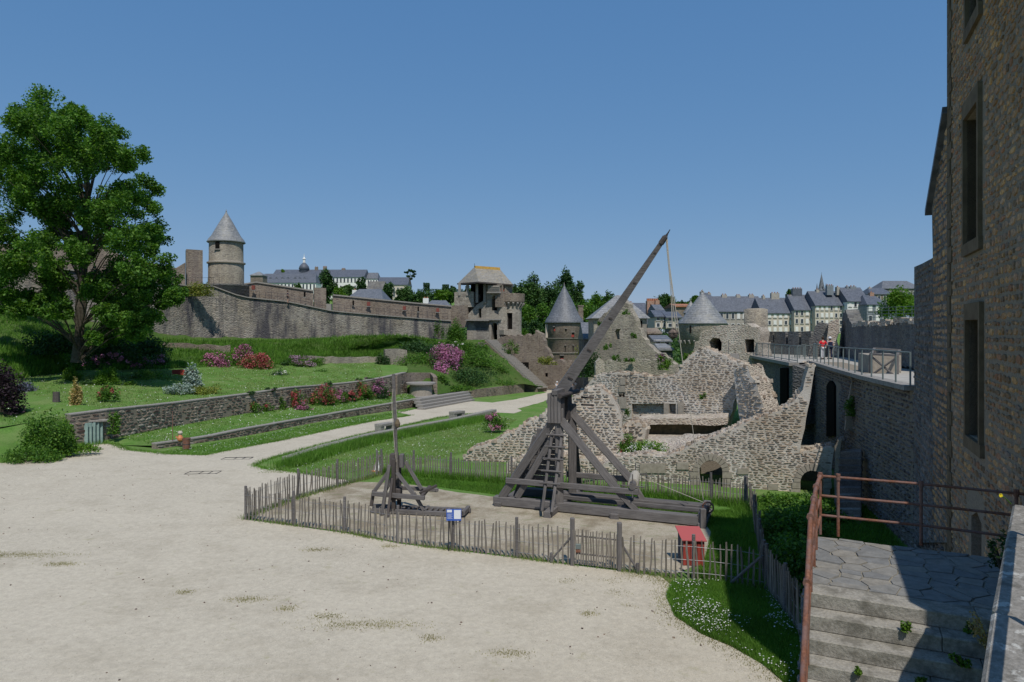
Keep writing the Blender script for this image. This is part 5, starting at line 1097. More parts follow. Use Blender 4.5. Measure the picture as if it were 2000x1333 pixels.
bm_('end_beam',bottom(TA,1371,-6.62)+TA.n*.18,bottom(TA,1371,-6.62)-TA.n*(tb_depth+.2),.26,.24)
# launching trough between the beams
a=TA.pt(TA.sz(1090,980)[0],-6.62,.55); b=TA.pt(TA.sz(1368,1000)[0],-6.62,.55)
for d in (.55,.95): bm_('trough_board',TA.pt(TA.sz(1085,980)[0],-6.56,d),TA.pt(TA.sz(1366,1000)[0],-6.56,d),.07,.16)
# cross outrigger with front block
o0=G(1068,1013)+up*.12; o1=o0-TA.n*(tb_depth+2.6); bm_('outrigger',o0,o1,.3,.26); 
# posts
KA=TA.sz(1092,800)[0]; topz=-2.95
for pl in (TA,TB): bm_('mast',pl.pt(KA,-6.65),pl.pt(KA,-3.0),.32,.3,'wood',(0,1,0))
# outward props seen from the front : from outrigger end up to mast (front ladder)
fa=o0+up*.12; ft_=TA.pt(KA-.05,-3.95,-.1)
for dx0,dx1 in ((-.16,-.2),(.16,.2)):
    bm_('ladder_rail',fa+TA.u*dx0*1.2,ft_+TA.u*dx1,.11,.13,'wood',(0,1,0))
for f in np.linspace(.36,.98,5):
    c=fa.lerp(ft_,f)+TA.n*.1; bm_('rung',c-TA.u*.42,c+TA.u*.42,.07,.07,'wood')
rb2=o1+up*.1; bm_('prop',rb2,TB.pt(KA,-3.4,.1),.2,.2,'wood',(0,1,0))
# diagonal struts
def strut(pl,x0_,z0__,x1_,z1__,w=.3,nm='strut',d=0): bm_(nm,pl.pt(pl.sz(x0_,900)[0],z0__,d),pl.pt(pl.sz(x1_,900)[0],z1__,d),w,w*.95,'wood',(0,1,0))
strut(TA,1096,-3.45,1208,-6.05+.05); strut(TA,1203,-5.95,1245,-6.7,.22,'lower_strut')
strut(TB,1112,-3.25,1236,-6.0); strut(TB,1232,-5.9,1256,-6.7,.22,'lower_strut')
strut(TA,1080,-3.5,980,-6.65,.3); strut(TB,1090,-3.3,1018,-6.3,.28); strut(TA,1086,-3.9,1010,-6.6,.24)
# boarded sloping wall on the left
for k in range(9):
    f=k/8; z=-6.15+f*1.75; xa=TA.pt(TA.sz(1000,900)[0]-.12+f*.72,z,.75); xb=TA.pt(KA-.2,z,.75); bm_('board',xa,xb,.05,.19,'wood',bev=.008)
bm_('corner_post',TA.pt(TA.sz(1002,900)[0]-.1,-6.7,.5),TA.pt(TA.sz(1035,900)[0]+.05,-4.2,.5),.18,.18,'wood',(0,1,0))
bm_('high_board',TA.pt(TA.sz(1040,900)[0],-4.55,.5),TA.pt(TA.sz(1046,900)[0],-3.9,.5),.2,.1,'wood',(0,1,0))
# mid beams and winch
a=TA.pt(TA.sz(991,940)[0],-5.93,-.16); b=TA.pt(TA.sz(1249,965)[0],-5.93,-.16); bm_('middle_beam',a,b,.12,.22)
bm_('middle_beam',TB.pt(TB.sz(1104,940)[0],-5.93,.1),TB.pt(TB.sz(1240,950)[0],-5.93,.1),.12,.22)
wa=TA.pt(TA.sz(1238,955)[0],-5.72,-.25); wb=TB.pt(TB.sz(1238,948)[0]+.0,-5.72,.35); MB().tube([wa,wb],.13,12).build('winch_drum',M['wood'],tr)
MB().tube([wa.lerp(wb,.2),wa.lerp(wb,.85)],.19,14).build('rope_coil',M['rope'],tr)
for f in (.02,.97):
    c=wa.lerp(wb,f)
    for s_ in (0,1): 
        dv=Vector((TA.u.x*.45,TA.u.y*.45,0)) if s_ else Vector((0,0,.45)); bm_('handspike',c-dv,c+dv,.045,.045,'wood',(0,1,0) if not s_ else (0,0,1))
# counterweight box at the head
hx=KA; zt=-2.42; zb_=-3.55
ka_,kb_=TA.sz(1073,800)[0],TA.sz(1099,800)[0]; kc_,kd_=TB.sz(1099,800)[0],TB.sz(1117,800)[0]
for k in range(4):
    c=TA.pt(ka_+(kb_-ka_)*(k+.5)/4,zb_,-.24); bm_('board',c,Vector((c.x,c.y,zt-.04*(k%2))),(kb_-ka_)/4-.008,.05,'wood',(0,1,0),.006)
MB().quadbox([TA.pt(ka_+.02,zb_,-.2),TA.pt(kb_-.02,zb_,-.2),TA.pt(kb_-.02,zb_,.3),TA.pt(ka_+.02,zb_,.3)],[TA.pt(ka_+.02,zt,-.2),TA.pt(kb_-.02,zt,-.2),TA.pt(kb_-.02,zt,.3),TA.pt(ka_+.02,zt,.3)]).build('head_box',M['woodd'],tr)
MB().quadbox([TB.pt(kc_,-3.75,-.5),TB.pt(kd_,-3.6,-.5),TB.pt(kd_,-3.6,.1),TB.pt(kc_,-3.75,.1)],[TB.pt(kc_,-2.4,-.5),TB.pt(kd_-.05,-2.3,-.5),TB.pt(kd_-.05,-2.3,.1),TB.pt(kc_,-2.4,.1)]).build('rear_head',M['woodd'],tr)
for z in (-2.75,-3.05): bm_('strap',TB.pt(hx+.3,z,.25),TB.pt(hx+.85,z,.25),.06,.08,'woodd')
bm_('tie_beam',TA.pt(hx-.1,-2.38,-.3),TA.pt(hx-.1,-2.38,tb_depth+.3),.22,.2)
MB().tube([TA.pt(hx+.15,-2.5,-.35),TA.pt(hx+.15,-2.5,tb_depth+.35)],.09,10).build('axle',M['woodd'],tr)
# throwing arm
mid_=Plane(TP0-TA.n*.85,TP1-TA.n*.85)
A0=mid_.P(1090,772); A1=mid_.P(1301,461); d=A1-A0
bmh=[]
nseg=4
ring=[]; x=d.normalized(); sd_=Vector((0,1,0)).cross(x).normalized(); s2=x.cross(sd_)
mb=MB(); pts=[A0-x*.25,A0+d*.25,A0+d*.6,A1]; ws=[.23,.2,.14,.075]
for i in range(3):
    for (ww0,ww1) in (((ws[i],ws[i+1])),):
        q=[pts[i]+sd_*a_*ww0+s2*b_*ww0*.8 for a_,b_ in ((-1,-1),(1,-1),(1,1),(-1,1))]; r_=[pts[i+1]+sd_*a_*ww1+s2*b_*ww1*.8 for a_,b_ in ((-1,-1),(1,-1),(1,1),(-1,1))]; mb.quadbox(q,r_)
mb.build('throwing_arm',M['wood'],tr)
bm_('arm_butt',A0-x*.5-sd_*.05,A0+x*.25-sd_*.05,.4,.32,'wood',(0,1,0))
for f in (.12,.3,.5,.72,.9,.96):
    c=A0+d*f; rr_=.24-.16*f; MB().tube([c-x*.03,c+x*.03],rr_,8).build('iron_band',M['woodd'],tr)
MB().tube([A1-x*.05,A1+x*.1,A1+x*.22+Vector((.02,0,.05))],[.07,.03,.015],7).build('prong',M['darkiron'],tr)
MB().tube([A1-x*.35+s2*0,A1-x*.05],.11,8).build('arm_head',M['woodd'],tr)
def rope(nm,pl,L,r=.014,par_=None): return MB().tube([pl.P(*q) for q in L],r,5).build(nm,M['rope'],par_ or tr)
rope('sling_rope',mid_,[(1301,466),(1304,500),(1308,540),(1312,600),(1313,642)],.02); rope('sling_rope',mid_,[(1302,468),(1306,500),(1310,540),(1315,600),(1321,645)],.016)
rope('sling_rope',mid_,[(1303,466),(1308,520),(1316,580),(1326,650),(1331,690),(1337,735)],.016)
rope('trigger_rope',mid_,[(1337,735),(1345,780),(1356,860)],.012); rope('trigger_rope',Plane(TP0-TA.n*.85,TP1-TA.n*.85),[(1356,860),(1366,930),(1377,998)],.012)
c=mid_.P(1315,652); t2=thing('sling_pouch','round stone shot in a dark net hanging from the trebuchet sling','shot',c)
rs=np.random.default_rng(77); bmq=bmesh.new(); bmesh.ops.create_icosphere(bmq,subdivisions=3,radius=.17)
for v in bmq.verts: v.co=Vector((v.co.x*1.05,v.co.y,v.co.z*.95))*(1+.06*math.sin(v.co.x*30+v.co.z*20))
me=bpy.data.meshes.new('stone_ball'); bmq.to_mesh(me); bmq.free(); me.materials.append(M['gstones']); o=bpy.data.objects.new('stone_ball',me); C.objects.link(o); o.parent=t2
mb=MB()
for j in range(7):
    a=math.pi*2*j/7; mb.tube([c+Vector((0,0,.22)),c+Vector((math.cos(a)*.19,math.sin(a)*.19,.04)),c+Vector((math.cos(a)*.15,math.sin(a)*.15,-.12)),c+Vector((0,0,-.2))],.012,4)
for z,r_ in ((.03,.19),(-.1,.165)): mb.tube([c+Vector((math.cos(a)*r_,math.sin(a)*r_,z)) for a in np.linspace(0,2*math.pi,13)],.012,4,False)
mb.build('net',M['woodd'],t2)
for s_ in (-1,1): bm_('shot_bag',c+Vector((.06*s_,0,-.02)),c+Vector((.17*s_,0,.02)),.1,.22,'woodd') if 0 else None
# wheel and winch rope at the right end
c=bottom(TA,1380,-6.42)+TA.n*-.5; wh_=MB(); wh_.tube([c+Vector((TA.n.x*0+TA.u.x*math.cos(a)*.19,TA.u.y*math.cos(a)*.19,math.sin(a)*.19)) for a in np.linspace(0,2*math.pi,19)],.03,6,False)
for j in range(4):
    a=math.pi*j/4; v=Vector((TA.u.x*math.cos(a)*.18,TA.u.y*math.cos(a)*.18,math.sin(a)*.18)); wh_.tube([c-v,c+v],.014,5)
wh_.build('wheel',M['rust'],tr); MB().tube([wa.lerp(wb,.6)+up*.15,c+up*.12],.012,5).build('winch_rope',M['rope'],tr)
bm_('tail_post',bottom(TA,1374,-7)+TA.n*.2,bottom(TA,1374,-6.3)+TA.n*.2,.2,.2,'wood',(0,1,0))
bm_('wedge_block',G(1201,1014)+up*.1-TA.u*.16,G(1201,1014)+up*.1+TA.u*.16,.25,.22)
# ============================================================ SMALL ENGINE (perrier)
q0=G(722,1003); q1=G(908,1012); SA=Plane(q0,q1); sm_=thing('small_catapult','small timber stone-thrower with a thin upright beam, left of the trebuchet','siege engine',(q0+q1)/2)
def sb(nm,p,q,w,h,mt='wood',up_=(0,0,1)): return beamo(nm,p,q,w,h,M[mt],sm_,up_,.012)
def SPt(px,z,d=0): return SA.pt(SA.sz(px,950)[0],z,d)
sb('base_rail',SPt(726,-6.88),SPt(905,-6.88),.13,.16); sb('base_rail',SPt(716,-6.88,.62),SPt(912,-6.88,.62),.13,.16)
for x_ in range(738,900,11): sb('slat',SPt(x_,-6.84,.0),SPt(x_,-6.84,.62),.09,.05)
sb('end_block',SPt(878,-6.85,-.02),SPt(907,-6.8,-.02),.16,.2); sb('end_block',SPt(906,-6.8,-.1),SPt(906,-6.8,.75),.14,.16)
KS=769; 
for d_ in (-.02,.62): sb('mast',SPt(KS,-6.8,d_),SPt(KS,-4.88,d_),.15,.16,'woodd',(0,1,0))
sb('prop',G(746,1008)+up*.02,SPt(762,-5.1,-.1),.13,.13,'wood',(0,1,0)); sb('prop',G(757,1012)+up*.02,SPt(768,-5.6,-.1),.1,.1,'woodd',(0,1,0))
sb('strut',SPt(KS+6,-5.4,0),SPt(808,-6.2,0),.13,.13,'wood',(0,1,0)); sb('strut',SPt(808,-6.15,0),SPt(828,-6.8,0),.12,.12,'wood',(0,1,0)); sb('strut',SPt(KS+12,-5.1,.62),SPt(814,-6.15,.62),.13,.13,'wood',(0,1,0)); sb('strut',SPt(758,-5.4,0),SPt(731,-6.15,0),.14,.14,'wood',(0,1,0)); sb('strut',SPt(762,-5.5,.62),SPt(738,-6.4,.62),.13,.13,'wood',(0,1,0))
sb('corner_brace',SPt(731,-6.1,-.05),SPt(726,-6.7,-.05),.12,.13,'woodd',(0,1,0))
sb('cross_beam',SPt(730,-6.2,-.16),SPt(832,-6.28,-.16),.13,.16); sb('cross_beam',SPt(755,-6.15,.75),SPt(845,-6.18,.75),.12,.14)
sb('windlass',SPt(826,-6.25,-.2),SPt(826,-6.1,.9),.12,.12,'woodd')
for z_,l in ((-6.05,.1),): sb('side_arm',SPt(818,-6.18,.1),SPt(846,-5.95,.5),.1,.1,'woodd')
p=SPt(KS,-4.95,.28); sb('head_block',p-Vector((.12,0,.25)),p-Vector((.12,0,-.22)),.2,.3,'woodd',(0,1,0)); sb('head_block',p+Vector((.22,0,-.3)),p+Vector((.22,0,.2)),.16,.3,'wood',(0,1,0)); sb('counterweight',p-Vector((0,0,1.5)),p-Vector((0,0,1.1)),.4,.5,'woodd',(0,1,0))
b0=SPt(KS+2,-6.0,.3); b1=Plane(q0-SA.n*.3,q1-SA.n*.3).P(768.5,731); mb=MB(); mb.beam(b0,b0.lerp(b1,.3),.16,.14,(0,1,0)); mb.beam(b0.lerp(b1,.3),b1,.11,.1,(0,1,0)); mb.build('upright_beam',M['wood'],sm_)
MB().tube([b0.lerp(b1,.22)+Vector((0,-.1,0)),b0.lerp(b1,.5)+Vector((-.07,-.1,0)),b0.lerp(b1,.75)+Vector((-.09,-.08,0)),b1+Vector((.03,0,0))],.011,5).build('sling_rope',M['rope'],sm_)
MB().tube([b0.lerp(b1,.25)+Vector((0.04,-.1,-.9)),b0.lerp(b1,.25)+Vector((0.03,-.1,0)),b0.lerp(b1,.6)+Vector((.09,-.08,0)),b1+Vector((.03,0,0))],.008,5).build('sling_rope',M['rope'],sm_)
c=b0.lerp(b1,.56)+Vector((.1,-.06,0)); MB().lathe(c,[(.01,-.17),(.09,-.1),(.11,0),(.05,.15),(.01,.2)],8).build('sling_pouch',M['ochre'],sm_)
# cone and leaning board
p=G(737,921); t=thing('traffic_cone','white traffic cone with an orange base beside a leaning board','cone',p); MB().lathe(p,[(.17,.04),(.12,.06),(.04,.62),(.0,.64)],14).build('cone',M['white'],t,True); MB().box(p.x-.28,p.x+.26,p.y-.2,p.y+.2,p.z,p.z+.05).build('base',M['orange'],t)
p=G(728,921); t=thing('leaning_board','pale plank leaning on a post behind the small catapult','plank',p); beamo('plank',p,R(742,889,p.y+.3),.12,.05,M['picket'],t,up=(0,1,0)); beamo('prop',R(741,893,p.y+.35),G(733,922),.05,.05,M['woodd'],t,up=(0,1,0))
# ============================================================ benches, bin, small garden things
def bench(px0,py0,px1,py1,label):
    a,b=G(px0,py0),G(px1,py1); t=thing('stone_bench',label,'bench',(a+b)/2,'stone benches along the path'); d=(b-a).normalized(); w=.45
    beamo('seat',a+up*.55,b+up*.55,.62,.2,M['granite'],t); 
    for q in (a+d*.22,b-d*.22): MB().obox((q.x,q.y),d,.42,.55,.46,q.z).build('support',M['granite'],t)
bench(738,846,766,841,'grey stone bench right beside the upright beam of the small catapult'); bench(882,819,903,816,'grey stone bench farther along the path, near the end of the kerb')
p=G(364,878); t=thing('rusty_bin','rusty brown cylindrical bin at the end of the low terrace wall','bin',p); MB().lathe(p,[(.2,0),(.22,.05),(.22,.6),(.24,.62),(.24,.68),(.2,.68),(.19,.1),(0,.1)],16).build('drum',M['rust'],t); MB().lathe(p+up*.3,[(.225,0),(.235,.02),(.225,.04)],16).build('hoop',M['darkiron'],t)
p=R(352,858,42.3); t=thing('garden_ornament','orange and cream garden ornament standing on the terrace wall end','ornament',p); MB().lathe(p-up*.15,[(.07,0),(.17,.1),(.18,.22),(.12,.34),(.08,.42)],12).build('body',M['terracotta'] if 0 else M['orange'],t); MB().lathe(p+up*.28,[(.1,0),(.15,.1),(.1,.22),(.02,.26)],10).build('head',M['render'],t); MB().lathe(p+up*.5,[(.07,0),(.03,.12),(0,.2)],6).build('crest',M['leafb'],t); MB().beam(p+Vector((-.14,0,.02)),p+Vector((-.26,0,.18)),.07,.05).build('tail',M['orange'],t)
p=G(337,873); t=thing('thin_pole','thin rusty pole standing in front of the garden wall','pole',p); MB().tube([p,p+up*2.2],.022,6).build('rod',M['rust'],t); MB().tube([p,p+up*.1],.06,6).build('foot',M['rust'],t)
# teal door in garden wall
pd=PL(137,42.2,205,44.2); _f=lambda x: (lambda p: Vector((p.x,p.y,z0(p.y)+.0)))(pd.P(x,850,-.09)); a,b=_f(163),_f(199); t=thing('teal_door','pale teal boarded door in the left end of the garden wall','door',a)
for k in range(5): beamo('board',a.lerp(b,(k+.5)/5),a.lerp(b,(k+.5)/5)+up*1.42,(b-a).length/5-.01,.05,M['tealdoor'],t,up=(0,1,0),bev=.004)
beamo('bolt',b+Vector((-.35,-.06,.9)),b+Vector((.1,-.06,.9)),.05,.04,M['darkiron'],t)
beamo('lintel_slab',a+Vector((-.7,.12,1.5)),b+Vector((.3,.12,1.5)),.5,.12,M['granite'],t)
# red planter, stump, whites
p=R(352,740,71); t=thing('red_planter','red rectangular metal planter on the upper lawn','planter',p); s=71/F; mb=MB(); w=15.5*s; mb.box(p.x-w,p.x+w,p.y-.05,p.y,p.z,p.z+.9); mb.box(p.x-w,p.x+w,p.y+1.2,p.y+1.25,p.z,p.z+.9); mb.box(p.x-w,p.x-w+.05,p.y+.002,p.y+1.198,p.z,p.z+.9); mb.box(p.x+w-.05,p.x+w,p.y+.002,p.y+1.198,p.z,p.z+.9); mb.build('box',M['redpaint'],t); MB().box(p.x-w+.06,p.x+w-.06,p.y+.01,p.y+1.19,p.z+.5,p.z+.75).build('soil',M['dirt'],t)
p=R(110,783,48.5); tag(MB().lathe(p,[(.24,-.1),(.22,.3),(.21,.62),(.12,.62),(.0,.52)],12).build('tree_stump',M['woodd']),'dark hollow stump post on the upper lawn near the left edge','stump')
# ============================================================ PLANTS
t=thing('tree','great broadleaf tree with a tall trunk towering over the left of the garden','tree',R(152,708,62)); r3=np.random.default_rng(501); c0=R(152,708,62); mb=MB(); P=[]
cr=[(100,205,42),(58,232,40),(150,212,38),(205,245,38),(18,285,46),(100,290,44),(178,300,44),(243,290,36),(-35,330,50),(50,370,44),(130,375,46),(215,370,46),(268,372,38),(-15,425,50),(70,450,46),(152,460,40),(232,448,46),(288,452,38),(15,505,42),(92,530,40),(182,535,38),(250,525,44),(316,518,38),(55,572,32),(118,582,30),(222,590,36),(292,588,38),(262,632,32),(140,250,40),(65,310,38),(190,410,36),(110,415,36),(335,555,24),(-5,560,34),(200,640,22)]
tp=[c0,R(158,600,62),R(165,480,62.3),R(172,360,62),R(135,240,62)]; mb.tube(tp,[.62,.47,.36,.2,.07],10)
for (x,y,r_) in cr:
    for s_ in (0,1,2):
        Y=62+(r3.uniform(-6.5,-2),r3.uniform(-2,2),r3.uniform(2,6.5))[s_]; q=R(x+r3.uniform(-20,20),y+16+r3.uniform(-22,22),Y); w=r_*62/F*r3.uniform(.75,1.05)
        f=min(1,max(0,(700-y-90)/430)); k=f*3; i_=int(min(2,k)); b_=tp[i_+0].lerp(tp[i_+1],k-i_); mb.tube([b_,b_.lerp(q,.55)+Vector((0,0,.5)),q],[.085,.045,.015],5)
        P.append(cloudpts(q,(w,w,w*.9),1750,r3,nclump=20,clump=.36))
Vv,Ff=leaves(np.concatenate(P),.25,r3); obj('crown',Vv,Ff,M['leaf'],t); mb.build('trunk',M['bark'],t)
# dark growth under it
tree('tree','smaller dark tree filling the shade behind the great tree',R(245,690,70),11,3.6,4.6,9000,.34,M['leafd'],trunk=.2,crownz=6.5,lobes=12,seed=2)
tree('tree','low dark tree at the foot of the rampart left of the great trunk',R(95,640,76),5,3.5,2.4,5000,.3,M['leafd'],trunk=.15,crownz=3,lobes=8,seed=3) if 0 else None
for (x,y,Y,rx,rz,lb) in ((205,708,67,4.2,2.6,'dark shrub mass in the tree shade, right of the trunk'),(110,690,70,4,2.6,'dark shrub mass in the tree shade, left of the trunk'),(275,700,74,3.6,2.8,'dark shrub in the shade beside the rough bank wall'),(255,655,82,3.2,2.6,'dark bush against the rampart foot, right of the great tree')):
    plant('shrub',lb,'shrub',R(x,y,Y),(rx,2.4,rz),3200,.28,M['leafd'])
B_=[(141,746,63,1.0,1.5,'bright green clipped ball shrub, the left one of the pair','leafb'),(209,750,60,1.15,1.65,'bright green clipped ball shrub, the right one of the pair','leafb')]
for x,y,Y,r,h,lb,mt in B_: plant('ball_shrub',lb,'shrub',R(x,y,Y),(r,r,h),4200,.11,M[mt],clump=.24,group='pair of clipped ball shrubs')
P_=[('shrub','dark purple leaved bush cut by the left edge of the picture',(4,805,44,1.5,3.1),5200,.16,'purple',None,0),
('lavender','mound of grey-violet lavender near the left edge',(45,768,55,1.2,.9),2600,.12,'lav',None,0),
('shrub','dense green bush spilling over the wall end at the lower left',(92,884,38.2,1.7,2.5),7000,.14,'leaf',None,0),
('shrub','leafy green bush beside the teal door',(122,872,40.2,.9,1.7),3200,.14,'leafb',None,0),
('shrub','low straggling green cover at the foot of the bank, lower left',(60,900,36.6,1.6,.8),3000,.12,'leaf',None,0),
('shrub','low green cover along the edge of the gravel below the teal door',(150,882,39.0,1.5,.42),2600,.1,'leafb',None,0),
('mullein','tall dry golden mullein plant on the upper lawn',(148,790,46.5,.55,2.0),1300,.16,'dry',None,0),
('shrub','reddish flowering shrub on the upper lawn right of the mullein',(213,780,49.5,.85,1.35),1600,.13,'leaf','red',260),
('shrub','tall silvery grey thistle-like plant on the upper lawn',(377,765,58,1.0,2.4),1700,.22,'silver',None,0),
('shrub','low silvery ground plant left of the tall silvery one',(350,768,56,1.5,.8),1500,.16,'silver',None,0),
('shrub','low yellow-green clump right of the silvery plant',(402,770,57,1.6,.95),1800,.14,'leafy',None,0),
('shrub','low dark green mound left of the clipped ball shrub',(176,757,60,1.2,.9),1600,.14,'leafd',None,0),
('shrub','long low green mound on the upper lawn in front of the shaded bank',(285,745,66,2.4,1.1),2600,.15,'leaf',None,0),
('shrub','small bright tuft right of the ball shrubs',(255,757,61,.9,.7),900,.12,'leafb',None,0),
('rose_bush','white and pink rose bush on the upper lawn',(545,748,75,1.15,1.7),2200,.14,'leafd','whitef',420),
('shrub','rounded green shrub on the lawn right of the rose bush',(627,738,80,1.35,1.0),2200,.13,'leaf',None,0),
('shrub','small dark shrub by the red flower bed right end',(560,722,86,1.4,1.4),1600,.15,'leafd',None,0),
('shrub','round dark shrub at the end of the pale drystone wall',(747,716,92,1.2,1.9),1900,.17,'leafd',None,0),
('shrub','green shrub at the left end of the pale drystone wall',(620,716,88,1.3,1.3),1600,.16,'leaf',None,0),
('valerian','mauve and pink flower mass beside the bank wall',(425,723,82,2.6,2.2),2600,.16,'leaf','pink',1500),
('valerian','pink flower mass at the top left of the red flower bed',(478,712,84,2.0,2.4),1800,.16,'leaf','pink',1300),
('valerian','large bed of red flowers on the upper garden bank',(505,728,82,2.9,2.5),3000,.16,'leaf','red',2000),
('valerian','pale mauve flower drift right of the red bed',(585,716,86,3.2,1.5),2400,.16,'leaf','mauve',900),
('valerian','red flowering clump left of the tall upright beam, on the big wall',(580,801,63,1.1,2.0),1800,.13,'leaf','red',800),
('valerian','pink flowering clump low in front of the big garden wall',(592,808,62,1.1,1.1),1200,.13,'leafd','pink',700),
('valerian','red flowering clump in the angle of the big garden wall',(632,788,66,1.5,2.1),2200,.13,'leaf','red',900),
('valerian','rose-mauve flowering clump in the middle of the garden wall',(660,786,68,1.2,1.4),1500,.13,'leaf','pink',700),
('valerian','low red flowering clump right of the mauve one',(685,783,70,1.0,1.2),1200,.13,'leafd','red',500),
('valerian','leafy clump with a few red flowers against the garden wall',(708,778,72,1.4,1.9),1900,.14,'leaf','red',350),
('valerian','magenta flowering clump at the right end of the garden wall',(738,776,74,1.5,2.2),2200,.14,'leafd','magenta',900),
('valerian','huge magenta flowering bush tumbling down the bank',(866,726,93,2.9,3.9),3600,.2,'leafd','magenta',4200),
('valerian','magenta flowers hanging below the huge magenta bush',(858,742,90,1.6,2.6),1200,.18,'leafd','magenta',1500),
('valerian','magenta flowers at the right of the huge bush',(893,712,95,1.3,2.6),1000,.18,'leafd','magenta',1300),
('valerian','small pink flower cluster on the bank left of the huge magenta bush',(802,712,95,1.0,1.5),900,.16,'leaf','pink',240),
('valerian','dusky pink clump on the bank top under the gatehouse',(937,683,104,1.8,1.4),1200,.2,'leaf','mauve',420),
('valerian','small dusky flower tuft halfway down the bank by the stairs',(958,712,103,1.2,1.3),900,.2,'leaf','mauve',260),
('valerian','red and pink spikes by the rubble wall, right of the kerb',(966,838,50,1.2,1.2),1300,.13,'leaf','pink',420),
('shrub','dense upright green conifer-like bush at the corner of the rampart',(890,672,104,1.7,3.9),5200,.2,'leaf',None,0),
('shrub','white flowered bush at the foot of the conifer-like bush',(891,676,102,1.3,1.0),800,.16,'leaf','whitef',160),
]
for nm,lb,(x,y,Y,r,h),n,sz_,mt,fl,nf in P_: plant(nm,lb,'flowers' if fl else 'shrub',R(x,y,Y),(r,r*.75,h),n,sz_,M[mt],M[fl] if fl else None,nf,sz_*.85 if Y<80 else .17)
for (x,y,Y,r,h,lb) in ((920,712,97,3.6,2.4,'bramble thicket covering the bank right of the magenta bush'),(945,728,99,2.6,1.8,'bramble thicket low on the bank beside the stairs'),(905,745,92,3.6,1.9,'dark bramble thicket at the foot of the flowery bank'),(975,748,99,1.6,1.1,'bramble thicket at the bottom of the long staircase'),(830,715,93,3.2,1.7,'green thicket on the bank above the round stone seat'),(820,690,99,3,1.8,'dark green shrubs at the top of the bank under the rampart'),(915,690,102,2.4,1.6,'rough green thicket on the crest of the bank'),(845,748,87,1.6,1.2,'long grass clump right of the round stone seat'),(950,752,97,3.2,1.0,'low weeds along the foot of the bank above the lawn shelf'),(985,745,100,1.6,.8,'creeping weeds beside the lowest flight of the long staircase'),(870,762,89,3.0,.8,'grassy tangle at the very foot of the flowery bank')):
    plant('bramble',lb,'thicket',R(x,y,Y),(r*1.3,r,h*1.05),5200,.22,M['leaf'] if 'dark' not in lb else M['leafd'],clump=.34)
plant('ivy','ivy and weeds on the rampart top left of the round tower','ivy',R(388,578,91.8),(2.6,.6,2.0),1800,.22,M['leafy'])
plant('ivy','green creeper hanging on the garden wall near the teal door','ivy',R(222,846,43.9),(.55,.3,1.5),1100,.13,M['leaf'])
plant('ivy','long green creeper at the foot of the ruins under the curtain wall','ivy',R(857,660,107),(1.3,.4,3.0),700,.2,M['leaf'])
plant('fern','rusty and green growth high on the broken brown wall','ivy',R(997,690,106.5),(1.6,.5,2.2),700,.22,M['leaf'])
plant('shrub','yellow-green bush at the foot of the tower with the slate cone','shrub',R(1068,712,103),(1.6,.8,1.7),900,.22,M['leafy'])
plant('shrub','yellow-green bush between the cone tower and the throwing arm','shrub',R(1143,700,112),(1.9,1,3.6),1800,.24,M['leafy'])
plant('ivy','dark creeper covered rubble at the foot of the gable ruin','ivy',R(1152,735,72),(1.7,.8,3.0),2600,.2,M['leafd'])
for x,y,lb in ((1185,677,'green tuft growing low on the gable ruin'),(1203,700,'small green tuft on the low grey wall left part'),(1228,700,'small green tuft on the low grey wall middle'),(1177,630,'green tuft on the left shoulder of the gable ruin'),(1222,608,'ivy tuft on the gable ruin top right'),(1238,655,'dry tuft on the right slope of the gable ruin')): plant('tuft',lb,'weed',R(x,y+6,70.5 if y<690 else 64),(.6,.3,.8),350,.14,M['leaf'])
for x,y,Y,lb,fl in ((1292,712,60,'pink valerian on the ruin beside the dark gap',1),(1302,722,58,'bright green weed beside the dark gap in the ruins',0),(1345,705,57,'green weed on the left edge of the upper ruin',0)): plant('weed',lb,'weed',R(x,y,Y),(.9,.4,1.1),600,.14,M['leafb'],M['mauve'] if fl else None,160,.12)
for x,y,lb in ((1151,790,'small green tuft on the rubble wall right of the trebuchet head'),(1373,780,'small green tuft on the right part of the niche wall'),(1226,812,'dry grass tuft at the left end of the niche')): plant('tuft',lb,'weed',R(x,y,39),(.28,.15,.45),220,.09,M['leaf'])
# pit of white flowers
t=plant('wildflowers','patch of green weeds and white flowers in the pit of the ruins','flowers',R(1262,897,34.3),(1.5,1.1,.95),6000,.1,M['leafb'],M['whitef'],1500,.05)
plant('weed','taller green weeds at the left of the white flower patch','weed',R(1228,890,34.6),(.7,.5,1.05),1500,.1,M['leaf'],M['red'],60,.06)
# hedge beside right fence (in the building's shade)
for i,(x,y,Y,r,h,lb) in enumerate(((1515,1060,24.2,.8,.6,'far end of the dark bramble hedge, its top in the sun'),(1530,1100,22,1.2,1.3,'dark bramble hedge between the fence and the landing'),(1552,1140,18.5,1.0,1.4,'near end of the dark bramble hedge in the shade'))):
    p=R(x,0,Y); plant('bramble',lb,'hedge',(p.x+.4,Y,-7),(r,2.0,h),9000,.12,M['leaf'])
for px_,Y_,r_,h_,lb in ((1520,27.3,1.5,.55,'sunlit bramble at the foot of the hall facade, left of its right arch'),(1562,26.6,1.3,.75,'sunlit bramble under the right arch of the hall facade'),(1600,25.2,1.3,.8,'dark weeds at the foot of the rampart beside the landing')):
    p=R(px_,0,Y_); plant('bramble',lb,'hedge',(p.x,Y_,-7),(r_,.9,h_),3200,.12,M['leaf'])
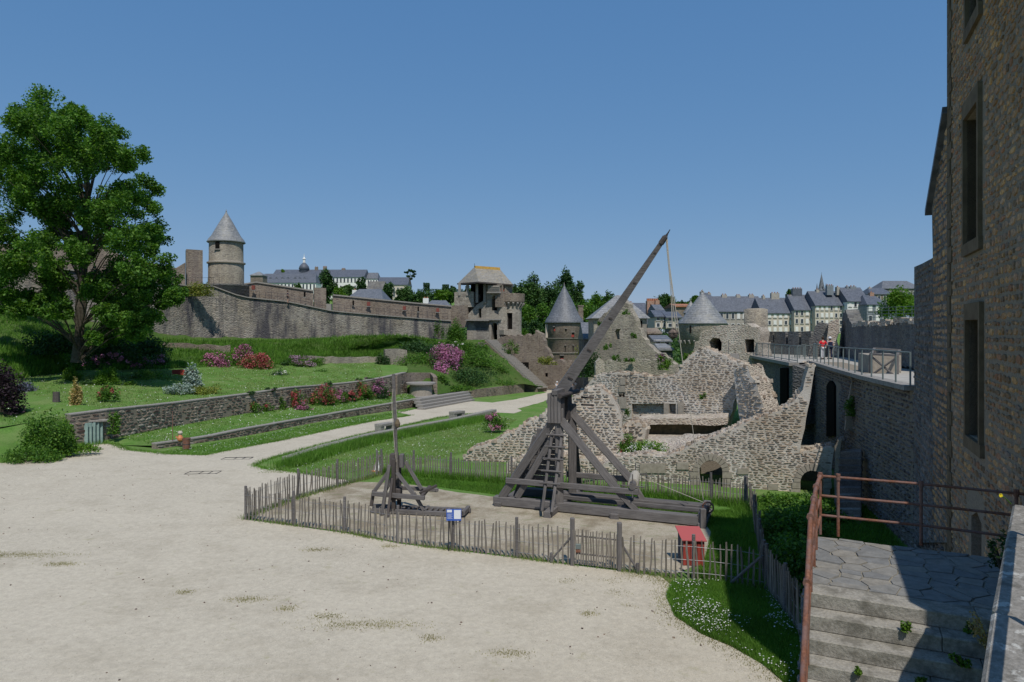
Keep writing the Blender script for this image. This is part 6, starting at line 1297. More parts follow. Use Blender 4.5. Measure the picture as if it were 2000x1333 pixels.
# lawn blades, daisies, tufts along the fences
rs=np.random.default_rng(5); near=gp([(1312,1140),(1302,1165),(1318,1205),(1370,1240),(1430,1265),(1490,1300),(1545,1345),(1580,1300),(1560,1235),(1500,1160),(1400,1138)])
blades('lawn_grass',scatter(near,60000,rs),.11,M['grassb'],.009,rs)
dz=[q for q in scatter(near,2300,rs) if (math.sin(q[0]*3)+math.sin(q[1]*2.3+1)+rs.normal(0,.7))>.35 and not inpoly([q[:2]],gp([(1385,1170),(1425,1155),(1480,1165),(1510,1200),(1485,1220),(1430,1208)]))[0]]
Vv,Ff=leaves(np.array(dz)+np.array([0,0,.12]),.033,rs,1.,2.5); obj('daisies',Vv,Ff,M['whitef'],None,kind='stuff')
enc=gp([(1388,1030),(1385,985),(1300,980),(1200,970),(1100,962),(1000,950),(880,940),(760,932),(760,942),(870,954),(960,966),(1060,985),(1200,992),(1370,1013),(1390,1040),(1375,1100),(1345,1128),(1490,1150),(1475,1060),(1457,995)])
blades('enclosure_grass',scatter(enc,60000,rs),.1,M['grassb'],.011,rs)
def along(P,n,w,rs):
    out=[]
    for i in range(len(P)-1):
        m_=int(n*(P[i+1]-P[i]).length); 
        for k in range(m_):
            q=P[i].lerp(P[i+1],rs.uniform(0,1)); out.append((q.x+rs.normal(0,w),q.y+rs.normal(0,w),q.z))
    return np.array(out)
q=along(fr,260,.07,rs); keep_=np.sin(q[:,0]*2.1)+rs.normal(0,.8,len(q))>.1; blades('fence_foot_grass',q[keep_],.14,M['grassd'],.009,rs)
blades('fence_foot_grass',along(bk,900,.14,rs),.32,M['grassb'],.012,rs); blades('fence_foot_grass',along(lf,220,.12,rs),.2,M['grassd'],.01,rs); blades('fence_foot_grass',along(rt,700,.25,rs),.35,M['grassb'],.012,rs)
# ragged grass edge of the path and court
for P,n,w,h in ((gl([(215,866),(250,880),(330,888),(400,890),(440,882),(480,874),(555,860),(655,838),(730,823),(803,812)]),160,.16,.13),(gl([(965,806),(903,810),(860,816),(775,835),(705,850),(640,866),(568,885),(517,900),(495,910.5),(517,917),(568,922),(620,930),(675,938)]),160,.14,.12),(gl([(0,905),(100,885),(170,870),(215,866)]),260,.35,.3)): blades('edge_grass',along(P,n,w,rs),h,M['grassb'],.012,rs)
q=gl([(560,912),(640,887),(720,866),(800,850),(880,834),(950,820)]); blades('ditch_grass',along(q,900,.35,rs),.4,M['grassb'],.018,rs)
for P,n,h,w in ((gp([(500,925),(700,870),(870,832),(970,815),(1010,820),(930,880),(760,925)]),30000,.075,.012),): blades('meadow_grass',scatter(P,n,rs),h,M['grassd'],w,rs)
# tufts in the gravel
for px,py,w in ((25,1085,3.0),(120,1103,.9),(485,1172,1.0),(720,1222,2.2),(640,1205,.7),(1000,1278,.8),(360,1158,.5),(560,1190,.5),(760,1068,.5),(840,1248,.5),(1150,1200,.4),(620,1075,.8)):
    c=G(px,py); n=int(420*w); q=np.column_stack([c.x+rs.normal(0,w*.32,n),c.y+rs.normal(0,.1,n)-.15*rs.normal(0,1,n)*w*.3,np.full(n,-6.99)]); blades('gravel_tuft',q,.03,M['grassg'],.01,rs)
q=scatter(gp([(1180,1130),(1310,1135),(1300,1210),(1200,1180),(1050,1130)]),2600,rs); blades('gravel_tuft',q[(np.sin(q[:,0]*5)+np.sin(q[:,1]*7)+rs.normal(0,.5,len(q)))>.9],.035,M['grassg'],.012,rs)
# upper lawns and bank texture
def on(P3,n,h,mt,w,nm='bank_grass'):
    """blades on a lofted surface, given by four photo-space corner lines"""
    A_,B_=resample(P3[0],60),resample(P3[1],60); out=[]
    u=rs.uniform(0,58.99,n); v=rs.uniform(0,1,n)
    for a_,b_ in zip(u,v):
        i=int(a_); f=a_-i; p=A_[i].lerp(A_[i+1],f).lerp(B_[i].lerp(B_[i+1],f),b_); out.append(tuple(p))
    blades(nm,np.array(out),h,mt,w,rs)
mid1=[R(-100,695,65),R(0,680,68),R(150,690,74),R(300,690,81),R(460,682,88),R(620,690,93),R(740,684,99),R(800,690,98)]
crest=[R(-100,604,74),R(0,612,76),R(100,630,79),R(290,663,85),R(400,667,89),R(560,667,94),R(700,657,97),R(800,656,100),R(880,672,104)]
on([back[1:],mid1],22000,.5,M['grassb'],.05); on([mid1,crest],20000,.45,M['grassb'],.05)
on([[R(0,835,40),R(140,812,42.8),R(205,801,45),R(330,789,50.3),R(480,770,58.2),R(600,755,66.4),R(750,738,76.2)],back[2:8]],26000,.1,M['grassd'],.03,'lawn_grass')
on([[R(305,871,41.8),R(480,841,48.4),R(630,815,58.7),R(817,782,74)],[R(225,853,45.5),R(330,835,49.8),R(480,808,57.7),R(600,790,65.8),R(750,776,75.5),R(800,767,82)]],14000,.1,M['grassb'],.02,'lawn_grass')
lowb=gp([(310,884),(480,856),(630,826),(810,800),(730,822),(655,837),(555,859),(440,880),(400,889)]); blades('lawn_grass',scatter(lowb,12000,rs),.09,M['grassb'],.016,rs)
# drains in the gravel
for (x,y,lb) in ((395,925,'small rectangular drain frame set in the gravel, the nearer of two'),(462,897,'small rectangular drain frame set in the gravel, the farther of two')):
    c=G(x,y); t=thing('drain_frame',lb,'drain',c); mk=M['darkiron']
    for a_,b_ in (((-.75,-.3),(.75,-.1)),((-.75,.3),(.75,.5))): MB().beam(c+Vector((a_[0],a_[1],.02)),c+Vector((b_[0],b_[1],.015)),.03,.02).build('edge',mk,t)
    for x_ in (-.1,.35,.75,-.75): MB().beam(c+Vector((x_,-.2,.02)),c+Vector((x_,.4,.02)),.025,.02).build('edge',mk,t)

r4=np.random.default_rng(321); gw_=[(495,806,58.6),(520,802,60),(548,798,61.6),(612,791,66),(645,789,67.4),(672,786,69),(695,783,70.5),(722,780,73),(762,775,77)]
W9=('first','second','third','fourth','fifth','sixth','seventh','eighth','ninth')
for (x,y,Y),w_ in zip(gw_,W9): plant('valerian',w_+' from the left of the small dusty red tufts at the garden wall foot','flowers',R(x,y,Y-.3),(r4.uniform(.5,.9),.4,r4.uniform(.6,1.2)),800,.12,M['leaf'],M['red'],r4.integers(60,160),.09,group='small valerian tufts along the garden wall')
for (x,y,Y),w_ in zip(((490,771,58.2),(530,765,60.4),(640,753,68),(700,747,72.6),(720,744,74)),W9): plant('valerian',w_+' from the left of the low tufts hanging over the garden wall top','flowers',R(x,y,Y),(.7,.4,.45),500,.11,M['leafd'],M['mauve'],80,.09,group='tufts on top of the garden wall')
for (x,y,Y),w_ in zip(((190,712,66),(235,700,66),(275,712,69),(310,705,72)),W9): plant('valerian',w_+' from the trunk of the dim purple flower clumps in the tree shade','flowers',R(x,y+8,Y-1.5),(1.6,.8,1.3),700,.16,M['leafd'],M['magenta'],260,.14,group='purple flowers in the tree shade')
q=scatter(gp([(-60,1420),(1560,1420),(1500,1300),(1300,1150),(1000,1100),(480,1025),(470,960),(200,880),(-60,930)]),450,rs); VV=[];FF=[];bb=0
for p in q:
    s_=abs(rs.normal(0,.013))+.01; Vq,Fq=SV[rs.integers(10)]; VV.append(np.stack([Vq[:,0]*s_*1.6+p[0],Vq[:,2]*s_*1.4+p[1],-Vq[:,1]*s_*.5+p[2]+.012],1)); FF+=[tuple(i+bb for i in f) for f in Fq]; bb+=14
obj('loose_pebbles',np.concatenate(VV),FF,M['tstones'],None,kind='stuff')
q=np.concatenate([along(gl([(1210,1120),(1300,1132),(1312,1148),(1302,1168),(1318,1208),(1370,1243),(1430,1268),(1490,1303),(1528,1336)]),420,.22,rs)]); blades('edge_grass',q,.05,M['grassg'],.011,rs)

blades('enclosure_grass',scatter(gp([(1382,1000),(1455,996),(1478,1060),(1488,1140),(1380,1120),(1392,1050)]),26000,rs),.1,M['grassb'],.011,rs)
blades('rampart_foot_grass',scatter([(9.5,16.5),(12.5,21.5),(14,27),(13.6,28.6),(8.6,28),(8.6,20)],26000,rs),.16,M['grassb'],.014,rs)
fl=[scatter(lowb,700,rs),scatter(gp([(500,925),(700,870),(870,832),(970,815),(1010,820),(930,880),(760,925)]),900,rs)]
Vv,Ff=leaves(np.concatenate(fl)+np.array([0,0,.09]),.05,rs,1.,2.5); obj('clover_flowers',Vv,Ff,M['whitef'],None,kind='stuff')
def onp(P3,n):
    A_,B_=resample(P3[0],60),resample(P3[1],60); out=[]
    for a_,b_ in zip(rs.uniform(0,58.99,n),rs.uniform(0,1,n)):
        i=int(a_); f=a_-i; out.append(tuple(A_[i].lerp(A_[i+1],f).lerp(B_[i].lerp(B_[i+1],f),b_)+Vector((0,0,.1))))
    return np.array(out)
Vv,Ff=leaves(np.concatenate([onp([[R(0,835,40),R(140,812,42.8),R(205,801,45),R(330,789,50.3),R(480,770,58.2),R(600,755,66.4),R(750,738,76.2)],back[2:8]],1500),onp([[R(305,871,41.8),R(480,841,48.4),R(630,815,58.7),R(817,782,74)],[R(225,853,45.5),R(330,835,49.8),R(480,808,57.7),R(600,790,65.8),R(750,776,75.5),R(800,767,82)]],900)]),.07,rs,1.,2.5); obj('clover_flowers',Vv,Ff,M['whitef'],None,kind='stuff')
plant('weed','ferns and ivy hanging on the broken pilaster of the shaded rampart','weed',(14.55,29.1,-3.6),(.5,.25,.8),900,.1,M['leaf'])
# ============================================================ FAR TOWN
def house(name,label,px0,px1,yr,ye,yb,Y,wallm,roofm,floors=2,nw=4,win=True,dep=9,chim=(),slope=0,shut=None,group=None,hip=0,dormers=(),x_r=None):
    """eaves side faces the camera: px0..px1, ridge yr, eave ye, base yb (photo rows)"""
    s=Y/F; x0,x1=(px0-CX)*s,(px1-CX)*s; ze,zb=(HY-ye)*s,(HY-yb)*s; yd=Y+dep/2; zr=(HY-yr)*(yd/F)
    t=thing(name,label,'house',((x0+x1)/2,Y+dep/2,zb),group)
    MB().box(x0,x1,Y,Y+dep,zb,ze).build('wall',wallm,t)
    if not hip: MB().add([(x0,Y,ze),(x0,Y+dep,ze),(x0,yd,zr-.1),(x1,Y,ze),(x1,Y+dep,ze),(x1,yd,zr-.1)],[(0,1,2),(5,4,3)]).build('gable',wallm,t)
    h=(x1-x0)*hip; o=.35
    rf=obj('roof',[(x0-.1,Y-o,ze-.12),(x1+.1,Y-o,ze-.12),(x1+.1,Y+dep+o,ze-.12),(x0-.1,Y+dep+o,ze-.12),(x0-.1+h,yd,zr),(x1+.1-h,yd,zr),(x0-.1,Y-o,ze-.3),(x1+.1,Y-o,ze-.3),(x1+.1,Y+dep+o,ze-.3),(x0-.1,Y+dep+o,ze-.3)],[(0,1,5,4),(2,3,4,5),(0,4,3),(1,2,5),(6,7,1,0),(7,8,2,1),(8,9,3,2),(9,6,0,3),(9,8,7,6)],roofm,t)
    for c in chim:
        cx,yt,cw=c[:3]; mt=c[3] if len(c)>3 else M['greyr']; X=(cx-CX)*s; w=cw*s; zt=(HY-yt)*(yd/F)
        ch=MB().box(X-w/2,X+w/2,yd-.5,yd+.5,zr-2.,zt).build('chimney',mt,t); k=max(1,int(w/.55)); mb=MB()
        for i in range(k): mb.lathe((X-w/2+w*(i+.5)/k,yd,zt),[(.14,0),(.17,.28),(.13,.3),(0,.3)],7)
        mb.build('chimney_pots',M['terracotta'],ch)
    for (dx,dy,dw) in dormers:
        X=(dx-CX)*s; Yd=Y+dep*.22; z=(HY-dy)*s; w=dw*s
        MB().box(X-w/2,X+w/2,Yd,Yd+2.2,z-w*.7,z+w*.4).build('dormer',M['white'],t); MB().box(X-w*.3,X+w*.3,Yd-.05,Yd+.1,z-w*.5,z+w*.25).build('dormer_pane',M['glass'],t); MB().add([(X-w*.65,Yd-.15,z+w*.4),(X+w*.65,Yd-.15,z+w*.4),(X,Yd-.15,z+w*.95),(X-w*.65,Yd+2.4,z+w*.4),(X+w*.65,Yd+2.4,z+w*.4),(X,Yd+2.4,z+w*.95)],[(0,1,2),(0,2,5,3),(1,4,5,2),(3,5,4)]).build('dormer_roof',roofm,t)
    if win:
        H=(ze-zb)/floors; W=(x1-x0)/nw
        for f in range(floors):
            for k in range(nw):
                X=x0+W*(k+.5); z=zb+H*f+H*.3; w=min(1.0,W*.42); hh=H*.52
                fr_=MB().box(X-w/2-.1,X+w/2+.1,Y-.05,Y+.06,z-.1,z+hh+.1).build('window',M['white'],t); MB().box(X-w/2,X+w/2,Y-.09,Y+.05,z,z+hh).build('pane',M['white'] if (shut and random.random()<shut) else M['glass'],fr_)
                MB().box(X-w/2-.2,X+w/2+.2,Y-.12,Y+.05,z-.24,z-.11).build('sill',M['granite'],fr_)
    return t
S_=M['slated']
house('town_house','long low slate-roofed house with three chimneys, leftmost of the town row',1393,1492,579,608,650,186,M['greyr'],S_,2,9,chim=((1424,576,10),(1452,577,8),(1478,576,10)),shut=.3)
house('town_house','slate-roofed town house with white shutters right of the turret stub',1487,1551,582,611,652,180,M['render'],S_,3,6,chim=((1503,578,5),(1526,573,16)),shut=.75,dormers=((1505,600,4.5),))
house('town_house','pale town house with large white windows, third of the row',1551,1592,576,605,652,178,M['render'],S_,3,4,chim=((1570,564,19,M['slated']),(1556,578,4)),shut=.6,dormers=((1556,596,4.5),))
house('town_house','broad town house with a dormer in front of the church spire',1592,1656,569,596,652,176,M['render'],S_,4,7,chim=((1611,566,6),),shut=.3,dormers=((1598,587,5),))
house('town_house','tall pale town house with two dark chimney stacks, right of the row',1655,1697,562,588,652,174,M['white'],S_,4,4,chim=((1636,558,13,M['blueg']),(1652,561,6),(1671,560,5,M['blueg']),(1682,560,12,M['blueg'])),shut=.6,dormers=((1661,579,5),))
house('town_house','blue-grey town house half hidden by the green tree',1693,1735,577,594,652,170,M['blueg'],S_,3,3,chim=((1720,572,8,M['brick']),),shut=.5,hip=.25)
house('distant_house','distant brown house roofs on the hill behind the green tree',1700,1745,563,574,600,230,M['brown'],S_,1,4,chim=((1712,562,5),),hip=.2)
house('distant_house','large distant hipped slate roof above the green tree, far right',1722,1800,549,563,600,250,M['shade'],M['slate'],1,8,chim=((1737,553,7,M['brown']),(1755,552,4)),hip=.2)
c=R(1604.5,590,260); s=260/F; t=thing('church_spire','thin grey church spire rising behind the town roofs','spire',c)
MB().lathe(c,[(1.9,0),(1.9,(590-567)*s),(1.2,(590-564)*s),(.75,(590-553)*s),(.03,(590-535)*s)],8).build('spire',M['slate'],t)
for k in range(8):
    a=2*math.pi*k/8; p=c+Vector((math.cos(a)*1.7,math.sin(a)*1.7,(590-567)*s)); MB().lathe(p,[(.3,0),(.25,1),(.02,2.6)],5).build('pinnacle',M['slate'],t)
MB().tube([c+up*(590-536)*s,c+up*(590-532.5)*s],.05,5).build('cross',M['darkiron'],t)
# middle group, behind the ruins
house('old_house','dark slate house with a small brick stack left of the tall brick chimney',1228,1268,592,622,690,128,M['shade'],M['slated'],2,3,win=False,chim=((1240,592,9,M['brick']),))
house('old_house','stone house under the big roofs in the middle of the town, with a pale side',1254,1285,616,634,690,118,M['brown'],M['slated'],2,2,win=False)
t=thing('brick_chimney','tall orange brick chimney stack with many flues in the old town','chimney',R(1277,650,122)); s=122/F
for (x0_,x1_,y0_,y1_) in ((1264,1278.5,588,616),(1279,1287,587,633)): MB().box((x0_-CX)*s,(x1_-CX)*s,122-.5*(x0_>1270),123.4,(HY-y1_)*s,(HY-y0_)*s).build('stack',M['brick'],t)
for x_ in (1266,1269.5,1273,1277,1281,1285): MB().lathe(((x_-CX)*s,122.6,(HY-588)*s),[(.2,0),(.17,.45),(0,.45)],8).build('chimney_pot',M['terracotta'],t)
MB().box((1270-CX)*s,(1271.3-CX)*s,121.95,122.2,(HY-612)*s,(HY-595)*s).build('flue_slot',M['dark'],t)
for (x,y,w,h,lb,wm,rm,ch) in ((1288,600,16,12,'small slate roof peeping right of the brick chimney','render','slate',()),(1292,612,26,14,'half-timbered looking house with a slate roof behind the hanging shot','render','slated',()),(1316,614,30,12,'slate roofed house right of the sling ropes','render','slated',()),(1278,645,26,10,'low brown gabled roof among the old houses','brown','brown',()),(1294,660,34,12,'low slate roof with glass panes below the hanging shot','render','slate',()),(1300,676,28,12,'grey hipped roof at the foot of the old houses','shade','slatel',())):
    Y=116-(y-600)*.45; house('old_house',lb,x-w/2,x+w/2,y-h*.4,y+h*.35,y+h+16,Y,M[wm],M[rm],2,2,win=(wm=='render'),dep=6,hip=.15 if 'hip' in lb else 0)
house('old_house','slate-roofed house behind the throwing arm with pale gable edges',1140,1166,630,660,760,100,M['shade'],M['slate'],1,1,win=False,dep=7)
house('stone_house','long dark roofed stone house behind the small cone turret',1319,1352,594,597,650,130,M['brown'],M['terracotta'],1,2,win=False)
# round tower with a wide slate cone on the right
c=R(1372,646,80); s=80/F; t=thing('round_tower','broad round tower with a wide slate cone behind the upper ruin','tower',(c.x,c.y,-7)); rr=2.6
MB().lathe((c.x,c.y,0),[(rr*.9,(HY-735)*s),(rr*.92,(HY-668)*s),(rr*1.04,(HY-664)*s),(rr*1.04,(HY-632)*s)],44).build('tower_wall',M['rampartfar'],t,True); cone_roof(t,(c.x,c.y,(HY-633)*s),rr,(633-569)*s,M['slatel'],1.1)
for j in range(26):
    a=2*math.pi*j/26; p=Vector((c.x+math.cos(a)*rr*.98,c.y+math.sin(a)*rr*.98,0)); MB().beam(p+up*(HY-671)*s,Vector((c.x+math.cos(a)*rr*1.06,c.y+math.sin(a)*rr*1.06,(HY-665)*s)),.16,.25).build('corbel',M['granite'],t)
x_=(1341-1372)*s; y0=c.y-math.sqrt(rr*rr-x_*x_)-.1; MB().box(c.x+x_-.12,c.x+x_+.2,y0-.08,y0+.4,(HY-651)*s,(HY-637)*s).build('window',M['dark'],t)
c=R(1349,646,84); s=84/F; t=thing('turret','slim stair turret with a needle slate cone beside the broad round tower','turret',(c.x,c.y,-5)); MB().lathe((c.x,c.y,0),[(.8,(HY-680)*s),(.8,(HY-610)*s)],20).build('tower_wall',M['rampartfar'],t); cone_roof(t,(c.x,c.y,(HY-612)*s),.85,(612-587)*s,M['slatel'],1.1,20)
house('stone_house','grey stone gabled house with white verges right of the broad cone',1385,1398,572,605,650,150,M['greyr'],M['slated'],1,1,win=False,chim=((1382,570,7),(1396,573,6)))
# ---- white complex on the left hill
house('white_building','long white front wing with a slate roof and seven white dormers, left on the skyline',505,617,535,552,590,300,M['white'],M['slated'],2,16,dormers=tuple((x,546,5.5) for x in (525,537,549,560,574,583,592)),hip=.05)
house('white_building','great white main building with a slate roof and three chimneys on the skyline',530,711,527,541,585,330,M['white'],M['slated'],3,26,chim=((610,522,6,M['brown']),(627,521,7,M['brown']),(664,525,7,M['brown'])),dormers=tuple((x,538,4) for x in (622,650,660)),dep=14)
house('white_building','slate-roofed white wing at the right of the skyline building',706,738,533,544,585,335,M['white'],M['slate'],2,6,hip=.1)
house('white_building','low long slate-roofed wing at the far right of the skyline building',736,796,542,556,590,330,M['render'],M['slated'],1,8,dep=14)
c=R(594,530,336); s=336/F; t=thing('bell_dome','small slate dome with a lantern on the skyline building','dome',c); MB().lathe(c,[(2.3,-2),(2.3,.8),(2.6,1.0),(2.2,2.4),(1.2,3.6),(.5,4.2)],16).build('dome',M['slated'],t,True); MB().lathe(c+up*4.2,[(.7,0),(.6,.2),(.6,1.6),(.9,1.8),(.2,2.6),(.02,4.6)],10).build('lantern',M['white'],t)
house('slate_house','dark slate hipped roof rising over the rampart parapet',676,748,565,584,600,150,M['brown'],M['slate'],1,1,win=False,chim=((681,567,9,M['white']),),hip=.2,dep=12)
house('slate_house','grey roof with a pale chimney just behind the parapet near the gatehouse',826,880,587,600,615,150,M['brown'],M['slate'],1,1,win=False,chim=((827,583,11,M['white']),),hip=.25)
house('slate_house','brown roofed house in the trees below the skyline building',716,748,550,566,585,240,M['brown'],M['shade'],1,1,win=False)
house('small_turret','small pointed roof pavilion left end of the skyline',489,513,531,537,570,210,M['brown'],M['slatel'],1,1,win=False,hip=.49,dep=4)
house('villa','pale little house half hidden on the wooded hill',1048,1062,615,620,632,170,M['render'],M['brown'],1,1)
# ---- trees
def ft_(px,pb,pt,w,Y,lb,mt='leaff',n=3200,sd=0,size=None,tr_=.25): 
    s=Y/F; h=(pb-pt)*s; r=w*s/2; tree('tree',lb,R(px,pb,Y),h,r*1.12,h*.5,n,size or .55*Y/170,M[mt],trunk=tr_,crownz=h*.52,lobes=12,seed=40+sd,lsc=.46)
T_=[(637,600,526,34,250,'tall pointed dark tree before the white building','leafd'),(583,590,548,18,255,'small tree in front of the white wing','leaff'),(706,600,538,24,245,'dark pointed tree right of the tall one before the white building','leafd'),(680,602,548,38,240,'round green tree below the white building','leaff'),(664,604,560,26,220,'low green tree behind the parapet','leafb'),(755,606,552,34,230,'round dark tree right of the brown roof','leafd'),(790,612,560,50,200,'wide dark green tree over the long parapet','leaff'),(825,616,566,46,190,'green tree over the right part of the parapet','leaff'),(862,600,562,34,190,'yellow-green tree beside the gatehouse','leafb'),(880,600,556,40,200,'dark tree immediately left of the gatehouse','leafd'),(735,600,560,26,215,'small green tree over the slate roof','leaff'),
(1035,640,530,58,185,'big round tree crowning the wooded hill on the left','leaff'),(1082,640,532,60,190,'dark broad tree in the middle of the wooded hill','leafd'),(1105,640,526,50,192,'tallest dark tree with a pointed top on the wooded hill','leafd'),(1128,640,545,36,188,'ragged tree at the right end of the wooded hill crest','leaff'),(1028,668,575,50,165,'bright green tree low on the wooded hill beside the gatehouse','leaf'),(1062,672,582,52,160,'green tree behind the broken brown wall','leaf'),(1045,690,620,44,150,'deep green tree just above the broken brown wall','leafd'),(1082,680,600,46,158,'green tree directly left of the tall cone','leaf'),(1140,668,580,56,165,'leafy tree right of the tall cone','leaf'),(1165,668,574,56,175,'leafy tree behind the throwing arm','leaf'),(1188,660,570,40,180,'bushy tree left of the slate tower roof','leaff'),(1155,690,612,50,140,'green tree between the cone tower and the gable ruin','leaf'),(1020,700,640,30,140,'low green tree beside the gatehouse foot','leaf'),
(1298,640,566,46,190,'round grey-green tree right of the brick chimney','leaff'),(1355,620,576,34,200,'small bright tree left of the broad cone','leaf'),(1332,620,582,30,205,'small tree over the terracotta roof','leaff'),(1541,600,560,12,205,'thin bush between two town chimneys','leaff'),(1552,600,568,12,205,'little yellowish bush behind the town ridge','leafy'),(1750,640,562,80,110,'bright green tree behind the thin upper railing','leafb'),(1790,640,570,50,112,'green tree touching the tall building at the right','leaf'),
(1010,690,600,44,150,'dark green tree right behind the gatehouse turret','leafd'),(1060,700,640,50,140,'dark bushy tree between the broken wall and the cone tower','leaff'),(1100,660,560,60,178,'broad green tree behind the tall cone','leaff'),(1125,680,600,50,165,'bushy tree on the slope right of the cone tip','leaf'),(1175,690,600,50,150,'green tree filling the slope left of the slate tower','leaff'),(915,600,560,30,215,'dark tree seen through the gatehouse loggia','leafd'),(845,606,572,60,205,'broad dark bush below the topiary hedge','leafd'),(1008,640,549,46,186,'round dark tree peeping between the gatehouse roof and the wooded hill','leaff'),(505,575,552,16,210,'small bush by the pavilion on the skyline','leaff'),(553,548,525,9,335,'small round treetop above the white wing roof','leafb')]
for i,(x,b_,t_,w,Y,lb,mt) in enumerate(T_): ft_(x,b_,t_,w,Y,lb,mt,5200 if w>30 else 2200,i,size=(.5*Y/170))
# lone pine on the skyline
c=R(801,556,300); s=300/F; t=thing('pine_tree','lone umbrella-shaped pine on the skyline','tree',c); r2=np.random.default_rng(8); mb=MB(); mb.tube([c,c+up*(556-536)*s],[.35,.18],7); P=[]
for dx,dz,r_ in ((-7,533,5),(0,529,6),(7,531,5),(-4,540,4),(6,540,4.5),(2,545,3),(8,536,4)):
    q=Vector((c.x+dx*s,c.y,(HY-dz)*s)); mb.tube([c+up*(556-548)*s,q],[.15,.06],5); P.append(cloudpts(q,(r_*s,r_*s,r_*s*.5),420,r2,nclump=8))
Vv,Ff=leaves(np.concatenate(P),.7,r2); obj('crown',Vv,Ff,M['leafd'],t); mb.build('trunk',M['bark'],t)
for i,(x0_,x1_,yt,yb) in enumerate(((827,839,553,568),(864,877,556,568))):
    Y=215; s=Y/F; r2=np.random.default_rng(90+i); t=thing('topiary_block','clipped square yew block on the skyline hedge, %s one'%('left' if i==0 else 'right'),'topiary',R((x0_+x1_)/2,yb,Y),'clipped yew blocks'); n=1500
    Q=np.column_stack([r2.uniform((x0_-CX)*s,(x1_-CX)*s,n),r2.uniform(Y-1,Y+1,n),r2.uniform((HY-yb-2)*s,(HY-yt)*s,n)]); Vv,Ff=leaves(Q,.3,r2); obj('foliage',Vv,Ff,M['leafd'],t); MB().tube([R((x0_+x1_)/2,yb+4,Y),R((x0_+x1_)/2,yt+3,Y)],.2,5).build('stem',M['bark'],t)
Y=214; s=Y/F; n=3500; r2=np.random.default_rng(95); t=thing('hedge','long clipped dark hedge along the skyline left of the gatehouse','hedge',R(850,572,Y)); Q=np.column_stack([r2.uniform((815-CX)*s,(905-CX)*s,n),r2.uniform(Y-1,Y+1,n),r2.uniform((HY-580)*s,(HY-565)*s,n)]); Vv,Ff=leaves(Q,.32,r2); obj('foliage',Vv,Ff,M['leafd'],t)
# far wood behind everything (one mass)
r2=np.random.default_rng(99); n=60000; xx=r2.uniform(-45,62,n); yy=r2.uniform(150,235,n); zz_=np.array([hill(a,b) for a,b in zip(xx,yy)]); Vv,Ff=leaves(np.column_stack([xx,yy,zz_+r2.uniform(0,1,n)**1.2*(4+2*np.sin(xx*.35)+1.5*np.sin(yy*.3+xx*.2))]),.8,r2); obj('far_wood',Vv,Ff,M['leaff'],None,kind='stuff')
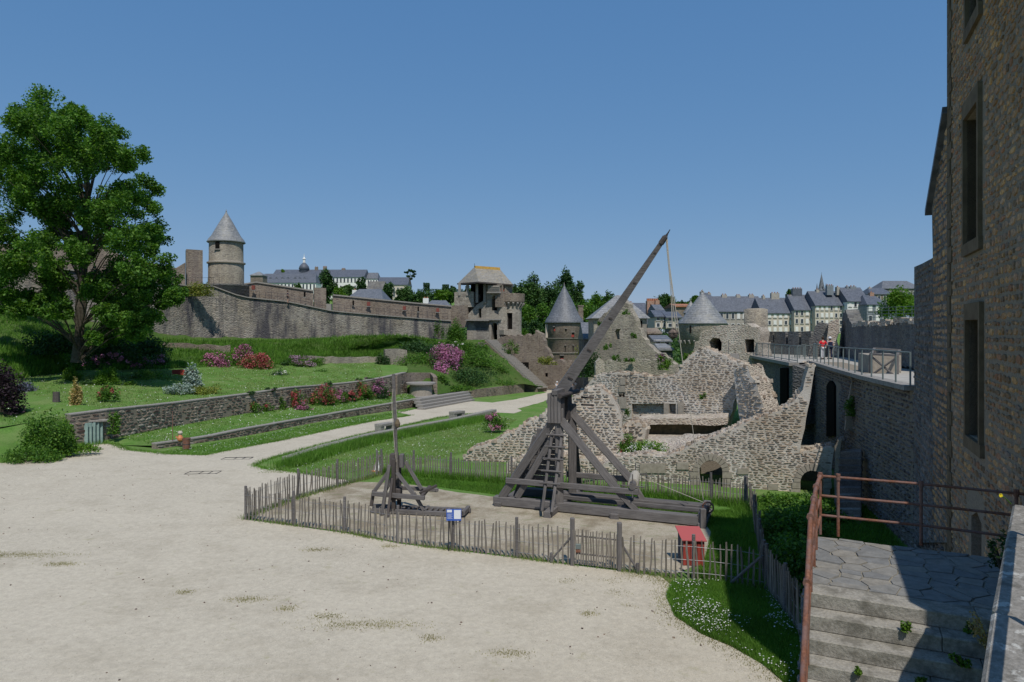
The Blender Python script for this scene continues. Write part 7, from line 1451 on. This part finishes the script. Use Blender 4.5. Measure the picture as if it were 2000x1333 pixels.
# ============================================================ PEOPLE
def body(name,label,p,h,face,pants,shirt,skin,hair,hat=None,pose='stand',bag=None,short=False):
    """standing figure, height h, facing angle face (0 = looking away from the camera)"""
    t=thing(name,label,'person',p); WL[t.name]=Vector((0,0,0)); k=h/1.75
    def chain(nm,J,E,Rr,mt,sub=2):
        me=bpy.data.meshes.new(nm); me.from_pydata([tuple(j) for j in J],E,[]); o=bpy.data.objects.new(nm,me); C.objects.link(o); o.parent=t; me.materials.append(mt)
        m_=o.modifiers.new('skin','SKIN'); 
        for v,r in zip(me.skin_vertices[0].data,Rr): v.radius=(r[0]*k,r[1]*k) if hasattr(r,'__len__') else (r*k,r*k)
        me.skin_vertices[0].data[0].use_root=True
        s_=o.modifiers.new('sub','SUBSURF'); s_.levels=sub; s_.render_levels=sub
        for pl_ in me.polygons: pl_.use_smooth=True
        o.rotation_euler=(0,0,face); return o
    V_=lambda x,y,z: Vector((x*k,y*k,z*k))
    if pose=='hips': el,ha=(.36,-.06,1.16),(.17,.03,1.0)
    else: el,ha=(.25,.0,1.13),(.27,.08,.87)
    J=[V_(0,0,.95),V_(0,0,1.12),V_(0,0,1.36),V_(0,.0,1.5),V_(0,.02,1.58),V_(0,.03,1.68),V_(-.1,0,.9),V_(-.1,0,.5),V_(-.1,-.02,.08),V_(-.1,.12,.03),V_(.1,0,.9),V_(.1,.02,.5),V_(.1,0,.08),V_(.1,.14,.03),V_(-.18,0,1.42),V_(-el[0],el[1],el[2]),V_(-ha[0],ha[1],ha[2]),V_(.18,0,1.42),V_(*el),V_(*ha)]
    E=[(0,1),(1,2),(2,3),(3,4),(4,5),(0,6),(6,7),(7,8),(8,9),(0,10),(10,11),(11,12),(12,13),(2,14),(14,15),(15,16),(2,17),(17,18),(18,19)]
    Rr=[(.15,.1),(.13,.09),(.16,.1),(.055,.055),(.075,.08),(.07,.08),.085,.055,.04,.035,.085,.055,.04,.035,.05,.04,.03,.05,.04,.03]
    chain('body',J,E,Rr,skin)
    chain('shirt',[J[0]+V_(0,0,.0),J[1],J[2],V_(0,0,1.46),J[14],J[14].lerp(J[15],.75),J[17],J[17].lerp(J[18],.75)],[(0,1),(1,2),(2,3),(2,4),(4,5),(2,6),(6,7)],[(.175,.13),(.16,.12),(.18,.12),(.07,.07),.07,.06,.07,.06],shirt)
    kn=.45 if short else 1.
    f=J[6].lerp(J[7],.9) if short else J[8]+V_(0,0,.03); g=J[10].lerp(J[11],.9) if short else J[12]+V_(0,0,.03)
    chain('trousers',[V_(0,0,.98),J[6],J[7] if not short else J[6].lerp(J[7],.5),f,J[10],J[11] if not short else J[10].lerp(J[11],.5),g],[(0,1),(1,2),(2,3),(0,4),(4,5),(5,6)],[(.165,.115),.1,.075,.062,.1,.075,.062],pants)
    o=MB().lathe((0,0,0),[(.0,.14),(.07,.12),(.1,.06),(.105,0),(.09,-.07),(.05,-.1)],12).build('hair',hair,t,True); o.location=V_(0,-.0,1.67); o.scale=(k,k,k)
    if hat: o=MB().lathe((0,0,0),[(0,.12),(.09,.1),(.115,.03),(.115,.0),(.19,-.01),(.19,-.025),(.1,-.02)],14).build('hat',hat,t,True); o.location=V_(0,.01,1.71); o.scale=(k,k,k)
    if bag: o=MB().box(-.14,.14,-.24,-.1,-.25,.2).build('backpack',bag,t); o.location=V_(0,0,1.2); o.scale=(k,k,k); o.rotation_euler=(0,0,face)
    for sx in (-1,1): o=MB().box(-.05,.05,-.08,.17,0,.09).build('shoe',M['darkiron'],t); o.location=V_(.1*sx,0,0); o.scale=(k,k,k)
    return t
skin=mat('skin',(.5,.3,.21),.6,.3); c_=lambda n,c: mat(n,c,.85,.15); dk=c_('dark_cloth',(.03,.03,.04)); wh2=c_('white_cloth',(.62,.62,.64)); rd=c_('red_cloth',(.62,.03,.04)); pk=c_('pink_grey_cloth',(.42,.33,.36)); nv=c_('navy_cloth',(.02,.025,.06)); hr=c_('brown_hair',(.05,.03,.02)); gy=c_('grey_hair',(.3,.28,.26))
def pf_(px,py,Y): p=R(px,py,Y); return p
p=R(1607,704,47); p.z=pz(47)+.0; body('person','visitor in a red top and white trousers, hands on hips, on the rampart terrace',(p.x,p.y,p.z+.02),1.52,.1,wh2,rd,skin,hr,pose='hips')
p=R(1621,703,47.6); p.z=pz(47); body('person','visitor in pale shirt, white hat and dark backpack beside the one in red',(p.x,p.y,p.z+.02),1.5,-.15,nv,pk,skin,gy,hat=wh2,bag=nv)
body('person','walker in dark clothes on the rampart walk below the round tower',R(562,592,97.6),1.75,-1.2,dk,nv,skin,hr,short=True)
p=G(1088,770.5); body('person','walker in a white shirt and cap just left of the trebuchet head',p,1.75,.3,dk,wh2,skin,gy,hat=wh2)
p=G(1124.5,763); body('person','small walker in pale shorts on the far path, right of the throwing arm',p,1.45,2.9,c_('beige_cloth',(.4,.33,.26)),wh2,skin,hr,short=True)
p=G(1115,765); body('person','walker in black half hidden behind the throwing arm',p,1.75,2.9,dk,dk,skin,hr)
